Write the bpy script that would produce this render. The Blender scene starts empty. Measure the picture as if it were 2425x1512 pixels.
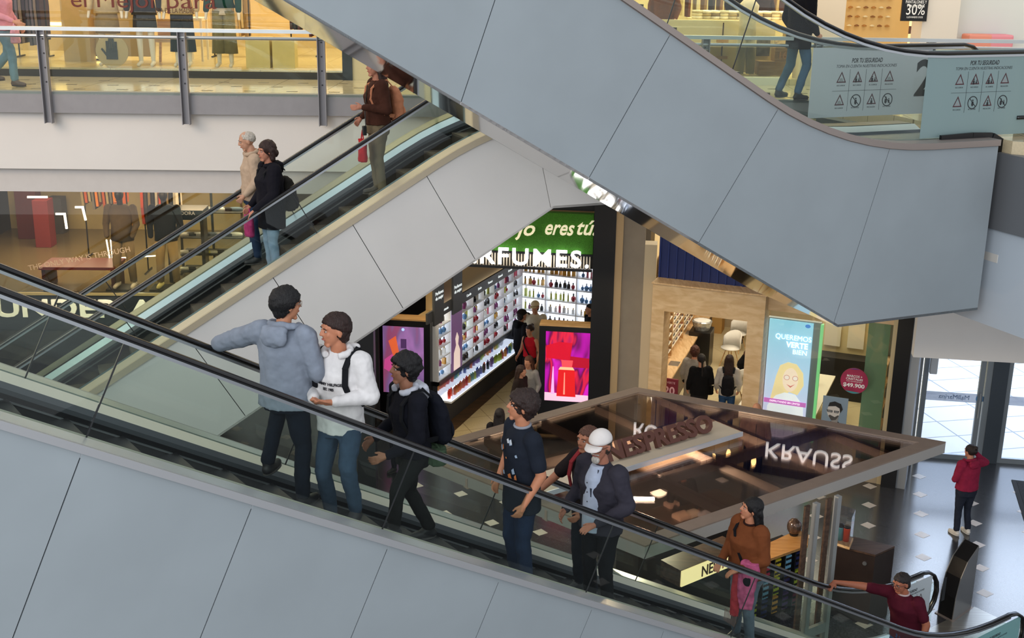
import bpy, bmesh, math, random
from mathutils import Vector, Matrix, noise
R = math.radians
random.seed(7)
# ---------------------------------------------------------------- camera, world, lights, exposure
scene = bpy.context.scene
CAMZ = 9.2
FPX, PITCH, ROLL = 2886.0, R(16.54), R(-0.9)
fwd = Vector((0, math.cos(PITCH), -math.sin(PITCH)))
rgt = Vector((1, 0, 0))
dwn = fwd.cross(rgt)
CR = rgt * math.cos(ROLL) + dwn * math.sin(ROLL)
CD = -rgt * math.sin(ROLL) + dwn * math.cos(ROLL)
cam_d = bpy.data.cameras.new('camera')
cam = bpy.data.objects.new('camera', cam_d)
scene.collection.objects.link(cam)
cam_d.sensor_width = 36.0
cam_d.lens = FPX * 36.0 / 2425.0
cam_d.clip_start = 0.05
cam_d.clip_end = 300
mw = Matrix((CR, -CD, -fwd)).transposed().to_4x4()
mw.translation = Vector((0, 0, CAMZ))
cam.matrix_world = mw
scene.camera = cam
scene.view_settings.view_transform = 'Standard'
scene.view_settings.look = 'None'
scene.view_settings.gamma = 1.0
scene.view_settings.exposure = 0.0
scene.view_settings.use_curve_mapping = False

world = bpy.data.worlds.new('daylight')
scene.world = world
world.use_nodes = True
bgn = world.node_tree.nodes['Background']
bgn.inputs[0].default_value = (0.90, 0.94, 1.0, 1)
bgn.inputs[1].default_value = 0.85

def area(name, loc, target, sx, sy, power, colr=(1, 1, 1), spread=180):
    l = bpy.data.lights.new(name, 'AREA')
    l.shape = 'RECTANGLE'; l.size = sx; l.size_y = sy
    l.energy = power; l.color = colr; l.spread = R(spread)
    o = bpy.data.objects.new(name, l)
    o.location = loc
    o.rotation_euler = (Vector(target) - Vector(loc)).to_track_quat('-Z', 'Y').to_euler()
    scene.collection.objects.link(o)
    return o
# added fill lights, outdoor daylight and the lamps of the galleries and shops
area('front_fill_light', (-7, -9, 14), (-1, 15, 4), 14, 9, 2700, (0.93, 0.96, 1.0))  # fill added behind the camera to brighten the back escalator
area('outdoor_daylight', (11, 30, 9), (10, 27, 0), 14, 10, 2600, (0.86, 0.93, 1.0), 150)
area('outdoor_sky_light', (17, 45, 9), (9, 24, 1), 26, 13, 2000, (0.62, 0.78, 1.0))
area('sports_sign_fill', (-6, 18.7, 5.6), (-6, 20, 3.2), 6, .3, 260, (1.0, .9, .75))  # added light that only lifts the sign letters, no real fitting
WARM = (1.0, 0.76, 0.45)
area('gallery_lamp', (-5, 19.2, 10.4), (-5, 20.0, 7.2), 9, 1.0, 110, WARM)
area('shop_lamp_upper_left', (-5, 22.6, 10.6), (-5, 22.4, 7.2), 9, 2.5, 420, WARM)
area('shop_lamp_upper_right', (5.6, 22.8, 10.6), (5.6, 22.4, 7.2), 8, 3.0, 520, (1.0, 0.82, 0.55))
area('gallery_lamp_right', (6, 19.2, 10.4), (6, 20.0, 7.2), 8, 1.0, 70, (1.0, 0.85, 0.62))
area('sports_shop_lamp', (-6, 22.2, 5.7), (-6, 21.6, 0), 8, 3, 800, (1.0, 0.84, 0.6))
area('perfume_shop_lamp', (0.1, 26.2, 5.4), (0.0, 25.9, 0), 3.2, 4.5, 230, (1.0, 0.95, 0.86))
area('optics_shop_lamp', (5.2, 25.3, 5.2), (5.2, 25.2, 0), 4.5, 4.0, 330, (1.0, 0.9, 0.72))
area('corridor_lamp', (1.5, 20.0, 5.6), (1.5, 20.0, 0), 2.2, .1, 45, (1.0, 0.86, 0.66))
area('left_ceiling_lamp', (-9, 10.5, 11.5), (-5, 17.7, 6.5), 4, 3, 290, (1.0, 0.80, 0.60))

# ---------------------------------------------------------------- geometry of the view
def ray(x, y):
    return fwd + CR * ((x - 1212.5) / FPX) + CD * ((y - 756) / FPX)
def atz(x, y, z):
    r = ray(x, y); return Vector((0, 0, CAMZ)) + r * ((z - CAMZ) / r.z)
def azd(a):
    return Vector((math.sin(R(a)), math.cos(R(a)), 0))
class Frame:
    """vertical construction frame: t runs along u, w runs along h, z is up"""
    def __init__(s, o, u, h):
        s.o = Vector((o[0], o[1], 0)); s.u = Vector(u); s.h = Vector(h)
    def p(s, t, w, z): return s.o + s.u * t + s.h * w + Vector((0, 0, z))
    def hit(s, x, y, w=0.0):
        """t, z of the pixel on the plane w"""
        r = ray(x, y); n = s.h
        k = ((s.o + s.h * w) - Vector((0, 0, CAMZ))).dot(n) / r.dot(n)
        P = Vector((0, 0, CAMZ)) + r * k
        return (P - s.o).dot(s.u), P.z
# ---------------------------------------------------------------- materials
def hexc(h):
    h = h.lstrip('#'); v = []
    for i in (0, 2, 4):
        c = int(h[i:i + 2], 16) / 255.0
        v.append(c / 12.92 if c <= 0.04045 else ((c + 0.055) / 1.055) ** 2.4)
    return (v[0], v[1], v[2], 1.0)
MATS = {}
def M(name, c='#808080', rough=0.6, metal=0.0, var=0.0, scale=8.0, emit=0.0, ecol=None, bump=0.0, spec=0.5, stretch=None):
    if name in MATS: return MATS[name]
    m = bpy.data.materials.new(name); m.use_nodes = True
    nt = m.node_tree; b = nt.nodes['Principled BSDF']
    base = hexc(c) if isinstance(c, str) else c
    b.inputs['Base Color'].default_value = base
    b.inputs['Roughness'].default_value = rough
    b.inputs['Metallic'].default_value = metal
    b.inputs['Specular IOR Level'].default_value = spec
    if var or bump:
        tc = nt.nodes.new('ShaderNodeTexCoord'); nz = nt.nodes.new('ShaderNodeTexNoise')
        nz.inputs['Scale'].default_value = scale; nz.inputs['Detail'].default_value = 4
        src = tc.outputs['Object']
        if stretch:
            mp = nt.nodes.new('ShaderNodeMapping'); mp.inputs['Scale'].default_value = stretch
            nt.links.new(src, mp.inputs[0]); src = mp.outputs[0]
        nt.links.new(src, nz.inputs['Vector'])
        if var:
            cr = nt.nodes.new('ShaderNodeValToRGB')
            cr.color_ramp.elements[0].position = 0.3; cr.color_ramp.elements[1].position = 0.7
            cr.color_ramp.elements[0].color = tuple(max(0, v * (1 - var)) for v in base[:3]) + (1,)
            cr.color_ramp.elements[1].color = tuple(min(1, v * (1 + var)) for v in base[:3]) + (1,)
            nt.links.new(nz.outputs[0], cr.inputs[0]); nt.links.new(cr.outputs[0], b.inputs['Base Color'])
        if bump:
            bp = nt.nodes.new('ShaderNodeBump'); bp.inputs['Strength'].default_value = bump; bp.inputs['Distance'].default_value = 0.01
            nt.links.new(nz.outputs[0], bp.inputs['Height']); nt.links.new(bp.outputs[0], b.inputs['Normal'])
    if emit:
        b.inputs['Emission Color'].default_value = hexc(ecol) if ecol else base
        b.inputs['Emission Strength'].default_value = emit
    MATS[name] = m
    return m
def glass(name, tint='#e8f2ee', refl=0.10, rough=0.0, blend=0.35):
    """thin sheet glass: clear with a mirror-like coat that grows at grazing angles"""
    if name in MATS: return MATS[name]
    m = bpy.data.materials.new(name); m.use_nodes = True
    nt = m.node_tree; nt.nodes.clear()
    out = nt.nodes.new('ShaderNodeOutputMaterial'); mx = nt.nodes.new('ShaderNodeMixShader')
    tr = nt.nodes.new('ShaderNodeBsdfTransparent'); gl = nt.nodes.new('ShaderNodeBsdfGlossy')
    tr.inputs[0].default_value = hexc(tint); gl.inputs['Roughness'].default_value = rough
    gl.inputs[0].default_value = (1, 1, 1, 1)
    lw = nt.nodes.new('ShaderNodeLayerWeight'); lw.inputs[0].default_value = blend
    mr = nt.nodes.new('ShaderNodeMapRange'); mr.inputs[3].default_value = refl; mr.inputs[4].default_value = 0.6
    nt.links.new(lw.outputs['Fresnel'], mr.inputs[0])
    nt.links.new(mr.outputs[0], mx.inputs[0]); nt.links.new(tr.outputs[0], mx.inputs[1]); nt.links.new(gl.outputs[0], mx.inputs[2])
    nt.links.new(mx.outputs[0], out.inputs[0])
    MATS[name] = m
    return m
def frosted(name, c='#9aa5a8', alpha=0.75):
    """printed vinyl film on glass, lets some light through"""
    if name in MATS: return MATS[name]
    m = bpy.data.materials.new(name); m.use_nodes = True
    b = m.node_tree.nodes['Principled BSDF']
    b.inputs['Base Color'].default_value = hexc(c); b.inputs['Roughness'].default_value = 0.35
    b.inputs['Alpha'].default_value = alpha
    MATS[name] = m
    return m
def wood(name, c1, c2, sc=3.0, axis=(1, 8, 8), rough=0.45):
    if name in MATS: return MATS[name]
    m = bpy.data.materials.new(name); m.use_nodes = True
    nt = m.node_tree; b = nt.nodes['Principled BSDF']; b.inputs['Roughness'].default_value = rough
    tc = nt.nodes.new('ShaderNodeTexCoord'); mp = nt.nodes.new('ShaderNodeMapping'); mp.inputs['Scale'].default_value = axis
    nz = nt.nodes.new('ShaderNodeTexNoise'); nz.inputs['Scale'].default_value = sc; nz.inputs['Detail'].default_value = 6; nz.inputs['Distortion'].default_value = 0.6
    cr = nt.nodes.new('ShaderNodeValToRGB'); cr.color_ramp.elements[0].position = 0.35; cr.color_ramp.elements[1].position = 0.68
    cr.color_ramp.elements[0].color = hexc(c1); cr.color_ramp.elements[1].color = hexc(c2)
    nt.links.new(tc.outputs['Object'], mp.inputs[0]); nt.links.new(mp.outputs[0], nz.inputs['Vector'])
    nt.links.new(nz.outputs[0], cr.inputs[0]); nt.links.new(cr.outputs[0], b.inputs['Base Color'])
    MATS[name] = m
    return m
def tiled(name, c, grout, sx, sy, rot=0.0, rough=0.2, gw=0.02, off=(0, 0), var=0.15, spec=0.5, nscale=60.0):
    """stone tiles with thin joints, laid in the ground plane"""
    if name in MATS: return MATS[name]
    m = bpy.data.materials.new(name); m.use_nodes = True
    nt = m.node_tree; b = nt.nodes['Principled BSDF']; b.inputs['Roughness'].default_value = rough
    b.inputs['Specular IOR Level'].default_value = spec
    tc = nt.nodes.new('ShaderNodeTexCoord'); mp = nt.nodes.new('ShaderNodeMapping')
    mp.inputs['Rotation'].default_value = (0, 0, rot); mp.inputs['Location'].default_value = (off[0], off[1], 0)
    br = nt.nodes.new('ShaderNodeTexBrick'); br.offset = 0.0
    br.inputs['Scale'].default_value = 1.0; br.inputs['Brick Width'].default_value = sx; br.inputs['Row Height'].default_value = sy
    br.inputs['Mortar Size'].default_value = gw * 0.5; br.inputs['Mortar Smooth'].default_value = 0.1
    nz = nt.nodes.new('ShaderNodeTexNoise'); nz.inputs['Scale'].default_value = nscale; nz.inputs['Detail'].default_value = 3
    cr = nt.nodes.new('ShaderNodeValToRGB'); base = hexc(c)
    cr.color_ramp.elements[0].position = 0.35; cr.color_ramp.elements[1].position = 0.7
    cr.color_ramp.elements[0].color = tuple(v * (1 - var) for v in base[:3]) + (1,)
    cr.color_ramp.elements[1].color = tuple(min(1, v * (1 + var)) for v in base[:3]) + (1,)
    nt.links.new(tc.outputs['Object'], mp.inputs[0]); nt.links.new(mp.outputs[0], br.inputs['Vector'])
    nt.links.new(tc.outputs['Object'], nz.inputs['Vector']); nt.links.new(nz.outputs[0], cr.inputs[0])
    nt.links.new(cr.outputs[0], br.inputs['Color1']); nt.links.new(cr.outputs[0], br.inputs['Color2'])
    br.inputs['Mortar'].default_value = hexc(grout)
    nt.links.new(br.outputs['Color'], b.inputs['Base Color'])
    MATS[name] = m
    return m
# ---------------------------------------------------------------- mesh helpers
def new_bm(): return bmesh.new()
def quad(bm, ps):
    return bm.faces.new([bm.verts.new(p) for p in ps])
def boxpts(bm, P):
    """P: function (i,j,k)->Vector for the eight corners"""
    v = [[[bm.verts.new(P(i, j, k)) for k in (0, 1)] for j in (0, 1)] for i in (0, 1)]
    for f in (((0,0,0),(0,0,1),(0,1,1),(0,1,0)), ((1,0,0),(1,1,0),(1,1,1),(1,0,1)), ((0,0,0),(1,0,0),(1,0,1),(0,0,1)),
              ((0,1,0),(0,1,1),(1,1,1),(1,1,0)), ((0,0,0),(0,1,0),(1,1,0),(1,0,0)), ((0,0,1),(1,0,1),(1,1,1),(0,1,1))):
        bm.faces.new([v[a][b][c] for a, b, c in f])
def box(bm, c, s, rz=0.0):
    c = Vector(c); rot = Matrix.Rotation(rz, 3, 'Z')
    boxpts(bm, lambda i, j, k: c + rot @ Vector(((i - .5) * s[0], (j - .5) * s[1], (k - .5) * s[2])))
def fbox(bm, F, t0, t1, w0, w1, z0, z1):
    boxpts(bm, lambda i, j, k: F.p((t0, t1)[i], (w0, w1)[j], (z0, z1)[k]))
def bar(bm, a, b, sx, sy, up=Vector((0, 0, 1))):
    a = Vector(a); b = Vector(b); d = (b - a).normalized()
    x = d.cross(up)
    if x.length < 1e-4: x = d.cross(Vector((1, 0, 0)))
    x.normalize(); y = x.cross(d).normalized()
    boxpts(bm, lambda i, j, k: (a, b)[k] + x * ((i - .5) * sx) + y * ((j - .5) * sy))
def tube(bm, pts, r, seg=10, caps=True):
    pts = [Vector(p) for p in pts]; rings = []
    rr = r if isinstance(r, (list, tuple)) else [r] * len(pts)
    prev = None
    for i, p in enumerate(pts):
        d = (pts[min(i + 1, len(pts) - 1)] - pts[max(i - 1, 0)]).normalized()
        if prev is None:
            x = d.cross(Vector((0, 0, 1)))
            if x.length < 1e-3: x = d.cross(Vector((1, 0, 0)))
        else: x = prev - d * prev.dot(d)
        x.normalize(); prev = x; y = d.cross(x)
        rings.append([bm.verts.new(p + (x * math.cos(a) + y * math.sin(a)) * rr[i]) for a in [2 * math.pi * k / seg for k in range(seg)]])
    for i in range(len(rings) - 1):
        for k in range(seg):
            bm.faces.new((rings[i][k], rings[i][(k + 1) % seg], rings[i + 1][(k + 1) % seg], rings[i + 1][k]))
    if caps:
        bm.faces.new(list(reversed(rings[0]))); bm.faces.new(rings[-1])
def lathe(bm, c, prof, seg=16):
    """prof: list of (r, z)"""
    c = Vector(c); rings = []
    for r, z in prof:
        rings.append([bm.verts.new(c + Vector((r * math.cos(2 * math.pi * k / seg), r * math.sin(2 * math.pi * k / seg), z))) for k in range(seg)])
    for i in range(len(rings) - 1):
        for k in range(seg):
            bm.faces.new((rings[i][k], rings[i][(k + 1) % seg], rings[i + 1][(k + 1) % seg], rings[i + 1][k]))
    bm.faces.new(list(reversed(rings[0]))); bm.faces.new(rings[-1])
def ball(bm, c, r, rot=None, seg=16, rings=10, fn=None):
    c = Vector(c); r = Vector(r) if not isinstance(r, (int, float)) else Vector((r, r, r))
    rot = rot or Matrix.Identity(3)
    def P(th, ph):
        n = Vector((math.sin(th) * math.cos(ph), math.sin(th) * math.sin(ph), math.cos(th)))
        k = fn(n) if fn else 1.0
        return c + rot @ Vector((n.x * r.x * k, n.y * r.y * k, n.z * r.z * k))
    top = bm.verts.new(P(0, 0)); bot = bm.verts.new(P(math.pi, 0)); rs = []
    for i in range(1, rings):
        rs.append([bm.verts.new(P(math.pi * i / rings, 2 * math.pi * k / seg)) for k in range(seg)])
    for k in range(seg):
        bm.faces.new((top, rs[0][k], rs[0][(k + 1) % seg])); bm.faces.new((bot, rs[-1][(k + 1) % seg], rs[-1][k]))
    for i in range(len(rs) - 1):
        for k in range(seg):
            bm.faces.new((rs[i][k], rs[i + 1][k], rs[i + 1][(k + 1) % seg], rs[i][(k + 1) % seg]))
def caps(bm, a, ra, b, rb, seg=12, flat=None):
    """tapered capsule"""
    a = Vector(a); b = Vector(b); d = b - a; L = d.length
    d = d.normalized() if L > 1e-6 else Vector((0, 0, 1))
    x = d.cross(Vector((0, 1, 0.01)))
    if x.length < 1e-3: x = d.cross(Vector((1, 0, 0)))
    x.normalize(); y = d.cross(x); rings = []
    prof = [(a, ra, -math.pi / 2 * f) for f in (0.95, 0.66, 0.33, 0)] + [(b, rb, math.pi / 2 * f) for f in (0, 0.33, 0.66, 0.95)]
    for c, r, th in prof:
        cc = c + d * (r * math.sin(th)); q = r * math.cos(th)
        rings.append([bm.verts.new(cc + (x * math.cos(u) + y * math.sin(u)) * q) for u in [2 * math.pi * k / seg for k in range(seg)]])
    for i in range(len(rings) - 1):
        for k in range(seg):
            bm.faces.new((rings[i][k], rings[i][(k + 1) % seg], rings[i + 1][(k + 1) % seg], rings[i + 1][k]))
    bm.faces.new(list(reversed(rings[0]))); bm.faces.new(rings[-1])
def loft(bm, secs, seg=20):
    """secs: (center, rx, ry, yaw[, n]) horizontal elliptic rings"""
    rings = []
    for c, rx, ry, yaw in secs:
        c = Vector(c); cs, sn = math.cos(yaw), math.sin(yaw); ring = []
        for k in range(seg):
            a = 2 * math.pi * k / seg; x = rx * math.cos(a); y = ry * math.sin(a)
            ring.append(bm.verts.new(c + Vector((x * cs - y * sn, x * sn + y * cs, 0))))
        rings.append(ring)
    for i in range(len(rings) - 1):
        for k in range(seg):
            bm.faces.new((rings[i][k], rings[i][(k + 1) % seg], rings[i + 1][(k + 1) % seg], rings[i + 1][k]))
    bm.faces.new(list(reversed(rings[0]))); bm.faces.new(rings[-1])
def prism(bm, F, poly, w0, w1):
    """poly of (t,z) swept from w0 to w1"""
    A = [bm.verts.new(F.p(t, w0, z)) for t, z in poly]; B = [bm.verts.new(F.p(t, w1, z)) for t, z in poly]
    n = len(poly)
    bm.faces.new(A); bm.faces.new(list(reversed(B)))
    for i in range(n):
        bm.faces.new((A[i], B[i], B[(i + 1) % n], A[(i + 1) % n]))
def strip(bm, F, top, bot, w0, w1):
    """ribbon solid between two (t,z) curves of equal length"""
    prev = None
    n = len(top)
    a = [[bm.verts.new(F.p(top[i][0], w, top[i][1])) for w in (w0, w1)] + [bm.verts.new(F.p(bot[i][0], w, bot[i][1])) for w in (w1, w0)] for i in range(n)]
    for i in range(n - 1):
        for k in range(4):
            bm.faces.new((a[i][k], a[i][(k + 1) % 4], a[i + 1][(k + 1) % 4], a[i + 1][k]))
    bm.faces.new(a[0]); bm.faces.new(list(reversed(a[-1])))
def slab(bm, pts, z0, z1):
    A = [bm.verts.new((p[0], p[1], z0)) for p in pts]; B = [bm.verts.new((p[0], p[1], z1)) for p in pts]; n = len(pts)
    bm.faces.new(list(reversed(A))); bm.faces.new(B)
    for i in range(n): bm.faces.new((A[i], A[(i + 1) % n], B[(i + 1) % n], B[i]))
COL = scene.collection
def obj(name, bm, mat, parent=None, smooth=False, fix=True, bevel=0.0):
    if fix: bmesh.ops.recalc_face_normals(bm, faces=bm.faces)
    me = bpy.data.meshes.new(name)
    base = None
    if parent is None:   # own origin at the middle of the base
        if len(bm.verts):
            xs = [v.co.x for v in bm.verts]; ys = [v.co.y for v in bm.verts]; zs = [v.co.z for v in bm.verts]
            base = Vector(((min(xs) + max(xs)) / 2, (min(ys) + max(ys)) / 2, min(zs)))
            bmesh.ops.translate(bm, verts=bm.verts, vec=-base)
    bm.to_mesh(me); bm.free()
    if smooth:
        for p in me.polygons: p.use_smooth = True
    me.materials.append(mat)
    o = bpy.data.objects.new(name, me); COL.objects.link(o)
    if base is not None: o.location = base
    if parent is not None:
        o.parent = parent
        if parent.get('_w'):      # parts built in world coordinates
            o.matrix_parent_inverse = Matrix.Translation(-Vector(root_loc(parent)))
    if bevel:
        bv = o.modifiers.new('bevel', 'BEVEL'); bv.width = bevel; bv.segments = 2; bv.limit_method = 'ANGLE'
    return o
def root_loc(p):
    v = Vector((0, 0, 0))
    while p is not None:
        v = v + p.location; p = p.parent
        break
    return v
LOCS = {}
def tag(o, label=None, cat=None, group=None, kind=None):
    if label: o['label'] = label
    if cat: o['category'] = cat
    if group: o['group'] = group
    if kind: o['kind'] = kind
    return o
def thing(name, label, cat, loc=(0, 0, 0), group=None, rz=0.0, local=False):
    o = bpy.data.objects.new(name, None); COL.objects.link(o)
    o.empty_display_size = 0.1
    o.location = loc; o.rotation_euler = (0, 0, rz)
    tag(o, label, cat, group)
    if not local: o['_w'] = 1
    return o
def part(name, bm, mat, parent, label=None, **k):
    o = obj(name, bm, mat, parent, **k)
    if label: o['label'] = label
    return o
def sub(name, bm, mat, parent, **k):
    """sub-part of a part that was built in world coordinates"""
    o = obj(name, bm, mat, None, **k)
    o.parent = parent
    top = parent
    while top.parent is not None: top = top.parent
    # parent meshes hold world coordinates, so the child keeps its own offset
    return o
def struct(name, bm, mat, **k):
    return tag(obj(name, bm, mat, **k), kind='structure')
def text_bm(s, size, extrude=0.0, shear=0.0, align='CENTER', bold=0.0, spacing=1.0, width=None):
    cu = bpy.data.curves.new('txt', 'FONT'); cu.body = s; cu.size = size; cu.extrude = extrude
    cu.shear = shear; cu.align_x = align; cu.align_y = 'CENTER'; cu.offset = bold; cu.space_character = spacing
    cu.resolution_u = 3
    o = bpy.data.objects.new('txt', cu)
    me = bpy.data.meshes.new_from_object(o)
    bm = bmesh.new(); bm.from_mesh(me)
    bpy.data.objects.remove(o); bpy.data.curves.remove(cu); bpy.data.meshes.remove(me)
    if width:
        xs = [v.co.x for v in bm.verts]
        k = width / max(1e-6, max(xs) - min(xs))
        for v in bm.verts: v.co.x *= k
    return bm
def place_bm(bm, o, xdir, ydir):
    """lay a flat drawing: local x -> xdir, y -> ydir, z -> their cross product"""
    x = Vector(xdir).normalized(); y = Vector(ydir).normalized(); z = x.cross(y)
    m = Matrix((x, y, z)).transposed().to_4x4(); m.translation = Vector(o)
    bmesh.ops.transform(bm, matrix=m, verts=bm.verts)
    return bm
UP = Vector((0, 0, 1))
def clone(root, loc=None, rz=None, label=None, scale=None):
    c = root.copy(); COL.objects.link(c)
    if loc is not None: c.location = loc
    if rz is not None: c.rotation_euler = (0, 0, rz)
    if scale is not None: c.scale = (scale,) * 3
    if label: c['label'] = label
    for ch in root.children:
        d = ch.copy(); COL.objects.link(d); d.parent = c; d.matrix_parent_inverse = ch.matrix_parent_inverse.copy()
        for g in ch.children:
            e = g.copy(); COL.objects.link(e); e.parent = d; e.matrix_parent_inverse = g.matrix_parent_inverse.copy()
    return c
# ---------------------------------------------------------------- shared materials
m_clad = M('grey_cladding', '#949ca0', 0.55, 0.0, var=0.05, scale=1.2, bump=0.02)
m_clad_w = M('pale_cladding', '#e2deda', 0.55, 0.0, var=0.03, scale=1.2)
m_joint = M('dark_joint', '#2c3033', 0.8)
m_alu = M('aluminium', '#c6cbcd', 0.35, 0.55, var=0.05, scale=3)
m_alu_d = M('aluminium_side', '#a8a9ab', 0.45, 0.3)
m_brz = M('bronze_trim', '#9b8f88', 0.4, 0.45)
m_cream = M('cream_deck', '#d9d3c6', 0.4, 0.15)
m_rub = M('black_rubber', '#0d0b0c', 0.22, 0.0, spec=0.6)
m_black = M('black_panel', '#0a0b0d', 0.3)
m_dark = M('dark_metal', '#2a2c30', 0.4, 0.5)
m_skirt = M('skirt', '#101216', 0.35, 0.3)
m_gskirt = M('grey_chamfer', '#4a4e54', 0.5, 0.2)
m_step = M('step_grey', '#5e5549', 0.5, 0.4, var=0.2, scale=4)
m_riser = M('step_riser', '#38332e', 0.5, 0.4)
m_steel = M('steel', '#b8bcc0', 0.3, 0.9)
m_mirror = M('polished_steel', '#b7b3b0', 0.045, 1.0)
m_glass = glass('balustrade_glass', '#f4f9f6', 0.018, blend=0.1)
m_white = M('white_wall', '#e4e2df', 0.7, var=0.02, scale=1.5)
m_white2 = M('white_bulkhead', '#dcd6d0', 0.75, var=0.02, scale=1.5)
m_grey_f = M('grey_fascia', '#8d8a8c', 0.6, var=0.04)
m_post = M('post_metal', '#8f8c8f', 0.5, 0.2)
m_post_d = M('post_side', '#38373a', 0.5, 0.4)
m_blk = M('black_paint', '#08080b', 0.35)
m_txt_d = M('print_dark', '#23262a', 0.6)
m_red = M('print_red', '#a8323c', 0.6)
m_txt_w = M('print_white', '#f0eeea', 0.5)
m_lamp_w = M('lamp_white', '#ffffff', 0.5, emit=6.0, ecol='#fff4de')
m_lamp_y = M('lamp_warm', '#ffe9a8', 0.5, emit=5.0, ecol='#ffe08a')
m_yel = M('warning_yellow', '#d8c93c', 0.5)
T30 = math.tan(R(30))
# ---------------------------------------------------------------- setting: floors, slabs, walls
A54 = azd(54); H54 = azd(-36)
m_terr = tiled('dark_terrazzo', '#3a3b40', '#26272b', 1.2, 1.2, rot=R(36), rough=0.2, gw=0.012, var=0.35, spec=0.9, nscale=45)
bm = new_bm(); slab(bm, [(-30, -4), (30, -4), (30, 60), (-30, 60)], -0.3, 0.0); struct('floor', bm, m_terr)
# white diamond inlays of the dark floor
m_inl = M('inlay_white', '#cfc8c4', 0.3, var=0.05)
bm = new_bm()
base = atz(2058, 1197, 0); lv1 = atz(2056, 1245, 0) - base; lv2 = atz(2181, 1218, 0) - base
for i in range(-4, 13):
    for j in range(-14, 7):
        c = base + lv1 * i + lv2 * j
        if c.y > 21.3 - 0.1 * abs(c.x - 6) or c.y < 8: continue
        a = 0.13
        ps = [c + azd(99) * a, c + azd(9) * a, c - azd(99) * a, c - azd(9) * a]
        v = [bm.verts.new((p.x, p.y, 0.0)) for p in ps] + [bm.verts.new((p.x, p.y, 0.003)) for p in ps]
        bm.faces.new(v[4:]); bm.faces.new(v[3::-1])
        for k in range(4): bm.faces.new((v[k], v[(k + 1) % 4], v[4 + (k + 1) % 4], v[4 + k]))
struct('trim_1', bm, m_inl)
# paving outside the doors
m_pave = tiled('pale_paving', '#cfd4dc', '#7f8a9c', 1.25, 0.8, rot=R(-12), rough=0.55, gw=0.035, var=0.04)
bm = new_bm(); pass
# upper gallery slab and its bulkheads
AL = azd(88); FL = Frame((-7, 17.63, 0), AL, azd(-2))
LV = 7.25
m_galf = tiled('gallery_tiles', '#cdbb98', '#8b7a5c', 0.9, 0.6, rot=R(2), rough=0.12, gw=0.012, var=0.06)
bm = new_bm(); slab(bm, [FL.p(-6, 0.0, 0)[:2], FL.p(11.6, 0.0, 0)[:2], (5.75, 14.1), (12.5, 10), (16, 12), (16, 20.6), (7.6, 22.0), (10.4, 29.5), (8.6, 34), (-16, 34)], LV - 0.28, LV); struct('floor_gallery', bm, m_galf)
bm = new_bm(); slab(bm, [FL.p(6.2, 0.0, 0)[:2], FL.p(9.3, 0.0, 0)[:2], (3.9, 15.9), (2.9, 15.7), (1.5, 17.4)], LV - 0.28, LV - 0.002); struct('floor_gallery_bay', bm, m_galf)
# small dark mosaic inserts of the gallery floor
bm = new_bm()
for i in range(-6, 28):
    for j in range(3):
        c = FL.p(i * 0.62 + (j % 2) * 0.31, 0.42 + j * 0.62, LV)
        box(bm, c + Vector((0, 0, 0.001)), (0.16, 0.05, 0.004), R(2))
struct('trim_2', bm, M('mosaic_dark', '#5a4c3a', 0.3))
bm = new_bm(); fbox(bm, FL, -6, 11.4, -0.06, 0.1, 6.96, LV + 0.012); struct('trim_3', bm, m_grey_f)
bm = new_bm(); fbox(bm, FL, -6, 11.4, 0.10, 0.30, 6.12, 6.97); struct('wall_gallery', bm, m_white2)
bm = new_bm(); fbox(bm, FL, -6, 11.4, 0.22, 0.42, 5.76, 6.14); struct('trim_4', bm, M('bulkhead_lower', '#c9c3bf', 0.75, var=0.02))
bm = new_bm(); slab(bm, [(-16, 18.0), (3.9, 18.5), (5.75, 14.1), (12.5, 10), (16, 12), (16, 20.6), (7.6, 22.0), (10.4, 29.5), (8.6, 34), (-16, 34)], 5.80, 5.9); struct('ceiling', bm, M('ceiling_white', '#cfcac2', 0.8))
# gallery edge at the right beside the landing of the near escalator
FR = Frame((5.68, 14.12), azd(156.6), azd(66.6))
bm = new_bm(); fbox(bm, FR, -.85, 4.0, 0.06, 0.3, 5.02, 6.2); struct('wall_right', bm, M('white_cool', '#b3bcc4', .7))
bm = new_bm(); fbox(bm, FR, -4.0, 4.0, 0.0, 0.2, 6.2, 7.1); struct('trim_5', bm, M('fascia_dark', '#6f7174', 0.5, 0.3))
# entrance wall over the doors
de = azd(99); FD = Frame(atz(2190, 1085, 0), de, azd(9))
bm.free(); bm = new_bm(); slab(bm, [FD.p(-1.1, .12, 0)[:2], FD.p(16, .12, 0)[:2], (45, 60), (13, 60), (10.1, 29.3)], 0.0, 0.012); struct('floor_outside', bm, m_pave)
bm = new_bm(); fbox(bm, FD, -.8, 12, 0.0, 0.25, 4.2, 12.0); struct('wall_entrance', bm, m_white)
FDb = Frame(atz(2190, 848, 3.0), azd(98), azd(8))
t0_ = FDb.hit(2168, 800, 0)[0]
bm = new_bm(); fbox(bm, FDb, t0_, 7, 0.0, 0.2, 3.0, 5.8); struct('wall_bulkhead', bm, m_white)
bm = new_bm(); fbox(bm, FD, -1.0, -0.25, -0.1, 0.15, 0.0, 4.3); struct('trim_6', bm, M('door_jamb', '#8f9496', 0.5, 0.3))
# back walls that close the shops
bm = new_bm(); box(bm, (-4, 33, 5), (24, 0.2, 12)); struct('wall_back', bm, M('back_wall', '#a89a86', 0.8))
bm = new_bm(); box(bm, (-13.5, 24, 6), (0.2, 22, 12)); struct('wall_left', bm, M('side_wall', '#b8ad9c', 0.8))
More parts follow.
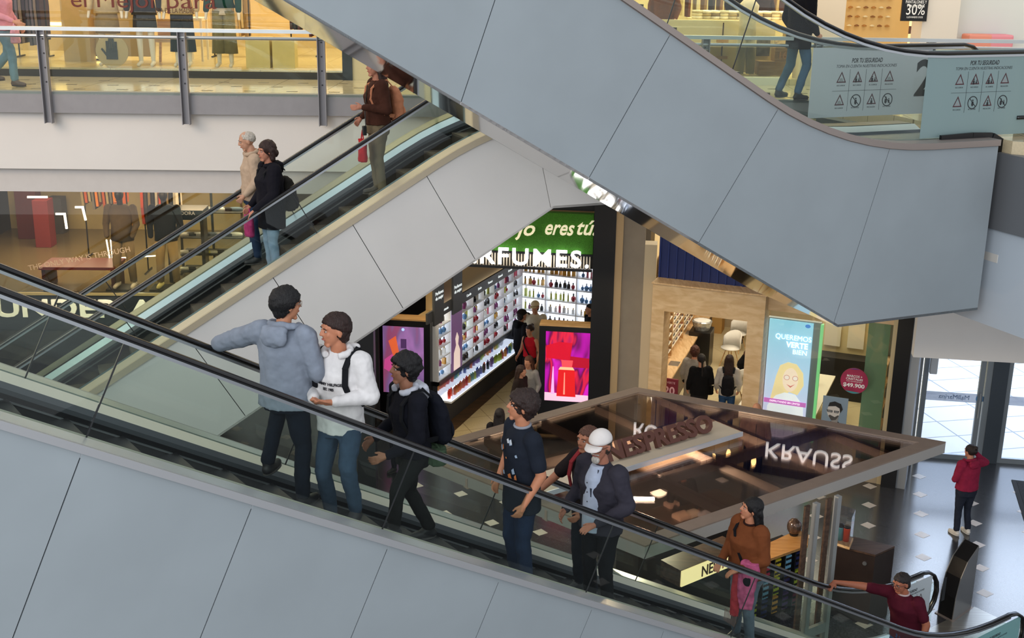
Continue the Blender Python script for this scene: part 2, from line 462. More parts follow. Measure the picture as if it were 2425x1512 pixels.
# ---------------------------------------------------------------- entrance doors
m_doorf = M('door_frame_grey', '#8f979c', 0.35, 0.5)
m_doord = M('door_frame_dark', '#4a525a', 0.4, 0.5)
m_dglass = glass('door_glass', '#f4f8ff', 0.03)
def door(n, t0, t1, dark):
    bm = new_bm(); fr = 0.09
    fbox(bm, FD, t0, t0 + fr, 0.02, 0.1, 0.0, 4.2); fbox(bm, FD, t1 - fr, t1, 0.02, 0.1, 0.0, 4.2)
    fbox(bm, FD, t0 + fr, t1 - fr, 0.02, 0.1, 4.12, 4.2); fbox(bm, FD, t0 + fr, t1 - fr, 0.02, 0.1, 0.0, 0.1)
    d = obj('door_%d' % n, bm, m_doord if dark else m_doorf); tag(d, kind='structure')
    L = d.location.copy()
    def kid(name, b, mt):
        bmesh.ops.translate(b, verts=b.verts, vec=-L); o = obj(name, b, mt, d); return o
    bm = new_bm(); fbox(bm, FD, t0 + fr, t1 - fr, 0.05, 0.06, 0.1, 4.12); kid('glass_pane', bm, m_dglass)
    bm = new_bm(); fbox(bm, FD, t0 + fr, t1 - fr, 0.044, 0.049, 1.18, 1.36); kid('sticker_band', bm, frosted('pale_film', '#c3cfe4', 0.6))
    tb = text_bm('MallMarina', 0.13, 0.001)
    for v in tb.verts: v.co.x = -v.co.x      # read from outside, so mirrored in here
    tb.faces.ensure_lookup_table()
    place_bm(tb, FD.p((t0 + t1) / 2 + 0.05, 0.040, 1.27), FD.u, UP); kid('lettering', tb, M('film_blue', '#6f86a8', 0.5))
    bm = new_bm(); cc = FD.p((t0 + t1) / 2 + 0.52, 0.040, 1.27)
    for k in range(24):
        a, b2 = 2 * math.pi * k / 24, 2 * math.pi * (k + 1) / 24
        for r0, r1 in ((0.0, 0.075),):
            quad(bm, [cc, cc + FD.u * (r1 * math.cos(a)) + UP * (r1 * math.sin(a)), cc + FD.u * (r1 * math.cos(b2)) + UP * (r1 * math.sin(b2)), cc]) if False else bm.faces.new([bm.verts.new(cc), bm.verts.new(cc + FD.u * (r1 * math.cos(a)) + UP * (r1 * math.sin(a))), bm.verts.new(cc + FD.u * (r1 * math.cos(b2)) + UP * (r1 * math.sin(b2)))])
    kid('round_logo', bm, M('film_blue2', '#5d93c4', 0.5))
    bm = new_bm(); tube(bm, [FD.p(t1 - 0.05, -0.04, 0.9), FD.p(t1 - 0.05, -0.04, 1.4)], 0.015); kid('door_handle', bm, m_steel)
    return d
door(1, -0.2, 0.92, False)
door(2, 0.92, 1.06, True) if False else None
bm = new_bm(); fbox(bm, FD, 0.94, 1.04, -0.02, 0.12, 0, 4.2); struct('trim_7', bm, m_doorf)
bm = new_bm(); fbox(bm, FD, 1.04, 1.32, -0.04, 0.14, 0, 4.2); struct('trim_8', bm, m_doord)
door(2, 1.32, 2.95, False)
door(3, 3.0, 4.6, False); door(4, 4.65, 6.2, False)
bm = new_bm(); fbox(bm, FD, 6.2, 12, 0, .2, 0, 4.2); struct('wall_entrance_side', bm, m_white)
# air curtain box beside the door
bm = new_bm(); fbox(bm, FD, -0.12, 0.02, -0.12, -0.02, 1.75, 2.15)
tag(obj('hand_sanitiser_dispenser', bm, M('pale_plastic', '#d4d8dc', 0.4), bevel=0.02), 'small pale wall box fixed high beside the glass entrance door', 'wall box')
# door mat
p = [atz(2395, 1138, 0), atz(2425, 1235, 0)]
dm = (p[1] - p[0]).normalized(); nm = Vector((-dm.y, dm.x, 0)); nm = nm if nm.x > 0 else -nm
t = thing('door_mat', 'large dark doormat on the floor inside the entrance', 'doormat', p[0])
bm = new_bm(); q = [p[0], p[0] + dm * 3, p[0] + dm * 3 + nm * 2.4, p[0] + nm * 2.4]; slab(bm, [v[:2] for v in q], 0.0, 0.012); part('rubber_border', bm, M('mat_border', '#15161a', 0.8), t)
bm = new_bm(); q = [p[0] + dm * .08 + nm * .08, p[0] + dm * 2.92 + nm * .08, p[0] + dm * 2.92 + nm * 2.3, p[0] + dm * .08 + nm * 2.3]; slab(bm, [v[:2] for v in q], 0.012, 0.018); part('pile', bm, M('mat_pile', '#2b2e33', 0.95, var=0.4, scale=40), t)
# ---------------------------------------------------------------- railing of the gallery opposite
RT = LV + 0.90
def railing(label, e0, e1, tposts):
    t = thing('glass_railing', label, 'railing', FL.p((e0 + e1) / 2, 0, LV))
    bm = new_bm(); fbox(bm, FL, e0, e1, -0.16, -0.06, RT - 0.03, RT + 0.02); part('top_rail', bm, m_alu, t)
    bm = new_bm(); tube(bm, [FL.p(e0, -0.06, RT - 0.11), FL.p(e1, -0.06, RT - 0.11)], 0.025); part('tube_rail', bm, m_steel, t)
    for tt in tposts:
        bm = new_bm()
        prof = [(-0.055, -0.17), (-0.055, -0.06), (0.055, -0.06), (0.055, -0.17), (0.045, -0.17), (0.045, -0.075), (-0.045, -0.075), (-0.045, -0.17)]
        lo = [bm.verts.new(FL.p(tt + a, w, 6.82)) for a, w in prof]; hi = [bm.verts.new(FL.p(tt + a, w, RT - 0.03)) for a, w in prof]
        for k in range(8): bm.faces.new((lo[k], lo[(k + 1) % 8], hi[(k + 1) % 8], hi[k]))
        bm.faces.new(lo); bm.faces.new(hi)
        po = part('post', bm, m_post, t)
        for z in (7.4, 7.6, 7.8, 8.0):
            bm = new_bm(); tube(bm, [FL.p(tt, -0.085, z), FL.p(tt, -0.075, z)], 0.012, 8); part('screw', bm, m_post_d, po)
    tp = [e0 - 0.07] + [x for x in tposts if e0 < x < e1] + [e1 + 0.07]
    for a, b in zip(tp[:-1], tp[1:]):
        if b - a < 0.3: continue
        bm = new_bm(); fbox(bm, FL, a + 0.07, b - 0.07, -0.075, -0.065, LV - 0.02, RT - 0.14); part('glass_panel', bm, m_glass, t)
tposts = [FL.hit(x, 250, -0.12)[0] for x in (113, 437, 764)]
stp = (tposts[2] - tposts[0]) / 2
railing('grey metal and glass railing along the upper gallery at the left, above the white bulkhead', -4.0, 6.1, [tposts[0] + stp * k for k in range(-2, 4)])
rp = [FL.hit(x, 100, -0.12)[0] for x in (1672, 1940)]
railing('glass railing with a pale blue top rail behind the near escalator at the upper right', 9.3, 15.5, [rp[0], rp[1], rp[1] * 2 - rp[0], rp[1] * 3 - rp[0] * 2])
# near right post of the void edge
t = thing('edge_post', 'tall dark steel railing post at the right edge beside the escalator landing', 'post', atz(2388, 510, 6.1))
FP = Frame(atz(2388, 512, 6.2), azd(66.6), azd(-23.4))
bm = new_bm(); fbox(bm, FP, -0.1, -0.085, -0.16, 0.0, 6.1, 8.6); fbox(bm, FP, 0.085, 0.1, -0.16, 0.0, 6.1, 8.6); part('flange', bm, m_post_d, t)
bm = new_bm(); fbox(bm, FP, -0.085, 0.085, -0.03, -0.015, 6.15, 8.6); part('web', bm, m_post, t)
# ---------------------------------------------------------------- escalators
def curve(F, zl, zu, a, t0, t1, rad=1.2, n=8, dl=0.0):
    """(t,z) line: flat at zl, 30 degrees z=a+T30*t, flat at zu, rounded at the two bends"""
    b0 = (zl - a) / T30; b1 = (zu - a) / T30
    pts = [(t0, zl)]
    for bt, bz, s in ((b0, zl, 1), (b1, zu, -1)):
        L = rad
        if s == 1: A = (bt - L, bz); C = (bt + L * math.cos(R(30)), bz + L * math.sin(R(30)))
        else: A = (bt - L * math.cos(R(30)), bz - L * math.sin(R(30))); C = (bt + L, bz)
        for k in range(n + 1):
            u = k / n
            pts.append(((1 - u) ** 2 * A[0] + 2 * u * (1 - u) * bt + u * u * C[0], (1 - u) ** 2 * A[1] + 2 * u * (1 - u) * bz + u * u * C[1]))
    pts.append((t1, zu))
    return pts
def zat(c, t):
    for (a, za), (b, zb) in zip(c[:-1], c[1:]):
        if a <= t <= b: return za + (zb - za) * (t - a) / max(1e-9, b - a)
    return c[0][1] if t < c[0][0] else c[-1][1]
def sample(c, t0, t1, step=0.25):
    ts = sorted(set([t0, t1] + [p[0] for p in c if t0 < p[0] < t1] + [t0 + step * k for k in range(int((t1 - t0) / step) + 1)]))
    return [(t, zat(c, t)) for t in ts]
def clipc(c, t0, t1):
    return [(t0, zat(c, t0))] + [p for p in c if t0 < p[0] < t1] + [(t1, zat(c, t1))]
def escalator(name, label, F, zl, zu, ar, wn, wf, tl, tu, drop, seams, joints, cladm, deckm, innerm, capm, bot_a, bot_zl, bot_zu, newl, newu, rl=1.0, trim=0.06, soffm=None, farjoints=None, rad=1.2, deck=0.8, stepm=None):
    """ar: intercept of the handrail line; wn/wf: handrail planes near/far; t from tl (low end) to tu (top end)"""
    t = thing(name, label, 'escalator', F.p((zl - ar + 1.0) / T30, (wn + wf) / 2, zl))
    sd = 0.26
    rail = curve(F, zl + rl, zu + rl, ar, newl, newu, rad)
    dk = curve(F, zl + 0.10, zu + 0.10, ar - deck, tl, tu, rad)
    st_a = ar - 0.97
    # handrails with their round ends
    for w in (wn, wf):
        bm = new_bm()
        pts = []
        r = 0.38
        for k in range(7):
            a = math.pi * (1 - k / 6.0) - math.pi / 2  # from bottom round to top
        low = [(newl - r * math.sin(math.pi * k / 8), zl + rl - r + r * math.cos(math.pi * k / 8)) for k in range(8, 0, -1)]
        up = [(newu + r * math.sin(math.pi * k / 8), zu + rl - r + r * math.cos(math.pi * k / 8)) for k in range(1, 9)]
        path = [(newl + 0.2, zl + rl - 2 * r)] + low + clipc(rail, newl, newu) + up + [(newu - 0.2, zu + rl - 2 * r)]
        P = [F.p(a, w, b) for a, b in path]
        # flattened oval section
        n = len(P); rings = []
        for i in range(n):
            d = (P[min(i + 1, n - 1)] - P[max(i - 1, 0)]).normalized()
            y = F.h.cross(d).normalized() if d.cross(F.h).length > 1e-4 else UP
            rings.append([bm.verts.new(P[i] + F.h * (0.042 * math.cos(u)) + y * (0.024 * math.sin(u))) for u in [2 * math.pi * k / 10 for k in range(10)]])
        for i in range(n - 1):
            for k in range(10): bm.faces.new((rings[i][k], rings[i][(k + 1) % 10], rings[i + 1][(k + 1) % 10], rings[i + 1][k]))
        bm.faces.new(rings[0]); bm.faces.new(rings[-1])
        hr = part('handrail', bm, m_rub, t, smooth=True)
        # metal guide under the rail
        bm = new_bm(); c1 = clipc(rail, newl, newu)
        strip(bm, F, [(a, z - 0.024) for a, z in c1], [(a, z - 0.05) for a, z in c1], w - 0.02, w + 0.02)
        part('rail_guide', bm, m_steel, hr)
    # glass panels between the joints
    for w, js in ((wn, joints), (wf, farjoints or joints)):
        js = [newl - 0.33] + list(js) + [newu + 0.33]
        for a, b in zip(js[:-1], js[1:]):
            lean = 0.30
            def gl(tt, sft):
                return (tt, 0)
            n = 10; top = []; bot = []
            for k in range(n + 1):
                tt = a + (b - a) * k / n
                inc = zl + 0.5 < zat(dk, tt) < zu - 0.3
                tb = tt + (lean if inc and js[0] < tt < js[-1] else 0.0)
                zt = zat(rail, tt) - 0.05; zb = zat(dk, tb) - 0.02
                if k == 0 and a == js[0] or k == n and b == js[-1]: zt -= 0.18; zb += 0.12
                if k == 0: tt += 0.004; tb += 0.004
                if k == n: tt -= 0.004; tb -= 0.004
                top.append((tt, zt)); bot.append((tb, zb))
            bm = new_bm(); strip(bm, F, top, bot, w - 0.006, w + 0.006)
            gp = part('glass_panel', bm, m_glass, t)
            if b != js[-1]:
                bm = new_bm(); bar(bm, F.p(top[-1][0], w, top[-1][1]), F.p(bot[-1][0], w, bot[-1][1]), 0.006, 0.012, F.u)
                part('joint_strip', bm, m_post_d, gp)
    # decks: outer band, inner band, chamfer, skirt on either side
    for w, s in ((wn, -1), (wf, 1)):
        cs = sample(dk, tl, tu)
        bm = new_bm(); strip(bm, F, cs, [(a, z - 0.10) for a, z in cs], w + s * 0.03, w + s * (sd - 0.005)); part('outer_deck', bm, deckm, t)
        bm = new_bm(); strip(bm, F, [(a, z - 0.025) for a, z in cs], [(a, z - 0.10) for a, z in cs], w - s * 0.03, w + s * 0.03); part('glass_gasket', bm, m_blk, t)
        bm = new_bm()
        c2 = cs; wi0, wi1 = w - s * 0.03, w - s * 0.15
        A = [[bm.verts.new(F.p(a, wi0, z)), bm.verts.new(F.p(a, wi1, z - 0.055)), bm.verts.new(F.p(a, wi1, z - 0.1)), bm.verts.new(F.p(a, wi0, z - 0.1))] for a, z in c2]
        for i in range(len(A) - 1):
            for k in range(4): bm.faces.new((A[i][k], A[i][(k + 1) % 4], A[i + 1][(k + 1) % 4], A[i + 1][k]))
        bm.faces.new(A[0]); bm.faces.new(A[-1]); part('inner_deck', bm, innerm, t)
        bm = new_bm()
        A = [[bm.verts.new(F.p(a, wi1, z - 0.055)), bm.verts.new(F.p(a, w - s * 0.19, z - 0.10)), bm.verts.new(F.p(a, w - s * 0.19, z - 0.14)), bm.verts.new(F.p(a, wi1, z - 0.14))] for a, z in c2]
        for i in range(len(A) - 1):
            for k in range(4): bm.faces.new((A[i][k], A[i][(k + 1) % 4], A[i + 1][(k + 1) % 4], A[i + 1][k]))
        bm.faces.new(A[0]); bm.faces.new(A[-1]); part('deck_chamfer', bm, m_gskirt, t)
        bm = new_bm(); strip(bm, F, [(a, z - 0.10) for a, z in cs], [(a, z - 0.62) for a, z in cs], w - s * 0.185, w - s * 0.165); sk = part('skirt_panel', bm, m_skirt, t)
        bm = new_bm(); strip(bm, F, [(a, z - 0.185) for a, z in cs], [(a, z - 0.20) for a, z in cs], w - s * 0.185, w - s * 0.20); part('brush_strip', bm, m_steel, sk)
        # face trim and cladding
        wo = w + s * sd
        cm = clipc(cs, tl, tu)
        bm = new_bm(); strip(bm, F, [(a, z) for a, z in cm], [(a, z - trim) for a, z in cm], wo, wo + s * 0.03); part('deck_trim', bm, capm, t)
        def zbot(tt): return min(max(bot_a + T30 * tt, bot_zl), bot_zu)
        ss = seams if s < 0 else seams
        edges = [((tl, zat(cs, tl) - trim - 0.01), (tl, zbot(tl)))] + list(ss) + [((tu, zat(cs, tu) - trim - 0.01), (tu, zbot(tu)))]
        kb0 = (bot_zl - bot_a) / T30; kb1 = (bot_zu - bot_a) / T30
        for e0, e1 in zip(edges[:-1], edges[1:]):
            tA, tB = e0[0][0] + 0.004, e1[0][0] - 0.004; bA, bB = e0[1][0] + 0.004, e1[1][0] - 0.004
            n = 14; poly = []
            for k in range(n + 1):
                tt = tA + (tB - tA) * k / n; poly.append((tt, zat(cs, tt) - trim - 0.008))
            bts = [bB] + [x for x in (kb1, kb0) if bA < x < bB] + [bA]
            for tt in bts: poly.append((tt, zbot(tt)))
            bm = new_bm(); prism(bm, F, poly, wo - s * 0.02, wo); part('side_panel', bm, cladm, t)
        bm = new_bm(); cc2 = clipc(cs, tl + 0.02, tu - 0.02)
        # dark backing behind the panel gaps
        prism(bm, F, [(a, z - trim - 0.03) for a, z in cc2] + [(tu - .02, zbot(tu) + 0.02)] + [(x, zbot(x) + 0.02) for x in (kb1, kb0) if tl < x < tu] + [(tl + .02, zbot(tl) + 0.02)], wo - s * 0.05, wo - s * 0.025)
        part('truss_side', bm, m_joint, t)
    # soffit
    w0, w1 = wn - sd, wf + sd
    bts = [tl] + [x for x in (kb0, kb1) if tl < x < tu] + [tu]
    for a, b in zip(bts[:-1], bts[1:]):
        if zbot((a + b) / 2) <= 0.0: continue
        bm = new_bm(); strip(bm, F, [(a, zbot(a) + 0.03), (b, zbot(b) + 0.03)], [(a, zbot(a)), (b, zbot(b))], w0 + 0.0, w1 - 0.0); part('soffit_panel', bm, soffm or m_mirror, t)
    for tt in (tl, tu):
        bm = new_bm(); fbox(bm, F, tt - 0.01, tt + 0.01, w0 + 0.03, w1 - 0.03, max(0.0, zbot(tt)), zat(cs, tt) - 0.1); part('end_panel', bm, cladm, t)
    # steps
    wa, wb = wn + 0.19, wf - 0.19
    k0 = int(math.floor((zl - st_a) / T30 / 0.4)); k1 = int(math.ceil((zu - st_a) / T30 / 0.4))
    smesh = None
    for k in range(k0 + 1, k1 + 1):
        tk = k * 0.4; z = st_a + T30 * tk
        if z > zu + 0.05 or z < zl - 0.05: continue
        bm = new_bm()
        fbox(bm, F, tk, tk + 0.39, wa, wb, z - 0.03, z)
        so = part('step', bm, stepm or m_step, t)
        bm = new_bm(); n = 5
        strip(bm, F, [(tk + 0.0 + 0.03 * (1 - math.cos(u * math.pi / 2 / n)), z - 0.03 - 0.195 * u / n) for u in range(n + 1)][::-1], [(tk + 0.03 + 0.03 * (1 - math.cos(u * math.pi / 2 / n)), z - 0.03 - 0.195 * u / n) for u in range(n + 1)][::-1], wa, wb)
        part('riser', bm, m_riser, so)
    for lo, hi, z in ((tl, (zl - st_a) / T30 + 0.3, zl), ((zu - st_a) / T30, tu, zu)):
        bm = new_bm(); fbox(bm, F, lo, hi, wa - 0.02, wb + 0.02, z - 0.03, z + 0.012); part('landing_plate', bm, m_steel, t)
    return t, rail, dk, st_a
# escalator 1: the one the queue of people rides
F1 = Frame((6.006, 15.356), azd(234), H54)
s1 = []
for (x0, y0), (x1, y1) in (((193, 1072), (20, 1480)), ((598, 1186), (460, 1500)), ((920, 1277), (820, 1500)), ((1184, 1356), (1120, 1500)), ((1405, 1418), (1368, 1500)), ((1575, 1475), (1560, 1512))):
    a = F1.hit(x0, y0, -1.60); b = F1.hit(x1, y1, -1.60)
    k = (b[0] - a[0]) / (b[1] - a[1]); zb = (0.1716 - 2.9 + T30 * a[0]); 
    tb = a[0] + k * (zb - a[1]); zb = 0.1716 - 2.9 + T30 * tb; tb = a[0] + k * (zb - a[1])
    s1.append((a, (tb, 0.0)))
s1.sort(key=lambda e: e[0][0])
s1 = [e for e in s1 if e[0][0] > 3]
nj1 = sorted([F1.hit(x, y, -1.34)[0] for x, y in ((293, 810), (980, 1090), (1452, 1245), (1788, 1365))])
fj1 = sorted([F1.hit(x, y, 0)[0] for x, y in ((138, 700), (1197, 1105), (1558, 1235))] + [9.5])
E1, rail1, dk1, st1 = escalator('escalator', 'front escalator with grey side panels carrying a line of riders up to the left', F1, 0.0, LV, 0.1716, -1.34, 0.0, 0.6, 16.2, 2.9, s1, nj1, m_clad, m_alu, m_cream, m_alu_d, 0.1716 - 2.9, -0.02, LV - 1.9, 0.35, 15.6, rl=1.13, farjoints=fj1, stepm=M('step_dark', '#1b1b1e', .5, .4))
# escalator 2: behind, going up to the right
F2 = Frame((-4.769, 13.511), azd(67), azd(-23))
s2 = [((2.02, 0), (2.68, 0)), ((3.03, 0), (3.68, 0)), ((3.99, 0), (4.66, 0)), ((5.44, 0), (5.71, 0)), ((0.95, 0), (1.62, 0)), ((-0.2, 0), (0.47, 0))]
s2 = sorted(s2)
E2, rail2, dk2, st2 = escalator('escalator', 'back escalator with pale side panels where the older couple rides down', F2, 0.0, LV, 5.106, 0.25, 1.49, -8.6, 7.4, 1.6, s2, [-5.2, -2.6, 0.2, 2.35, 4.9], m_clad_w, M('beige_deck', '#cfc2ab', 0.35, 0.3), M('blue_white_deck', '#cfe0ea', 0.2, 0.5), M('beige_trim', '#c6b89f', 0.4, 0.3), 2.735, -0.02, 6.05, -8.0, 6.9, rl=1.0, soffm=m_clad_w, deck=0.74, trim=0.09)
# escalator 3: near, crossing at the top right, going up to the left
F3 = Frame((3.999, 13.413), azd(246.6), azd(-23.4))
s3 = sorted([((-0.11, 0), (0.43, 0)), ((1.40, 0), (2.28, 0)), ((2.74, 0), (3.59, 0)), ((4.38, 0), (4.94, 0)), ((5.9, 0), (6.6, 0)), ((7.4, 0), (8.1, 0)), ((8.9, 0), (9.6, 0))])
E3, rail3, dk3, st3 = escalator('escalator', 'near escalator crossing the top right with grey side panels and mirrored underside', F3, LV - 0.07, 14.0, 8.12, 0.2, 1.4, -1.68, 13.6, 2.0, s3, [1.55, 3.6, 6, 9], m_clad, m_brz, m_alu, m_brz, 5.03, 5.24, 12.3, -2.35, 13.0, rl=1.06, deck=1.13, trim=0.07, farjoints=[1.75, 3.6, 6, 9])
# ================================================================ upper left clothes shop
FS = Frame((-7, 19.9), azd(88), azd(-2))
def fpx(F, x, y, w=0.0):
    t, z = F.hit(x, y, w); return t, z
m_plinth = M('plinth_dark', '#26221f', 0.5)
m_sill = M('sill_white', '#e9e2cf', 0.4)
m_beige = M('beige_wall', '#c8b27e', 0.7, var=0.05)
m_oak = wood('oak', '#b98d57', '#d9b27c')
m_oak_l = wood('light_oak', '#c9a271', '#e3c397', axis=(6, 1, 6))
m_dwood = wood('dark_walnut', '#3a2a22', '#5d4536')
m_cloth = {}
def cloth(c, s=0.1):
    k = 'cloth_' + c
    return M(k.replace('#', ''), c, 0.9, var=s, scale=14, bump=0.25, spec=0.15)
bm = new_bm(); fbox(bm, FS, -3.2, 4.35, 0.0, 0.5, LV, LV + 0.11); struct('trim_9', bm, m_plinth)
bm = new_bm(); fbox(bm, FS, -3.0, 4.3, 0.05, 5.5, LV + 0.11, LV + 0.14); struct('floor_shop_left', bm, tiled('shop_floor_warm', '#d8c595', '#a08c60', 0.8, 0.8, rot=R(2), rough=0.2, gw=0.01, var=0.05))
bm = new_bm(); fbox(bm, FS, -3.2, 8.2, 5.0, 5.15, LV, LV + 3.4); struct('wall_shop_left', bm, m_beige)
bm = new_bm(); fbox(bm, FS, 4.36, 8.0, -0.02, 0.3, LV, LV + 3.4); struct('wall_gallery_right', bm, M('cream_wall', '#d6c49b', 0.6))
bm = new_bm(); fbox(bm, FS, 4.2, 4.36, -0.06, 0.1, LV, LV + 3.4); struct('trim_10', bm, m_dark)
bm = new_bm(); fbox(bm, FS, -3.2, -3.05, -0.02, 0.12, LV, LV + 3.4); struct('trim_11', bm, m_dark)
def window(n, F, t0, t1, z0, z1, w=0.0, mat=None):
    bm = new_bm(); fbox(bm, F, t0, t1, w, w + 0.012, z0, z1); return struct('window_%d' % n, bm, mat or glass('shop_glass', '#fbfbf8', 0.035, blend=0.2))
window(1, FS, -3.05, 4.2, LV + 0.12, LV + 3.3)
bm = new_bm(); fbox(bm, FS, -3.2, 8.2, 0.0, 5.2, LV + 3.45, LV + 3.5); struct('ceiling_shop_left', bm, M('ceiling_dark', '#3c352c', 0.8))
# writing on the window
tx = thing('window_lettering', 'dark red lettering on the clothes shop window above the railing', 'lettering', FS.p(2.0, -0.01, LV + 1.1))
tc, zc = fpx(FS, 335, 2)
for s_, dx_, w_ in (('el', -.98, .24), ('Mejor', -.22, .98), ('para', .78, .78)):
    b = text_bm(s_, 0.36, 0.002, width=w_); place_bm(b, FS.p(tc + dx_, -0.01, zc), FS.u, UP); part('large_word', b, M('window_red', '#5c1f16', 0.6), tx)
tc, zc = fpx(FS, 415, 26)
b = text_bm('DIA DE LA MADRE', 0.11, 0.002, width=0.62); place_bm(b, FS.p(tc, -0.01, zc), FS.u, UP); part('small_line', b, M('window_brown', '#4a2f22', 0.6), tx)
# two plain pedestals
for x0, x1, lab in ((582, 639, 'left of the pair'), (645, 698, 'right of the pair')):
    a, _ = fpx(FS, x0, 130, 0.35); c, _ = fpx(FS, x1, 130, 0.35)
    bm = new_bm(); fbox(bm, FS, a, c, 0.35, 0.35 + (c - a), LV + 0.14, fpx(FS, 600, 90, 0.35)[1])
    tag(obj('display_pedestal', bm, M('pedestal_beige', '#d9c987', 0.6, var=0.05), bevel=0.004), 'beige display pedestal in the shop window, ' + lab, 'pedestal', 'display pedestals')
# mannequins
def mannequin(tt, w, lab, top, bottom, skirt, kids):
    """a headless-to-the-frame figure: legs, torso, arms and the clothes it wears"""
    t = thing('mannequin', lab, 'mannequin', FS.p(tt, w, LV + 0.14), 'mannequins in the upper shop window')
    mw_ = M('mannequin_white', '#e7e2d4', 0.35)
    P = lambda x, y, z: FS.p(tt + x, w - y, LV + 0.14 + z)
    for s in (-1, 1):
        bm = new_bm()
        caps(bm, P(.09 * s, 0, .86), .075, P(.095 * s, .02, .48), .052); caps(bm, P(.095 * s, .02, .48), .052, P(.1 * s, -.01, .09), .036)
        caps(bm, P(.1 * s, -.02, .06), .036, P(.11 * s, .14, .03), .03)
        part('leg', bm, mw_, t, smooth=True)
    bm = new_bm()
    loft(bm, [(P(0, 0, .84), .16, .11, 0), (P(0, 0, 1.02), .13, .09, 0), (P(0, 0, 1.25), .16, .1, 0), (P(0, 0, 1.42), .17, .08, 0), (P(0, 0, 1.47), .06, .05, 0), (P(0, 0, 1.56), .05, .05, 0)])
    ball(bm, P(0, .02, 1.66), (.075, .09, .11)); part('torso', bm, mw_, t, smooth=True)
    for s in (-1, 1):
        bm = new_bm(); caps(bm, P(.19 * s, 0, 1.38), .05, P(.24 * s, -.02, 1.1), .04); caps(bm, P(.24 * s, -.02, 1.1), .04, P(.26 * s, .06, .88), .028)
        caps(bm, P(.26 * s, .06, .88), .028, P(.27 * s, .09, .78), .022); part('arm', bm, mw_, t, smooth=True)
        bm = new_bm(); caps(bm, P(.19 * s, 0, 1.4), .07, P(.245 * s, -.02, 1.1), .062); caps(bm, P(.245 * s, -.02, 1.1), .062, P(.262 * s, .06, .92), .05); part('sleeve', bm, cloth(top), t, smooth=True)
    bm = new_bm(); loft(bm, [(P(0, 0, bottom), .21, .15, 0), (P(0, 0, 1.05), .175, .13, 0), (P(0, 0, 1.25), .195, .13, 0), (P(0, 0, 1.42), .19, .10, 0), (P(0, 0, 1.47), .08, .07, 0)]); part('coat', bm, cloth(top), t, smooth=True)
    if skirt:
        c, z0, z1, fl = skirt
        bm = new_bm()
        if fl == 'pants':
            for s in (-1, 1):
                b2 = bm; loft(b2, [(P(.095 * s, 0, z0), .12, .1, 0), (P(.09 * s, 0, .6), .1, .09, 0), (P(.08 * s, 0, z1), .1, .11, 0)])
        else: loft(bm, [(P(0, 0, z0), .2 * fl, .15 * fl, 0), (P(0, 0, (z0 + z1) / 2), .19, .14, 0), (P(0, 0, z1), .16, .11, 0)])
        part('trousers' if fl == 'pants' else 'skirt', bm, cloth(c), t, smooth=True)
for x, w, lab, top, bot, sk in ((262, .5, 'mannequin in a short cream jacket behind the round hand emblem', '#cdbb93', .84, ('#8d7a55', .52, .9, 1.0)),
                            (350, .5, 'mannequin in a black top and dark skirt with bare white legs', '#1b1a1e', .82, ('#33363a', .56, .92, 1.0)),
                            (437, .5, 'mannequin in a light quilted jacket and black trousers beside the middle railing post', '#cbb88a', .84, ('#17171a', .24, .9, 'pants')),
                            (535, .5, 'mannequin in a green coat over wide grey-green trousers', '#0f3b34', .95, ('#7d7857', .22, .9, 'pants'))):
    tt, _ = fpx(FS, x, 160, w)
    mannequin(tt, w, lab, top, bot, sk, None)
# round emblem with a black open hand
tt, zz = fpx(FS, 265, 121, 0.12)
t = thing('hand_emblem', 'round beige sign showing a black open hand in front of a mannequin', 'sign', FS.p(tt, 0.12, zz - .27))
bm = new_bm(); n = 36; A = [(tt + .26 * math.cos(2 * math.pi * k / n), zz + .26 * math.sin(2 * math.pi * k / n)) for k in range(n)]; prism(bm, FS, A, 0.12, 0.14); part('disc', bm, M('disc_beige', '#bda878', 0.6), t)
bm = new_bm(); prism(bm, FS, [(tt - .09, zz - .13), (tt + .09, zz - .13), (tt + .09, zz + .02), (tt - .09, zz + .02)], 0.10, 0.118)
for k, (dx, h) in enumerate(((-.068, .16), (-.023, .21), (.023, .2), (.068, .15))): prism(bm, FS, [(tt + dx - .018, zz), (tt + dx + .018, zz), (tt + dx + .018, zz + h), (tt + dx - .018, zz + h)], 0.10, 0.118)
prism(bm, FS, [(tt - .09, zz - .08), (tt - .09, zz - .03), (tt - .15, zz + .05), (tt - .17, zz + .03)], 0.10, 0.118); part('hand_shape', bm, m_blk, t)
# light frame mirror
a0, _ = fpx(FS, 200, 60, 1.5); a1, zb = fpx(FS, 238, 133, 1.5)
t = thing('mirror', 'tall rectangular frame outlined by a warm light strip', 'mirror', FS.p(a0, 1.5, LV + .2))
bm = new_bm(); fbox(bm, FS, a0, a0 + 1.1, 1.52, 1.55, zb, LV + 2.6); part('panel', bm, M('panel_beige', '#c7ad72', 0.7), t)
bm = new_bm(); fbox(bm, FS, a0, a0 + .04, 1.48, 1.52, zb, LV + 2.6); part('light_strip', bm, m_lamp_y, t)
bm = new_bm(); fbox(bm, FS, a0, a0 + .32, 1.48, 1.52, zb - .04, zb); part('light_strip', bm, m_lamp_y, t)
bm = new_bm(); fbox(bm, FS, a0 + .1, a0 + .42, 1.48, 1.52, LV + .14, LV + .34); part('base', bm, m_dwood, t)
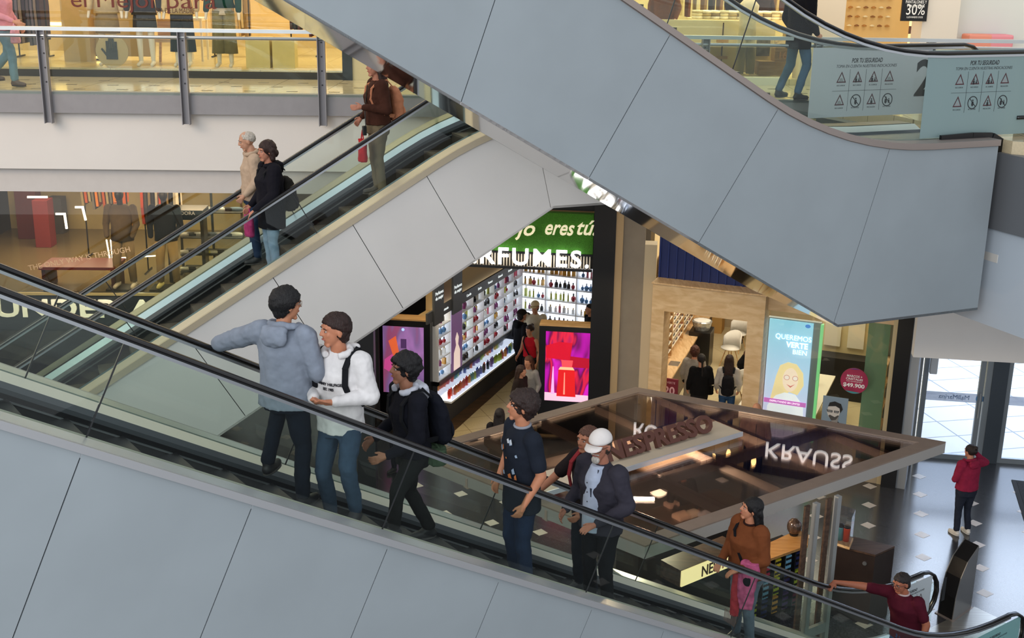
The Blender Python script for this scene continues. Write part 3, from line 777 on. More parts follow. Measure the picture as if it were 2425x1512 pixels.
# wooden chair
tt, _ = fpx(FS, 405, 150, 1.0)
t = thing('wooden_chair', 'light wooden chair standing in the shop window between two mannequins', 'chair', FS.p(tt, 1.0, LV + .14))
bm = new_bm(); fbox(bm, FS, tt - .26, tt + .26, .85, 1.3, LV + .5, LV + .55); part('seat', bm, m_oak, t)
bm = new_bm(); fbox(bm, FS, tt - .26, tt + .26, 1.28, 1.32, LV + .55, LV + .86); part('backrest', bm, m_oak, t)
for dx in (-.25, .25):
    for dw in (.87, 1.3):
        bm = new_bm(); bar(bm, FS.p(tt + dx, dw, LV + .14), FS.p(tt + dx * .9, dw, LV + .5), .04, .04); part('leg', bm, m_oak, t)
# clothes rack with hung garments, wooden display frame
tt0, _ = fpx(FS, 505, 60, 2.6); tt1, _ = fpx(FS, 590, 60, 2.6)
def rack(F, t0, t1, w, z, h, lab, cols, glab, n, gz=0.85, seedv=1):
    t = thing('clothes_rack', lab, 'clothes rack', F.p((t0 + t1) / 2, w, z))
    bm = new_bm(); tube(bm, [F.p(t0, w, z + h), F.p(t1, w, z + h)], .012, 8); part('rail', bm, m_dark, t)
    for a in (t0, t1):
        bm = new_bm(); tube(bm, [F.p(a, w, z), F.p(a, w, z + h)], .014, 8); tube(bm, [F.p(a, w - .25, z + .014), F.p(a, w + .25, z + .014)], .014, 8); part('stand', bm, m_dark, t)
    rnd = random.Random(seedv)
    for k in range(n):
        a = t0 + (t1 - t0) * (k + .5) / n; c = cols[k % len(cols)]; L = gz * rnd.uniform(.85, 1.05)
        g = obj('garment', garment_bm(F, a, w, z + h - .05, L, rnd.uniform(.9, 1.1) * .022), cloth(c))
        tag(g, glab, 'garment', glab)
def garment_bm(F, a, w, z, L, th):
    bm = new_bm()
    prism2 = [(w - .22, z - .1), (w - .04, z), (w + .04, z), (w + .22, z - .1), (w + .25, z - .45), (w + .2, z - L), (w - .2, z - L), (w - .25, z - .45)]
    A = [bm.verts.new(F.p(a - th, x, y)) for x, y in prism2]; B = [bm.verts.new(F.p(a + th, x, y)) for x, y in prism2]
    bm.faces.new(A); bm.faces.new(B[::-1])
    for i in range(8): bm.faces.new((A[i], A[(i + 1) % 8], B[(i + 1) % 8], B[i]))
    tube(bm, [F.p(a, w, z), F.p(a, w, z + .05)], .004, 6)
    return bm
rack(FS, tt0, tt1, 2.6, LV + .14, 1.3, 'dark rail of cream garments at the back of the upper left shop', ['#c9b58a', '#b9a06c', '#d8c79d', '#8b744c'], 'cream garments hung behind the window mannequins', 12)
a, _ = fpx(FS, 690, 100, 3.0); c, _ = fpx(FS, 752, 100, 3.0)
rack(FS, a, c, 3.0, LV + .14, 1.3, 'dark rail of plum garments at the right end of the upper left shop', ['#3b2430', '#261b2c', '#4a2c33'], 'plum garments hung at the right end of the shop', 7, seedv=3)
a, _ = fpx(FS, 40, 60, 2.0); c, _ = fpx(FS, 110, 60, 2.0)
rack(FS, a, c, 2.0, LV + .14, 1.35, 'rail of grey and plum coats at the left end of the upper shop', ['#4a4047', '#5d5560', '#77685e', '#33262e'], 'coats hung at the left end of the upper shop', 8, gz=1.05, seedv=5)
a, _ = fpx(FS, 448, 120, 1.8); c, _ = fpx(FS, 490, 120, 1.8)
t = thing('display_table', 'white framed side table between the mannequins', 'table', FS.p(a, 1.8, LV + .14))
bm = new_bm(); fbox(bm, FS, a, c, 1.5, 2.0, LV + .82, LV + .87); part('table_top', bm, m_sill, t)
for q in (a + .02, c - .02):
    for w in (1.52, 1.98):
        bm = new_bm(); bar(bm, FS.p(q, w, LV + .14), FS.p(q, w, LV + .82), .035, .035); part('leg', bm, m_sill, t)
a, _ = fpx(FS, 152, 130, 1.2)
bm = new_bm(); fbox(bm, FS, a, a + .45, 1.2, 1.6, LV + .14, LV + 3); struct('trim_12', bm, M('pillar_beige', '#b79c63', 0.7))
a, _ = fpx(FS, 56, 140, 3.5)
t = thing('lit_shelf', 'low beige counter with a glowing yellow strip at the far left of the upper shop', 'counter', FS.p(a, 3.5, LV + .14))
bm = new_bm(); fbox(bm, FS, a, a + .9, 3.5, 3.9, LV + .14, LV + .66); part('body', bm, m_beige, t)
bm = new_bm(); fbox(bm, FS, a, a + .9, 3.46, 3.5, LV + .6, LV + .66); part('light_strip', bm, m_lamp_y, t)
# ================================================================ sports shop below
FU = Frame((-7, 20.0), azd(88), azd(-2))
m_uaglass = glass('dark_shop_glass', '#ece6da', 0.05, blend=0.2)
zs0, zs1 = fpx(FU, 200, 700)[1], fpx(FU, 200, 768)[1]
bm = new_bm(); fbox(bm, FU, -3.5, 4.4, 0.0, 0.25, zs1 - .1, zs0); struct('trim_13', bm, m_blk)
bm = new_bm(); fbox(bm, FU, -3.5, 4.4, -0.01, 0.02, zs0, zs0 + .045); struct('trim_14', bm, M('gold_trim', '#a88f5e', 0.35, 0.6))
window(2, FU, -3.2, 4.3, zs0 + .05, 5.75, 0.0, m_uaglass)
window(3, FU, -3.2, 4.3, 0.05, zs1 - .12, 0.0, m_uaglass)
bm = new_bm(); fbox(bm, FU, -3.5, 4.4, .0, 6.0, zs0 - .12, zs0 - .06); struct('floor_display', bm, M('display_floor', '#5e543f', 0.25))
bm = new_bm(); fbox(bm, FU, -3.5, -2.35, -0.05, 0.25, 0, 5.8); struct('wall_front_left', bm, M('greige_wall', '#8c8270', 0.7))
bm = new_bm(); fbox(bm, FU, -2.37, -2.27, -0.08, 0.2, 0, 5.8); struct('trim_15', bm, m_blk)
bm = new_bm(); fbox(bm, FU, 4.3, 4.62, -0.2, 0.2, 0, 5.8); struct('trim_16', bm, m_blk)
bm = new_bm(); fbox(bm, FU, -3.5, 4.5, 5.5, 5.6, 0, 5.8); struct('wall_sports_back', bm, M('sports_back', '#8f835e', 0.7, var=0.25, scale=1.0))
bm = new_bm(); fbox(bm, FU, -3.5, 4.5, 2.5, 2.55, 0, zs0 - .12); struct('wall_sports_low', bm, M('sports_low', '#17181c', 0.5))
# the shop sign: wide letters on the black band
tx = thing('shop_sign', 'black sports shop sign band with wide cream capital letters', 'sign', FU.p(0, -0.05, zs1))
ta, za = fpx(FU, -15, 735, -0.05); tb, zb = fpx(FU, 360, 733, -0.05)
hgt = fpx(FU, 60, 712, -0.05)[1] - fpx(FU, 60, 755, -0.05)[1]
full = text_bm('UNDER ARMOUR', 0.3, 0.02, align='LEFT', bold=0.006)
xs = [v.co.x for v in full.verts]; ys = [v.co.y for v in full.verts]; k7 = text_bm('UNDER A', 0.3, 0, align='LEFT'); w7 = max(v.co.x for v in k7.verts) - min(v.co.x for v in k7.verts); k7.free()
sx = (tb - ta) / w7; sy = hgt / (max(ys) - min(ys))
for v in full.verts: v.co.x *= sx; v.co.y *= sy
place_bm(full, FU.p(ta, -0.03, (za + zb) / 2), FU.u, UP); part('letters', full, M('letters_cream', '#d8cdb6', 0.5), tx)
bm = new_bm(); fbox(bm, FU, -2.2, 4.3, -0.012, -0.004, zs1, zs0 - .02); part('sign_band', bm, M('band_black', '#101114', 0.45), tx)
tx = thing('red_banner', 'dark red slogan banner low behind the sports shop glass', 'banner', FU.p(-1.5, 0.4, 1.0))
a, z = fpx(FU, 60, 800, .4); c, z2 = fpx(FU, 300, 900, .4)
bm = new_bm(); fbox(bm, FU, a, c, .4, .42, z2 - .6, z + .1); part('cloth', bm, M('banner_red', '#4e1420', 0.7, var=0.4, scale=2), tx)
b = text_bm('BREAK THE GAME', 0.16, 0.002, shear=.3); place_bm(b, FU.p(c - .5, .38, z2 + .25), (FU.u + UP * .25), (UP - FU.u * .25)); part('slogan', b, M('slogan_grey', '#8f8a86', 0.6), tx)
tx = thing('window_slogan', 'dark slogan lettering running across the left window of the sports shop', 'lettering', FU.p(-1.4, -.01, zs0 + .1))
a, z = fpx(FU, 160, 620, -.01)
b = text_bm('THE ONLY WAY IS THROUGH', 0.13, 0.001); place_bm(b, FU.p(a + .2, -.01, z + .05), (FU.u + UP * .2), (UP - FU.u * .2)); part('slogan', b, M('slogan_pale', '#7d6a55', 0.6), tx)
# display inside: red drapes, tables, torsos, hanging shirts
def floorpt(x, y, z): return atz(x, y, z)
zf = zs0 - .06
for x, y, wd, h, c, lab in ((75, 560, .42, 1.0, '#4a1a20', 'dark red display column at the left of the sports shop window'), (110, 580, .3, .95, '#6f2428', 'brighter red display column beside the dark red one'), (140, 548, .3, .75, '#3b3a3a', 'dark grey display block behind the red columns')):
    p_ = floorpt(x, y, zf + .02)
    bm = new_bm(); box(bm, (p_.x, p_.y, zf + h / 2), (wd, .35, h), R(2)); tag(obj('display_column', bm, M('col' + c[1:], c, 0.6), bevel=.006), lab, 'display block')
p_ = floorpt(230, 655, zf + .02)
t = thing('display_table', 'low red table in the sports shop window', 'table', p_)
bm = new_bm(); box(bm, (p_.x, 20.75, zf + .42), (1.3, .7, .05), R(2)); part('table_top', bm, M('table_red', '#571f25', 0.4), t)
for dx in (-.6, .6):
    bm = new_bm(); box(bm, (p_.x + dx, 20.75, zf + .2), (.06, .6, .4), R(2)); part('leg', bm, M('table_dark', '#301018', 0.5), t)
# bright strip lights on the table
for x0, y0, x1, y1, lab in ((252, 568, 262, 625, 'left upright'), (262, 568, 268, 625, 'right upright'), (275, 612, 372, 606, 'long level')):
    a = fpx(FU, x0, y0, 1.2); c = fpx(FU, x1, y1, 1.2)
    bm = new_bm(); bar(bm, FU.p(a[0], 1.2, a[1]), FU.p(c[0], 1.2, c[1]), .02, .02); tag(obj('light_tube', bm, m_lamp_w), lab + ' white light tube above the red table', 'light tube')
for x0, y0, x1, y1, lab in ((65, 467, 112, 467, 'upper left level'), (132, 507, 155, 507, 'short level'), (178, 491, 198, 491, 'middle level'), (153, 508, 158, 542, 'slanted'), (196, 493, 203, 522, 'second slanted')):
    a = fpx(FU, x0, y0, 2.6); c = fpx(FU, x1, y1, 2.6)
    bm = new_bm(); bar(bm, FU.p(a[0], 2.6, a[1]), FU.p(c[0], 2.6, c[1]), .035, .035); tag(obj('light_tube', bm, m_lamp_w), lab + ' white light tube deep in the sports shop', 'light tube')
def sportsman(x, w, lab, topc, botc, shoec, feet_y):
    tt, zz = fpx(FU, x, feet_y, w)
    t = thing('mannequin', lab, 'mannequin', FU.p(tt, w, zf + .05))
    P = lambda a, b_, c: FU.p(tt + a, w - b_, zf + .07 + c)
    bm = new_bm(); box(bm, FU.p(tt, w, zf + .035), (.6, .4, .07), R(2)); part('stand', bm, m_dark, t)
    for s in (-1, 1):
        bm = new_bm(); loft(bm, [(P(.14 * s, 0, .1), .06, .06, 0), (P(.12 * s, .02, .5), .075, .08, 0), (P(.09 * s, 0, .9), .1, .1, 0)], 14); part('trouser_leg', bm, cloth(botc), t, smooth=True)
        bm = new_bm(); caps(bm, P(.14 * s, -.05, .05), .045, P(.15 * s, .16, .035), .035); part('shoe', bm, M('shoe' + shoec[1:], shoec, 0.6), t, smooth=True)
        bm = new_bm(); caps(bm, P(.21 * s, 0, 1.4), .07, P(.26 * s, .02, 1.12), .06); caps(bm, P(.26 * s, .02, 1.12), .055, P(.22 * s, .16, .95), .045); part('sleeve', bm, cloth(topc), t, smooth=True)
    bm = new_bm(); loft(bm, [(P(0, 0, .84), .2, .14, 0), (P(0, 0, 1.1), .18, .13, 0), (P(0, 0, 1.35), .22, .13, 0), (P(0, 0, 1.46), .12, .08, 0)]); part('jacket', bm, cloth(topc), t, smooth=True)
    bm = new_bm(); caps(bm, P(0, 0, 1.44), .05, P(0, .01, 1.55), .05); ball(bm, P(0, .02, 1.64), (.075, .09, .11)); part('head', bm, M('mannequin_dark', '#1d1b1b', .4), t, smooth=True)
sportsman(400, .55, 'dark mannequin in a black jacket, khaki trousers and pale yellow shoes', '#15151a', '#8a7550', '#d8cc8c', 662)
sportsman(298, .55, 'dark mannequin in grey shorts and white trainers above the sign band', '#544a3c', '#75684f', '#c7c2b6', 664)
# shelves of shoes and folded clothes at the right
def heap(name, cat, group, labs, spots, w, cols, sz):
    for k, (x, y) in enumerate(spots):
        tt, zz = fpx(FU, x, y, w); s = sz
        bm = new_bm(); loft(bm, [(FU.p(tt, w, zz), s, s * .6, 0), (FU.p(tt, w, zz + s * .35), s * 1.02, s * .62, 0), (FU.p(tt, w, zz + s * .45), s * .9, s * .55, 0)], 14)
        tag(obj(name, bm, cloth(cols[k % len(cols)]), smooth=True), labs, cat, group)
t = thing('display_shelf', 'dark shelf unit of trainers and folded clothes in the sports shop window', 'shelf', FU.p(1.5, 1.6, zf))
for y in (500, 560, 600, 640):
    a, z = fpx(FU, 430, y, 1.6); c, _ = fpx(FU, 575, y, 1.6); bm = new_bm(); fbox(bm, FU, a, c, 1.5, 2.0, z - .02, z); part('shelf_board', bm, m_dark, t)
for x in (430, 505, 575):
    a, z = fpx(FU, x, 560, 1.98); bm = new_bm(); fbox(bm, FU, a - .02, a + .02, 1.96, 2.0, zf, 5.6); part('upright', bm, m_dwood if x == 575 else m_dark, t)
heap('folded_shirt', 'folded shirt', 'folded clothes on the dark shelf', 'folded shirt lying on the dark shelf unit', [(440 + 17 * k, 499) for k in range(8)] + [(440 + 17 * k, 559) for k in range(8)], 1.7, ['#c5c9cf', '#1f2126', '#4e6076', '#d8d8d8', '#23252b'], .12)
heap('trainer', 'shoe', 'trainers on the dark shelf', 'trainer standing on the dark shelf unit', [(440 + 17 * k, 599) for k in range(8)] + [(440 + 17 * k, 639) for k in range(7)], 1.65, ['#dcdcd8', '#2a2b30', '#b9b9b0', '#c9c65a'], .1)
rack(FU, fpx(FU, 340, 480, 1.9)[0], fpx(FU, 425, 480, 1.9)[0], 1.9, zf, 1.75, 'rail of grey and orange sports jackets behind the window', ['#c8502c', '#4a463f', '#8f7c5c', '#2f2d2c', '#b8b1a2'], 'sports jackets hung behind the window', 10, seedv=8)
rack(FU, fpx(FU, 200, 480, 3.0)[0], fpx(FU, 300, 480, 3.0)[0], 3.0, zf, 1.9, 'rail of olive and orange sportswear deeper in the shop', ['#7d7154', '#9c4b24', '#8f8567', '#5e5b55', '#b8702e'], 'olive and orange sportswear hung deeper in the shop', 12, seedv=9)
tx = thing('hanging_banner', 'orange printed banner hanging inside the sports shop', 'banner', fpx(FU, 285, 505, 1.6) and FU.p(fpx(FU, 285, 505, 1.6)[0], 1.6, 4.3))
a, z = fpx(FU, 270, 478, 1.6); c, z2 = fpx(FU, 296, 541, 1.6)
bm = new_bm(); fbox(bm, FU, a, c, 1.6, 1.62, z2, z); part('cloth', bm, M('banner_orange', '#a5521d', 0.7, var=0.3, scale=12), tx)
bm = new_bm(); fbox(bm, FU, c - .02, c + .12, 1.66, 1.68, z2 - .2, z2 + .1); part('yellow_panel', bm, M('panel_yellow', '#d29a2c', 0.7), tx)
tx = thing('black_table_sign', 'black display table edged with small white capital letters', 'table', FU.p(fpx(FU, 430, 510, 1.0)[0], 1.0, zf))
a, z = fpx(FU, 385, 505, 1.0); c, _ = fpx(FU, 480, 505, 1.0)
bm = new_bm(); fbox(bm, FU, a, c, 1.0, 1.5, z - .12, z + .05); part('table_top', bm, m_black, tx)
for q in (a + .05, c - .05): bm = new_bm(); fbox(bm, FU, q - .03, q + .03, 1.1, 1.4, zf, z - .12); part('leg', bm, m_black, tx)
b = text_bm('PANDORA', 0.09, 0.002); place_bm(b, FU.p((a + c) / 2, .995, z), FU.u, UP); part('lettering', b, m_txt_w, tx)
# ================================================================ perfume shop
FPf = Frame((1.9, 22.75), azd(97), azd(7))     # shop front line, t grows to the right
def P0(x, y, w=0.0): return fpx(FPf, x, y, w)
bm = new_bm(); fbox(bm, FPf, -6.4, -.31, 0.3, .5, 4.53, 5.8); struct('wall_perfume_top', bm, m_blk)
bm = new_bm(); fbox(bm, FPf, -.36, .06, -0.1, .55, 0, 5.8); struct('trim_17', bm, m_blk)
bm = new_bm(); fbox(bm, FPf, .06, .2, -0.08, .3, 0, 5.8); struct('trim_18', bm, M('tan_trim', '#b39a74', 0.5))
bm = new_bm(); fbox(bm, FPf, .2, .62, -0.02, .3, 0, 5.8); struct('wall_pier', bm, M('pier_stone', '#8a8072', 0.55, var=0.08, scale=3))
bm = new_bm(); fbox(bm, FPf, .62, .85, -0.05, .3, 0, 4.0); struct('trim_19', bm, M('pier_cream', '#c3b497', 0.6))
bm = new_bm(); fbox(bm, FPf, -6.4, -4.62, -.1, .5, 0, 5.8); struct('trim_20', bm, m_blk)
# green grass panel with script, slat band, lit letters
t = thing('grass_sign', 'green artificial grass panel with cream handwritten lettering over the perfume shop', 'sign', FPf.p(-1.8, .1, 3.9))
z0 = P0(1300, 597, .1)[1]; z1 = P0(1300, 505, .1)[1]
bm = new_bm(); fbox(bm, FPf, -4.4, -.38, .12, .3, z0 - .02, z1); part('grass_panel', bm, M('grass_green', '#3d7a22', 0.95, var=0.35, scale=70, bump=0.8), t)
b = text_bm('mejor', 0.36, 0.012, shear=.35, bold=.004); 
tc, zc = P0(1238, 542, .1); b2 = text_bm('jo', 0.42, 0.015, shear=.35, bold=.006, align='RIGHT'); place_bm(b2, FPf.p(P0(1264, 542, .1)[0], .1, zc), FPf.u, UP); part('script_letters', b2, M('script_cream', '#efe8c6', 0.5, emit=.5, ecol='#efe8c6'), t)
b.free()
for s_, x_, al in (('eres', 1322, 'CENTER'), ('tú.', 1387, 'CENTER')):
    tc, zc = P0(x_, 541, .1); b = text_bm(s_, 0.42, 0.015, shear=.35, bold=.006, align=al, width=(.57 if s_ == 'eres' else .36)); place_bm(b, FPf.p(tc, .1, zc), FPf.u, UP); part('script_letters', b, MATS['script_cream'], t)
t = thing('slat_band', 'band of alternating dark and white vertical slats behind the lit perfume letters', 'slat panel', FPf.p(-2, .2, 3.4))
zA = z0 - .02; zB = P0(1400, 640, .15)[1]
bm = new_bm(); fbox(bm, FPf, -4.5, -.38, .22, .3, zB, zA); part('back_board', bm, M('slat_dark', '#1c1714', 0.6), t)
bm = new_bm()
for k in range(70): fbox(bm, FPf, -4.45 + k * .058, -4.45 + k * .058 + .026, .18, .22, zB, zA)
part('slats', bm, M('slat_cream', '#d9cdb8', 0.6), t)
bm = new_bm(); fbox(bm, FPf, -4.5, -.38, .12, .18, zB + .27, zB + .31); part('cross_bar', bm, m_blk, t)
t = thing('lit_letters', 'glowing white capital letters of the perfume shop sign', 'sign', FPf.p(-2, .05, 3.3))
tE, zE = P0(1397, 616, .05); tS, zS = P0(1150, 605, .05)
b = text_bm('PERFUMES.', 0.5, 0.03, align='RIGHT', bold=.005, spacing=1.16)
xs = [v.co.x for v in b.verts]; ys = [v.co.y for v in b.verts]
w_all = tE - P0(1068, 610, .05)[0]
for v in b.verts: v.co.x *= w_all / (max(xs) - min(xs)); v.co.y *= (P0(1390, 597, .05)[1] - P0(1390, 637, .05)[1]) / (max(ys) - min(ys))
place_bm(b, FPf.p(tE, .05, P0(1330, 615, .05)[1]), FPf.u, UP); part('letter_faces', b, M('lit_white', '#ffffff', 0.5, emit=2.2, ecol='#ffffff'), t)
bm = new_bm(); fbox(bm, FPf, -4.5, -.38, .06, .12, P0(1390, 643, .05)[1] - .02, P0(1390, 640, .05)[1]); part('carrier_rail', bm, m_dark, t)
# light boxes left and right of the shop front
def lightbox(x0, x1, y0, y1, lab, fx0, fx1, fy0, build):
    a, z1_ = P0(x0, y0, -.05); c, z0_ = P0(x1, y1, -.05)
    fa = P0(fx0, y0, -.05)[0]; fc = P0(fx1, y0, -.05)[0]; zt = P0(fx0, fy0, -.05)[1]
    t = thing('advertising_light_box', lab, 'light box', FPf.p((a + c) / 2, 0, 0))
    bm = new_bm(); fbox(bm, FPf, fa, fc, -.04, .3, 0.0, zt); part('housing', bm, m_blk, t)
    bm = new_bm(); fbox(bm, FPf, fa, fc, -.04, .3, zt, zt + .03); part('top_edge', bm, m_oak, t)
    scr = build(t, a, c, z0_, z1_)
def grad_screen(name, stops, strength, axis=0, sc=2.5):
    m = bpy.data.materials.new(name); m.use_nodes = True; nt = m.node_tree; b = nt.nodes['Principled BSDF']
    tc = nt.nodes.new('ShaderNodeTexCoord'); mp = nt.nodes.new('ShaderNodeMapping'); nz = nt.nodes.new('ShaderNodeTexNoise'); cr = nt.nodes.new('ShaderNodeValToRGB')
    mp.inputs['Scale'].default_value = (sc, sc, sc * .35); nz.inputs['Scale'].default_value = 1.0; nz.inputs['Detail'].default_value = 1.5; nz.inputs['Distortion'].default_value = 1.2
    nt.links.new(tc.outputs['Object'], mp.inputs[0]); nt.links.new(mp.outputs[0], nz.inputs['Vector']); nt.links.new(nz.outputs[0], cr.inputs[0])
    e = cr.color_ramp.elements; e[0].position = stops[0][0]; e[0].color = hexc(stops[0][1]); e[1].position = stops[-1][0]; e[1].color = hexc(stops[-1][1])
    for p_, c_ in stops[1:-1]: q = e.new(p_); q.color = hexc(c_)
    nt.links.new(cr.outputs[0], b.inputs['Base Color']); nt.links.new(cr.outputs[0], b.inputs['Emission Color']); b.inputs['Emission Strength'].default_value = strength
    b.inputs['Roughness'].default_value = 0.25
    return m
def EM(name, c, s=0.8): return M(name, c, 0.4, emit=s, ecol=c)
def red_screen(t, a, c, z0, z1):
    bm = new_bm(); fbox(bm, FPf, a, c, -.055, -.04, z0, z1); part('screen', bm, grad_screen('screen_magenta', [(0.36, '#a5109a'), (0.46, '#5c0640'), (0.52, '#d0203c'), (0.6, '#8c0f55'), (0.66, '#c21fb4')], 0.9), t)
    W = c - a; H = z1 - z0; m = a + W * .5
    def el(name, poly, col, d, s=0.9):
        bm = new_bm(); prism(bm, FPf, [(a + W * x, z0 + H * y) for x, y in poly], -.055 - d, -.056); part(name, bm, EM('ad_' + col[1:], col, s), t)
    el('picture_red_block', [(.02, .62), (.55, .6), (.6, .85), (.3, .86), (.02, .8)], '#b8142e', .001)
    el('picture_red_block', [(.55, .5), (.98, .5), (.98, .64), (.55, .66)], '#a3122c', .001)
    el('picture_table', [(0, 0), (1, 0), (1, .1), (0, .12)], '#e7b8d0', .0012)
    el('picture_bottle', [(.27, .07), (.7, .07), (.66, .46), (.3, .46)], '#c4161a', .002, 1.0)
    el('picture_bottle_neck', [(.3, .46), (.66, .46), (.62, .5), (.34, .5)], '#e9b48a', .0025)
    el('picture_bottle_cap', [(.38, .5), (.6, .5), (.62, .6), (.36, .6)], '#e0474f', .0025)
    el('picture_highlight', [(.42, .1), (.46, .1), (.45, .42), (.43, .42)], '#ff8a78', .003)
    el('picture_glass', [(.14, .1), (.22, .1), (.19, .5), (.17, .5)], '#f3a6dd', .002)
def purple_screen(t, a, c, z0, z1):
    bm = new_bm(); fbox(bm, FPf, a, c, -.055, -.04, z0, z1); part('screen', bm, grad_screen('screen_violet', [(0.35, '#a3547f'), (0.5, '#8a6aa5'), (0.62, '#b07cc4'), (0.7, '#8f6da0')], 0.45), t)
    W = c - a; H = z1 - z0
    def el(name, poly, col, d, s=0.6):
        bm = new_bm(); prism(bm, FPf, [(a + W * x, z0 + H * y) for x, y in poly], -.055 - d, -.056); part(name, bm, EM('ad_' + col[1:], col, s), t)
    el('picture_orange_shape', [(.14, .78), (.32, .86), (.4, .6), (.25, .56)], '#ee6a3c', .002)
    el('picture_pink_flower', [(.04, .5), (.3, .62), (.42, .45), (.2, .3), (.02, .36)], '#d24f97', .0015)
    el('picture_dark_block', [(.44, .68), (.58, .68), (.58, .82), (.44, .82)], '#4f3160', .002)
    bm = new_bm(); n = 18; prism(bm, FPf, [(a + W * .5 + .03 * math.cos(6.283 * k / n), z0 + H * .96 + .03 * math.sin(6.283 * k / n)) for k in range(n)], -.06, -.056); part('round_logo', bm, EM('ad_ring', '#a9c8ff', 1.0), t)
lightbox(1293, 1394, 785, 954, 'light box with a red perfume bottle on magenta, right of the perfume shop', 1277, 1402, 772, red_screen)
lightbox(906, 1004, 772, 934, 'light box with a violet picture, left of the perfume shop', 893, 1018, 757, purple_screen)
# interior: floor, shelving walls, counter
cor = atz(1213, 761, .9); nr = atz(1025, 893, .9)
FW = Frame((nr.x, nr.y), azd(21.5), azd(-68.5))      # side wall, t runs into the depth
FB = Frame((cor.x, cor.y), azd(111.5), azd(21.5))    # back wall, t runs right
LW = (cor - nr).length
m_lam = wood('laminate_floor', '#4a3826', '#6b5237', sc=2, axis=(1, 5, 1), rough=0.3)
m_tile = tiled('cream_floor_tiles', '#cdb98c', '#8f7c58', 0.62, 0.62, rot=R(-21.5), rough=0.22, gw=0.012, var=0.06)
l0, l1 = atz(1124, 979, 0), atz(1211, 900, 0); ld = (l1 - l0).normalized()
e0 = FPf.p(-4.6, .0, 0)
q0 = l0 + ld * -1.45
bm = new_bm(); slab(bm, [e0[:2], q0[:2], (l0 + ld * 5)[:2], FW.p(LW + 1.5, 0.5, 0)[:2], FW.p(-2.5, .8, 0)[:2]], .002, .010); struct('floor_laminate', bm, m_lam)
bm = new_bm(); slab(bm, [q0[:2], FPf.p(-.3, .0, 0)[:2], FPf.p(.2, 6, 0)[:2], (l0 + ld * 5)[:2]], .002, .008); struct('floor_tiled', bm, m_tile)
m_lit = M('lit_shelf_back', '#f4f8ff', 0.5, emit=1.5, ecol='#eef5ff')
m_sw = M('shelf_white', '#f6f8fa', 0.4)
def shelving(F, t0, t1, nb, z0, z1, rows, lab, w=0.0, depth=.32, skip=()):
    t = thing('lit_shelving', lab, 'shelving', F.p((t0 + t1) / 2, w, 0))
    bw = (t1 - t0) / nb
    bm = new_bm(); fbox(bm, F, t0, t1, w + .0, w + .03, z0, z1); part('lit_back', bm, m_lit, t)
    for k in range(nb + 1):
        bm = new_bm(); fbox(bm, F, t0 + k * bw - .012, t0 + k * bw + .012, w - depth, w, z0, z1); part('upright', bm, m_sw, t)
    for k in range(nb):
        if k in skip: continue
        for r in range(rows):
            z = z0 + (z1 - z0) * r / rows; bm = new_bm(); fbox(bm, F, t0 + k * bw + .014, t0 + (k + 1) * bw - .014, w - depth, w, z, z + .022); part('shelf_board', bm, m_sw, t)
    bm = new_bm(); fbox(bm, F, t0, t1, w - depth - .02, w, z0 - .10, z0); part('black_sill', bm, m_blk, t)
    bm = new_bm(); fbox(bm, F, t0, t1, w - depth, w, 0.0, z0 - .10); part('base_cabinet', bm, M('base_grey', '#3a3a3c', 0.5), t)
    return t, bw
zt1 = 2.27
T1, bw1 = shelving(FW, -.25, LW, 8, .9, zt1, 6, 'long wall of glowing white perfume shelves on the left of the shop', w=.0, depth=.25, skip=(1,))
bm = new_bm(); fbox(bm, FW, -.8, LW, -.27, -.23, zt1, zt1 + .22); part('header_board', bm, M('header_grey', '#4b4d4e', 0.5), T1)
for k in range(8):
    b = text_bm(['Antonio', 'Halloween', 'Carolina', 'Dolce', 'Versace', 'Givenchy', 'Armani', 'Dior'][k][:7], .08, .002); 
    for v in b.verts: v.co.x *= 1.0
    place_bm(b, FW.p(-.25 + (k + .5) * bw1, -.275, zt1 + .11), FW.u, UP); part('header_lettering', b, EM('header_lit', '#dfe6e6', 1.0), T1)
# purple poster bay with a model
bm = new_bm(); fbox(bm, FW, -.25 + bw1 + .02, -.25 + 2 * bw1 - .02, -.26, -.25, .9, zt1); pp = part('poster_panel', bm, EM('poster_violet', '#7c5a86', .35), T1)
bm = new_bm(); c0 = -.25 + 1.5 * bw1; prism(bm, FW, [(c0 - .16, .92), (c0 + .16, .92), (c0 + .15, 1.3), (c0 + .05, 1.45), (c0 + .08, 1.6), (c0, 1.72), (c0 - .08, 1.6), (c0 - .04, 1.45), (c0 - .15, 1.3)], -.268, -.262); part('model_figure', bm, EM('model_skin', '#f2dccf', .6), pp)
bm = new_bm(); fbox(bm, FW, .1, LW, .06, .2, zt1, 4.5); struct('wall_shelving_top', bm, M('perfume_wall_tan', '#c9ac7a', .7))
bm = new_bm(); fbox(bm, FW, -.25, LW, .06, .2, 0, zt1); struct('wall_perfume_side', bm, M('perfume_wall_tan2', '#c9ac7a', .7))
for k, (tt, hh) in enumerate(((-.55, .9), (.35, .75))):
    bm = new_bm(); fbox(bm, FW, tt, tt + .45, -.3, -.26, zt1 - .1, zt1 + hh)
    o = obj('hanging_board', bm, M('header_grey2', '#4b4d4e', .5)); L = o.location.copy(); tag(o, ['grey hanging board with white lettering nearest the violet light box', 'grey hanging board with white lettering, second from the violet light box'][k], 'sign')
    b = text_bm('Perfumes\nde mujer', .1, .002); place_bm(b, FW.p(tt + .22, -.31, zt1 + hh * .55), FW.u, UP); bmesh.ops.translate(b, verts=b.verts, vec=-L); obj('lettering', b, EM('header_lit', '#dfe6e6', 1.0), o)
T2, bw2 = shelving(FB, 0.06, 2.34, 3, .9, zt1 + .15, 5, 'back wall of glowing white perfume shelves under the lit letters', w=.25, depth=.25)
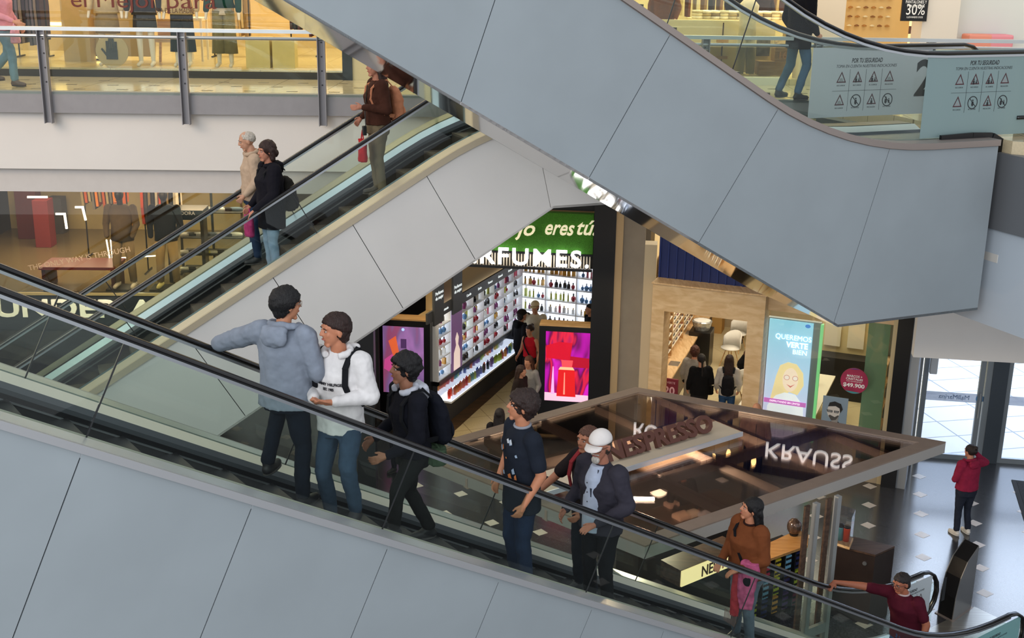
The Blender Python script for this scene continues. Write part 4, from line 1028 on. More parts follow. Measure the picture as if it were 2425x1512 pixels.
bm = new_bm(); fbox(bm, FB, 0.0, 2.4, -.02, .02, zt1 + .15, zt1 + .5); part('header_board', bm, M('header_black', '#1b1c1e', .5), T2)
bm = new_bm(); fbox(bm, FB, -.2, 2.6, .3, .5, 0, 4.5); struct('wall_perfume_back', bm, M('perfume_back', '#b8a27c', .7))
bm = new_bm(); slab(bm, [FPf.p(-6, .4, 0)[:2], FPf.p(.3, .4, 0)[:2], FPf.p(.6, 8, 0)[:2], FPf.p(-6, 8, 0)[:2]], 4.55, 4.65); struct('ceiling_perfume', bm, M('perf_ceiling', '#2b2a28', .8))
# perfume bottles: one of each kind, then copies
def bottle(kind, cb, cc):
    t = thing('perfume_bottle', '', 'perfume bottle', (0, 0, 0), local=True)
    bm = new_bm()
    if kind == 0: box(bm, (0, 0, .045), (.055, .03, .09))
    elif kind == 1: lathe(bm, (0, 0, 0), [(.03, 0), (.034, .05), (.024, .085), (.01, .09)], 12)
    elif kind == 2: box(bm, (0, 0, .06), (.04, .03, .12))
    else: lathe(bm, (0, 0, 0), [(.02, 0), (.038, .03), (.036, .06), (.012, .08)], 12)
    part('flask', bm, M('flask' + cb[1:], cb, .15, spec=.8), t)
    bm = new_bm(); h = (.09, .09, .12, .08)[kind]; lathe(bm, (0, 0, h), [(.012, 0), (.013, .035), (.01, .04)], 10); part('cap', bm, M('cap' + cc[1:], cc, .3, .4), t)
    return t
kinds = [bottle(i % 4, cb, cc) for i, (cb, cc) in enumerate((('#d9a441', '#3a2a16'), ('#1a1a1f', '#8a8a8e'), ('#c2576a', '#e6c7b0'), ('#5f8fc0', '#d9dde2'), ('#e3e3e0', '#b99b5a'), ('#8a3f7c', '#232226'), ('#c9cf6a', '#f0f0f0'), ('#a81e2c', '#1c1c1c')))]
rnd = random.Random(4)
used = set(); nb_ = 0
def putbottles(F, t0, bw, nb, z0, z1, rows, w, skip, per, grp, labf):
    global nb_
    for k in range(nb):
        if k in skip: continue
        for r in range(rows):
            z = z0 + (z1 - z0) * r / rows + .022
            kk = rnd.randrange(8); m = per
            for j in range(m):
                src = kinds[kk if rnd.random() < .7 else rnd.randrange(8)]
                p_ = F.p(t0 + (k + (j + 1) / (m + 1)) * bw + rnd.uniform(-.01, .01), w + rnd.uniform(-.03, .03), z)
                sc_ = rnd.uniform(.8, 1.25)
                o = src if (src.name not in used) else clone(src)
                used.add(src.name)
                o.location = p_; o.rotation_euler = (0, 0, rnd.uniform(0, 3)); o.scale = (1.25 * sc_,) * 3
                o['label'] = labf(k, r); o['group'] = grp(k, r); nb_ += 1
rown = ['lowest', 'second', 'third', 'fourth', 'fifth', 'top']
bayn = ['first', 'second', 'third', 'fourth', 'fifth', 'sixth', 'seventh', 'last']
putbottles(FW, -.25, bw1, 8, .9, zt1, 6, -.14, (1,), 3, lambda k, r: 'bottles on the long wall, %s bay, %s shelf' % (bayn[k], rown[r]), lambda k, r: 'perfume bottle on the %s shelf of the %s bay of the long lit wall' % (rown[r], bayn[k]))
bk = ['left', 'middle', 'right']
putbottles(FB, .06, bw2, 3, .9, zt1 + .15, 5, .11, (), 6, lambda k, r: 'bottles on the back wall, %s bay, %s shelf' % (bk[k], rown[r]), lambda k, r: 'perfume bottle on the %s shelf of the %s bay of the back wall' % (rown[r], bk[k]))
# glass counter along the side wall with coloured testers
t = thing('glass_counter', 'long lit glass counter with coloured testers in front of the left shelves', 'counter', FW.p(2, -.4, .5))
CZ = .52
bm = new_bm(); fbox(bm, FW, -.35, LW - .4, -.58, -.27, CZ + .04, CZ + .06); part('lit_tray', bm, m_lit, t)
bm = new_bm(); fbox(bm, FW, -.35, LW - .4, -.58, -.27, CZ, CZ + .04); part('tray_frame', bm, m_sw, t)
for w in (-.585, -.275):
    bm = new_bm(); fbox(bm, FW, -.35, LW - .4, w, w + .006, CZ + .06, .84); part('glass_side', bm, m_dglass, t)
bm = new_bm(); fbox(bm, FW, -.35, LW - .4, -.40, -.27, 0, CZ); part('recessed_base', bm, M('base_grey', '#3a3a3c', .5), t)
cols = ['#e8432a', '#ef6a2d', '#e0473f', '#3a9a9a', '#4a64b8', '#2d2d33', '#8a5fa8', '#b6c62c', '#f09a28', '#f2c24a', '#e9e9e9']
k = 0
for j in range(44):
    tt = -.25 + j * (LW - .5) / 44
    c_ = cols[min(10, (j * 11) // 44)] if rnd.random() < .75 else rnd.choice(cols)
    bm = new_bm(); p_ = FW.p(tt, -.46 + rnd.uniform(-.04, .04), CZ + .06); box(bm, (p_.x, p_.y, CZ + .13), (.055, .05, .14), R(21)); box(bm, (p_.x, p_.y, CZ + .2175), (.025, .025, .035), R(21))
    tag(obj('tester_bottle', bm, M('tester' + c_[1:], c_, .25)), 'tester bottle standing in the long glass counter', 'bottle', 'testers in the glass counter')
# ================================================================ optician
FO = Frame((1.9, 22.75), azd(112.4), azd(22.4))
m_ply = wood('birch_ply', '#c8a678', '#dcc096', sc=1.6, axis=(2, 2, 6), rough=.5)
m_flo = tiled('optics_floor', '#cabb96', '#a89878', 1.6, 1.6, rot=R(-22), rough=.25, gw=.01, var=.05)
bm = new_bm(); slab(bm, [FO.p(.25, .1, 0)[:2], FO.p(5.3, .1, 0)[:2], FO.p(5.3, 8.7, 0)[:2], FO.p(.25, 9, 0)[:2]], .002, .012); struct('floor_optician', bm, m_flo)
bm = new_bm(); fbox(bm, FO, .25, 5.3, 8.6, 8.7, 0, 5.8); struct('wall_optician_back', bm, M('optics_back', '#b9a684', .7, var=.1, scale=1))
bm = new_bm(); fbox(bm, FO, 5.3, 5.36, .3, 8.7, 0, 5.8); struct('wall_optician_right', bm, M('optics_right', '#c5b48d', .7))
# plywood portal
t = thing('plywood_portal', 'pale plywood portal framing the entrance of the optician', 'portal', FO.p(1.9, 0, 0))
def opx(x, y, w=0.0): return fpx(FO, x, y, w)
tL, tl_, tr_, tR = opx(1542, 760, -.3)[0], opx(1572, 760, -.3)[0], opx(1770, 760, -.3)[0], opx(1810, 760, -.3)[0]
zT = opx(1549, 672, -.3)[1]; zi = opx(1650, 747, -.3)[1]
bm = new_bm(); fbox(bm, FO, tL, tl_, -.3, .15, 0, zi); part('left_post', bm, m_ply, t)
bm = new_bm(); fbox(bm, FO, tr_, tR, -.3, .15, 0, zi); part('right_post', bm, m_ply, t)
bm = new_bm(); fbox(bm, FO, tL, tR, -.3, .15, zi, zT); part('head_panel', bm, m_ply, t)
bm = new_bm(); fbox(bm, FO, tL - .02, tR + .02, -.32, .16, zT, zT + .03); part('top_cap', bm, m_oak_l, t)
bm = new_bm(); fbox(bm, FO, tL - .02, 5.3, .1, .3, zT - .1, 5.8); struct('wall_optician_front', bm, M('navy_ribbed', '#12245f', .5, var=.12, scale=6, stretch=(8, 8, .2)))
bm = new_bm()
for k in range(30): fbox(bm, FO, tL + k * .16, tL + k * .16 + .02, .08, .1, zT - .05, 5.8)
struct('trim_21', bm, M('navy_rib', '#1a2e6e', .5))
# beam and window of the optician
zb_ = opx(1900, 750, 0)[1]
bm = new_bm(); fbox(bm, FO, tR, 5.4, -.02, .2, zb_ + .05, zb_ + .4); struct('trim_22', bm, m_ply)
window(4, FO, tR + .05, 5.3, .3, zb_ + .05, 0.0, glass('optics_glass', '#f7faf6', 0.03, blend=.2))
bm = new_bm(); fbox(bm, FO, tR, 5.45, -.05, .2, 0, .3); struct('trim_23', bm, M('stone_base', '#b3a286', .5, var=.1))
bm = new_bm(); fbox(bm, FO, 5.28, 5.36, -.06, .3, 0, 5.8); struct('trim_24', bm, M('cream_trim', '#cdbb93', .4, .2))
bm = new_bm(); fbox(bm, FO, 5.36, 5.62, -.16, .4, 0, 6.2); struct('trim_25', bm, m_blk)
bm = new_bm(); fbox(bm, FO, 5.62, 5.78, -.1, .4, 0, 6.2); struct('wall_pier_right', bm, M('pier_grey', '#9da1a4', .5, .2))
# green tinted glass fin
a, _ = opx(2052, 800, .1); c, _ = opx(2105, 800, .1)
bm = new_bm(); fbox(bm, FO, a, c, .3, .31, .3, zb_); tag(obj('frosted_panel', bm, frosted('green_film', '#7f9f86', .75)), 'frosted green glass panel at the right end of the optician window', 'glass panel')
# lit banner
t = thing('lit_banner', 'tall lit banner with a smiling blonde woman in glasses beside the plywood portal', 'banner', FO.p(3.5, .25, 0))
b0, bz1 = opx(1823, 755, .2); b1, _ = opx(1927, 765, .2); bz0 = .5
m_ban = bpy.data.materials.new('banner_blue'); m_ban.use_nodes = True
nt = m_ban.node_tree; bs = nt.nodes['Principled BSDF']; tc_ = nt.nodes.new('ShaderNodeTexCoord'); sp = nt.nodes.new('ShaderNodeSeparateXYZ'); cr_ = nt.nodes.new('ShaderNodeValToRGB')
nt.links.new(tc_.outputs['Generated'], sp.inputs[0]); nt.links.new(sp.outputs[2], cr_.inputs[0])
e = cr_.color_ramp.elements; e[0].color = hexc('#d9c9ea'); e[0].position = 0.0; e[1].color = hexc('#8fcbe6'); e[1].position = 1.0; q = e.new(.5); q.color = hexc('#b4cdee')
nt.links.new(cr_.outputs[0], bs.inputs['Base Color']); nt.links.new(cr_.outputs[0], bs.inputs['Emission Color']); bs.inputs['Emission Strength'].default_value = .75
bm = new_bm(); fbox(bm, FO, b0, b1, .2, .24, bz0, bz1); part('lit_face', bm, m_ban, t)
bm = new_bm(); fbox(bm, FO, b0 - .03, b1 + .14, .24, .34, bz0 - .2, bz1 + .02); part('housing', bm, M('housing_grey', '#8f979a', .4, .3), t)
bm = new_bm(); fbox(bm, FO, b1 + .13, b1 + .18, .2, .3, bz0, bz1); part('green_edge', bm, EM('edge_green', '#7fd08a', .6), t)
def ftext(s, F, t_, z_, w, size, mat, parent, name='lettering', width=None, bold=0, shear=0, align='CENTER', ext=.002):
    b = text_bm(s, size, ext, shear=shear, bold=bold, align=align, width=width); place_bm(b, F.p(t_, w, z_), F.u, UP); return part(name, b, mat, parent)
bw = b1 - b0; mid = (b0 + b1) / 2; m_bw = EM('banner_white', '#ffffff', .9)
def bz(y): return opx(1870, y, .2)[1]
ftext('QUEREMOS', FO, mid + .06, bz(800), .19, .14, m_bw, t, width=bw * .82)
ftext('VERTE', FO, mid + .14, bz(817), .19, .15, m_bw, t, width=bw * .5, bold=.004)
ftext('BIEN', FO, mid + .2, bz(833), .19, .13, m_bw, t, width=bw * .32)
ftext('DISFRUTANDO SIN LÍMITES', FO, mid, bz(955), .18, .05, m_bw, t, width=bw * .7)
def art(parent, F, w, c, sx, sz, name, col, pts, d=0.0, s=.7, emi=True):
    bm = new_bm(); prism(bm, F, [(c[0] + sx * x, c[1] + sz * y) for x, y in pts], w - .002 - d, w - d); return part(name, bm, EM('art_' + col[1:], col, s) if emi else M('artp_' + col[1:], col, .6), parent)
def ell(cx, cy, rx, ry, n=20, a0=0, a1=2 * math.pi): return [(cx + rx * math.cos(a0 + (a1 - a0) * k / n), cy + ry * math.sin(a0 + (a1 - a0) * k / n)) for k in range(n)]
fc = (mid + .02, bz(905)); S = bw * .5
art(t, FO, .2, fc, S, S, 'picture_hair', '#f1d9a4', [(-.05, .95), (.35, .9), (.68, .5), (.75, -.1), (.5, -.6), (.1, -.5), (-.4, -1.2), (-.9, -1.9), (-.75, -1.0), (-.55, .2), (-.4, .75)], .001)
art(t, FO, .2, fc, S, S, 'picture_blouse', '#eef0f8', [(-.5, -.75), (-.1, -.55), (.4, -.6), (.8, -1.1), (.9, -2.4), (-.9, -2.4), (-.85, -1.3)], .0015)
art(t, FO, .2, fc, S, S, 'picture_face', '#f6dcc8', ell(.12, .1, .36, .58), .003)
for dx in (-.05, .34): art(t, FO, .2, fc, S, S, 'picture_glasses', '#c99a8a', ell(dx, .2, .14, .13, 14), .005); art(t, FO, .2, fc, S, S, 'picture_lens', '#f3e2da', ell(dx, .2, .11, .10, 14), .006)
art(t, FO, .2, fc, S, S, 'picture_smile', '#c9746c', [(-.05, -.12), (.15, -.2), (.35, -.08), (.15, -.28)], .005)
art(t, FO, .2, (mid, bz(955)), bw * .49, .045, 'picture_pink_strip', '#c66fc0', [(-1, -1), (1, -1), (1, 1), (-1, 1)], .008)
art(t, FO, .2, (mid + bw * .38, bz(768)), .05, .05, 'round_mark', '#3f7fd0', ell(0, 0, 1, .7, 12), .004)
# round price sign and portrait poster on the window
pc = opx(2023, 903, -.02); r_ = .245
t = thing('round_price_sign', 'round magenta and red price sticker on the optician window', 'sign', FO.p(pc[0], -.02, pc[1] - r_))
bm = new_bm(); prism(bm, FO, [(pc[0] + x, pc[1] + z) for x, z in ell(0, 0, r_, r_, 32)], -.022, -.012); part('disc', bm, M('disc_magenta', '#a3244c', .5, var=.25, scale=3), t)
bm = new_bm(); prism(bm, FO, [(pc[0] + x, pc[1] + z) for x, z in ell(0, 0, r_ * .98, r_ * .98, 12, R(235), R(305))], -.026, -.022); part('teal_segment', bm, M('disc_teal', '#3c8f93', .5), t)
bm = new_bm(); prism(bm, FO, [(pc[0] + x, pc[1] + z) for x, z in ell(0, 0, r_ * .98, r_ * .98, 12, R(70), R(120))], -.026, -.022); part('violet_segment', bm, M('disc_violet', '#5b2f78', .5), t)
ftext('MARCOS +', FO, pc[0], pc[1] + .09, -.03, .06, m_txt_w, t, width=.27, bold=.001)
ftext('CRISTALES', FO, pc[0], pc[1] + .035, -.03, .055, m_txt_w, t, width=.3, bold=.001)
ftext('CON ANTIRREFLEJO', FO, pc[0], pc[1] - .01, -.03, .025, m_txt_w, t, width=.28)
ftext('$49.900', FO, pc[0], pc[1] - .085, -.03, .1, m_txt_w, t, width=.38, bold=.003)
a0, az1 = opx(1950, 937, -.02); a1, _ = opx(2010, 940, -.02); az0 = opx(1980, 1010, -.02)[1] - .25
t = thing('portrait_poster', 'grey poster of a dark haired bearded man in black glasses on the optician window', 'poster', FO.p((a0 + a1) / 2, -.02, az0))
bm = new_bm(); fbox(bm, FO, a0, a1, -.02, -.01, az0, az1); part('paper', bm, M('poster_blue', '#8296a6', .6), t)
pm = ((a0 + a1) / 2 - .01, (az1 * .62 + az0 * .38)); S = (a1 - a0) * .5
for nm_, col, pts, d in (('picture_jacket', '#2f3439', [(-.95, -1.6), (-.75, -.95), (-.2, -.75), (.4, -.7), (.85, -1.1), (.98, -1.6)], .001), ('picture_neck', '#8f8d8a', [(-.15, -.9), (.35, -.85), (.4, -.2), (-.1, -.3)], .002),
                         ('picture_face', '#cfcac3', [(-.5, .45), (-.55, 0), (-.42, -.35), (-.15, -.65), (.2, -.55), (.42, -.2), (.5, .2), (.45, .6), (0, .75)], .003), ('picture_beard', '#4c4a49', [(-.42, -.3), (-.15, -.68), (.2, -.58), (.42, -.2), (.35, -.15), (.1, -.35), (-.3, -.2)], .004),
                         ('picture_hair', '#1b1c1e', [(-.5, .5), (-.4, .85), (0, 1.0), (.5, .85), (.68, .4), (.5, .05), (.42, .45), (.1, .6)], .004), ('picture_glasses', '#101113', [(-.6, .22), (-.12, .2), (-.12, .02), (-.5, .02)], .005), ('picture_glasses', '#101113', [(0, .2), (.42, .22), (.35, .02), (.02, .02)], .005),
                         ('picture_lens', '#8d8f90', [(-.54, .18), (-.17, .16), (-.17, .06), (-.46, .06)], .006), ('picture_lens', '#8d8f90', [(.05, .16), (.36, .18), (.31, .06), (.06, .06)], .006)):
    art(t, FO, -.02, pm, S, S, nm_, col, pts, d, emi=False)
# red discount stand inside the portal
p_ = opx(1567, 895, .3); q_ = opx(1606, 900, .3)
t = thing('discount_board', 'dark red board with large white number at the foot of the eyewear wall', 'sign', FO.p(p_[0], .3, .0))
bm = new_bm(); fbox(bm, FO, p_[0], q_[0], .3, .34, .3, p_[1]); part('board', bm, M('board_red', '#74182a', .6), t)
bm = new_bm(); fbox(bm, FO, p_[0] + .1, q_[0] - .1, .3, .36, 0.0, .3); part('stand', bm, m_dark, t)
ftext('A VERTE', FO, (p_[0] + q_[0]) / 2, p_[1] - .08, .296, .06, M('pale_pink', '#d9a9b0', .6), t)
ftext('20', FO, (p_[0] + q_[0]) / 2, p_[1] - .25, .296, .22, M('pale_pink', '#d9a9b0', .6), t, bold=.006)
# eyewear wall
ea = atz(1609, 867, .8); eb = atz(1650, 801, .8); ed = (eb - ea).normalized(); en = Vector((-ed.y, ed.x, 0)); 
if en.x > 0: en = -en
FE = Frame((ea.x, ea.y), ed, en)
EL = 4.6
bm = new_bm(); fbox(bm, FE, -1.3, EL + .6, .42, .5, 0, 5.8); struct('wall_optician_left', bm, M('optics_left', '#cdb88c', .7))
t = thing('eyewear_wall', 'tall wooden display wall with rows of spectacles inside the optician', 'display wall', FE.p(1.5, .6, 0))
bm = new_bm(); fbox(bm, FE, -.9, EL, .36, .40, .8, 3.4); part('back_panel', bm, m_oak_l, t)
for k in range(11):
    z = 1.0 + k * .19; bm = new_bm(); fbox(bm, FE, -.9, EL, .28, .36, z, z + .012); part('ledge', bm, m_sill, t)
for k in range(5):
    tt = -.9 + k * (EL + .9) / 4; bm = new_bm(); fbox(bm, FE, tt - .02, tt + .02, .27, .36, .85, 3.4); part('divider', bm, m_oak, t)
t = thing('drawer_counter', 'long low wooden counter under the eyewear wall', 'counter', FE.p(1.5, .25, 0))
bm = new_bm(); fbox(bm, FE, -.9, EL, .0, .36, .76, .8); part('counter_top', bm, m_oak_l, t)
bm = new_bm(); fbox(bm, FE, -.88, EL, .03, .36, .0, .76); part('drawer_body', bm, m_dwood, t)
def specs(c):
    t = thing('eyeglasses', '', 'eyeglasses', (0, 0, 0), local=True)
    bm = new_bm()
    for s in (-1, 1):
        P = [Vector((s * .035 + .027 * math.cos(u), 0, .022 + .02 * math.sin(u))) for u in [2 * math.pi * k / 10 for k in range(11)]]
        tube(bm, P, .004, 5)
    tube(bm, [Vector((-.01, 0, .028)), Vector((.01, 0, .028))], .003, 5)
    part('rim', bm, M('rim' + c[1:], c, .3), t)
    bm = new_bm()
    for s in (-1,): tube(bm, [Vector((s * .062, 0, .028)), Vector((s * .06, .13, .02))], .003, 5)
    part('temple', bm, M('rim' + c[1:], c, .3), t)
    bm = new_bm(); tube(bm, [Vector((.062, 0, .028)), Vector((.06, .13, .02))], .003, 5); part('temple', bm, M('rim' + c[1:], c, .3), t)
    return t
sk = [specs(c) for c in ('#16161a', '#5a3320', '#23304e', '#7a1f2a')]; su = set()
ang = math.atan2(en.y, en.x) - math.pi / 2
for r in range(11):
    for k in range(16):
        src = sk[(r * 3 + k * 5) % 4]; o = src if src.name not in su else clone(src); su.add(src.name)
        o.location = FE.p(-.8 + k * .33, .30, 1.013 + r * .19); o.rotation_euler = (0, 0, ang); o.scale = (1.25,) * 3
        rr = ['lowest', 'second', 'third', 'fourth', 'fifth', 'sixth', 'seventh', 'eighth', 'ninth', 'tenth', 'top'][r]
        o['label'] = 'pair of spectacles on the %s ledge of the wooden eyewear wall' % rr; o['group'] = 'spectacles on the %s ledge' % rr
for k, (x, y) in enumerate(((1636, 789), (1597, 862))):
    p_ = atz(x, y, .8); bm = new_bm(); box(bm, (p_.x, p_.y, .805), (.3, .22, .015), ang); tag(obj('table_mirror', bm, m_steel, bevel=.004), ['small framed tray on the far part of the long low counter', 'small framed tray on the near part of the long low counter'][k], 'tray')
p_ = atz(1665, 800, 0.0); 
t = thing('wrapped_basket', 'silver wrapped basket on a dark cabinet behind the eyewear counter', 'basket', atz(1662, 780, .9))
p_ = atz(1662, 780, .9); bm = new_bm(); lathe(bm, p_, [(.18, 0), (.24, .2), (.22, .22)], 14); part('wrapping', bm, M('foil', '#b9bcbc', .25, .6, var=.4, scale=20), t)
bm = new_bm(); lathe(bm, p_, [(.2, .22), (.1, .25)], 14); part('contents', bm, M('tissue', '#e3e0da', .8), t)
bm = new_bm(); box(bm, (p_.x, p_.y, .45), (.6, .5, .9), ang); tag(obj('dark_cabinet', bm, m_black, bevel=.01), 'dark low cabinet carrying the silver wrapped basket', 'cabinet')
p_ = atz(1688, 800, 0.0); bm = new_bm(); box(bm, (p_.x + .1, p_.y + .6, .5), (.5, .5, 1.0), ang); tag(obj('cardboard_carton', bm, M('carton', '#b98f4f', .8), bevel=.01), 'tan carton standing behind the wrapped basket', 'box')
# white shell chairs
def shell_chair(p, rz, lab):
    t = thing('shell_chair', lab, 'chair', p, rz=rz, local=True, group=None)
    mw2 = M('chair_white', '#e6e2d8', .4)
    bm = new_bm(); loft(bm, [((0, 0, .43), .17, .17, 0), ((0, 0, .45), .23, .22, 0), ((0, 0, .47), .23, .22, 0)], 16); part('seat', bm, mw2, t, smooth=True)
    bm = new_bm(); n = 9
    A = [bm.verts.new((.25 * math.sin(u), -.22 * math.cos(u), .47)) for u in [R(-80 + 160 * k / (n - 1)) for k in range(n)]]
    B = [bm.verts.new((.24 * math.sin(u), -.27 * math.cos(u), .84 - .14 * (u / R(80)) ** 2)) for u in [R(-80 + 160 * k / (n - 1)) for k in range(n)]]
    for k in range(n - 1): bm.faces.new((A[k], A[k + 1], B[k + 1], B[k]))
    o = part('backrest', bm, mw2, t, smooth=True); md = o.modifiers.new('shell', 'SOLIDIFY'); md.thickness = .02
    for a in (45, 135, 225, 315):
        bm = new_bm(); tube(bm, [Vector((.1 * math.cos(R(a)), .1 * math.sin(R(a)), .43)), Vector((.24 * math.cos(R(a)), .24 * math.sin(R(a)), 0))], .012, 6); part('leg', bm, m_oak, t)
    return t
for (x, y), rz, lab in (((1735, 935), .6, 'white shell chair between the two long haired customers'), ((1728, 850), 2.4, 'white shell chair beside the leaning woman at the desk'), ((1745, 815), 2.4, 'white shell chair furthest back beside the desk')):
    p_ = atz(x, y, .2); p_.z = .012; shell_chair(p_, rz, lab)
# consultation desk
p_ = atz(1800, 960, .75)
FD2 = Frame(FO.p(2.45, .9, 0)[:2], azd(112.4), azd(22.4))
t = thing('consultation_desk', 'desk with a lit violet front panel and screens inside the optician', 'desk', FD2.p(.6, 0, 0))
bm = new_bm(); fbox(bm, FD2, .0, 1.5, 0, 2.6, .74, .78); part('desk_top', bm, m_sill, t)
bm = new_bm(); fbox(bm, FD2, .03, .1, .05, 2.55, 0.0, .74); part('side', bm, M('desk_side', '#9aa0a4', .5), t)
bm = new_bm(); fbox(bm, FD2, .1, 1.45, .03, .08, 0.0, .74); part('front', bm, M('desk_front', '#8b9094', .5), t)
bm = new_bm(); fbox(bm, FD2, .16, .5, .02, .03, .12, .66); part('lit_panel', bm, EM('panel_lilac', '#c9b7ee', .8), t)
bm = new_bm(); fbox(bm, FD2, .75, 1.1, .02, .03, .12, .66); part('lit_panel', bm, EM('panel_lilac', '#c9b7ee', .8), t)
for k, (w, lab) in enumerate(((.9, 'black desk monitor nearest the shop window'), (1.9, 'black desk monitor further back on the consultation desk'))):
    t = thing('monitor', lab, 'monitor', FD2.p(1.0, w, .78))
    bm = new_bm(); fbox(bm, FD2, .85, 1.25, w, w + .03, .9, 1.2); part('screen', bm, m_black, t)
    bm = new_bm(); fbox(bm, FD2, 1.02, 1.08, w, w + .03, .78, .9); part('stand', bm, m_dark, t)
bm = new_bm(); fbox(bm, FD2, .9, 1.3, .3, .6, .78, .9); tag(obj('teal_box', bm, M('teal', '#2f8f96', .6)), 'teal box on the consultation desk', 'box')
# shelving and counter behind the right window
t = thing('wall_cabinet', 'dark cabinet run with pale panels behind the standing legs in the optician', 'cabinet', FO.p(4.4, 4.2, 0))
bm = new_bm(); fbox(bm, FO, 3.4, 5.28, 4.2, 4.7, 0, .95); part('body', bm, M('cab_dark', '#1c1a1c', .5), t)
bm = new_bm(); fbox(bm, FO, 3.4, 5.28, 4.65, 4.7, .95, 2.4); part('back_panel', bm, M('cab_pale', '#d9c798', .6), t)
for k in range(4): bm = new_bm(); fbox(bm, FO, 3.5 + k * .5, 3.85 + k * .5, 4.6, 4.64, 1.1, 2.1); part('panel', bm, m_sill, t)
t = thing('side_shelf', 'cream open shelf standing against the green glass inside the optician', 'shelf', FO.p(5.0, 1.5, 0))
for k in range(5): bm = new_bm(); fbox(bm, FO, 4.85, 5.2, .6, 2.8, .35 + k * .42, .38 + k * .42); part('shelf_board', bm, m_oak_l, t)
for w in (.6, 2.78): bm = new_bm(); fbox(bm, FO, 4.85, 5.2, w, w + .03, 0, 2.1); part('side', bm, m_oak_l, t)
# ================================================================ coffee kiosk
RZ = 2.8
kR, kB = atz(2240, 1047, RZ), atz(1505, 917, RZ)
kd = azd(54)
kF = kR - kd * 5.6; kL = kB - azd(51) * 4.3
m_kf = M('kiosk_frame', '#8f7d70', .45, .1, var=.05); m_kf2 = M('kiosk_fascia', '#b9b4ae', .4, .4)
m_kg = glass('roof_glass', '#d2c8c4', 0.09, rough=0.01, blend=.16)
t = thing('coffee_kiosk', 'coffee kiosk with a large flat glass roof on steel posts', 'kiosk', ((kR + kB + kF + kL) / 4)[:2] + (0,) if False else Vector(((kR.x + kF.x) / 2, (kR.y + kF.y) / 2 + 1, 0)))
KC = [kB, kR, kF, kL]
def inset(ps, d):
    n = len(ps); out = []
    for i in range(n):
        p, q, r = ps[i - 1], ps[i], ps[(i + 1) % n]
        a = (q - p).normalized(); b = (r - q).normalized()
        na = Vector((a.y, -a.x, 0)); nb = Vector((b.y, -b.x, 0))
        bis = (na + nb); k = d / max(.2, bis.dot(na)); out.append(q + bis * k)
    return out
cen = sum(KC, Vector()) / 4
i1 = inset(KC, .2)
if (i1[0] - cen).length > (KC[0] - cen).length: i1 = inset(KC, -.2)
for i in range(4):
    a, b_, c, d = KC[i], KC[(i + 1) % 4], i1[(i + 1) % 4], i1[i]
    bm = new_bm(); slab(bm, [v[:2] for v in (a, b_, c, d)], RZ - .02, RZ); part('frame_border', bm, m_kf, t)
    off = (d - a) * .12; off2 = (c - b_) * .12
    bm = new_bm(); slab(bm, [v[:2] for v in (a, b_, b_ + off2, a + off)], RZ - .17, RZ - .02); part('fascia', bm, m_kf2, t)
bm = new_bm(); slab(bm, [v[:2] for v in i1], RZ - .035, RZ - .022); part('glass_roof', bm, m_kg, t)
# beams under the glass: four cross beams and two long ones
dd = azd(-37)
for k in range(5):
    s0 = kR - kd * (.9 + k * 1.05); 
    # run until the back edge
    a = s0 + dd * .2; e1 = kB - kR; 
    den = dd.x * e1.y - dd.y * e1.x; lam = ((kR.x - a.x) * e1.y - (kR.y - a.y) * e1.x) / den if abs(den) > 1e-6 else 3
    e2 = kL - kB; den2 = dd.x * e2.y - dd.y * e2.x; lam2 = ((kB.x - a.x) * e2.y - (kB.y - a.y) * e2.x) / den2
    L_ = min(v for v in (lam, lam2) if v > .3)
    bm = new_bm(); bar(bm, Vector((a.x, a.y, RZ - .10)), Vector((a.x, a.y, RZ - .10)) + dd * (L_ - .15), .09, .12); part('cross_beam', bm, M('beam_brown', '#a8968a', .5), t)
for f in (.38, .72):
    a = kF.lerp(kL, f); b_ = kR.lerp(kB, f * .9); bm = new_bm(); bar(bm, Vector((a.x, a.y, RZ - .12)), Vector((b_.x, b_.y, RZ - .12)), .09, .14); part('long_beam', bm, MATS['beam_brown'], t)
# screws in the frame
# posts
m_kp = M('kiosk_post', '#aeb0b0', .35, .5)
def kpost(p, lab=None):
    bm = new_bm(); box(bm, (p.x, p.y, (RZ - .17) / 2), (.07, .07, RZ - .17), R(36)); po = part('post', bm, m_kp, t); return po
pA, pB = atz(1985, 1175, RZ - .17), atz(1934, 1192, RZ - .17)
for p_ in (pA, pB): kpost(p_)
bm = new_bm(); box(bm, (pA.x - .12, pA.y - .02, 1.3), (.09, .03, 2.6), R(36)); part('post_infill', bm, m_dwood, t)
bm = new_bm(); box(bm, (pB.x - .12, pB.y - .02, 1.3), (.09, .03, 2.6), R(36)); part('post_infill', bm, m_dwood, t)
bm = new_bm(); bar(bm, Vector((pA.x, pA.y, .75)), Vector((pB.x, pB.y, .75)), .05, .14); part('cross_rail', bm, m_kp, t)
p_ = kB + (cen - kB) * .12; kpost(p_); p_ = kB.lerp(kL, .5) + (cen - kB) * .1; kpost(p_); p_ = kR + (cen - kR) * .35 ; 
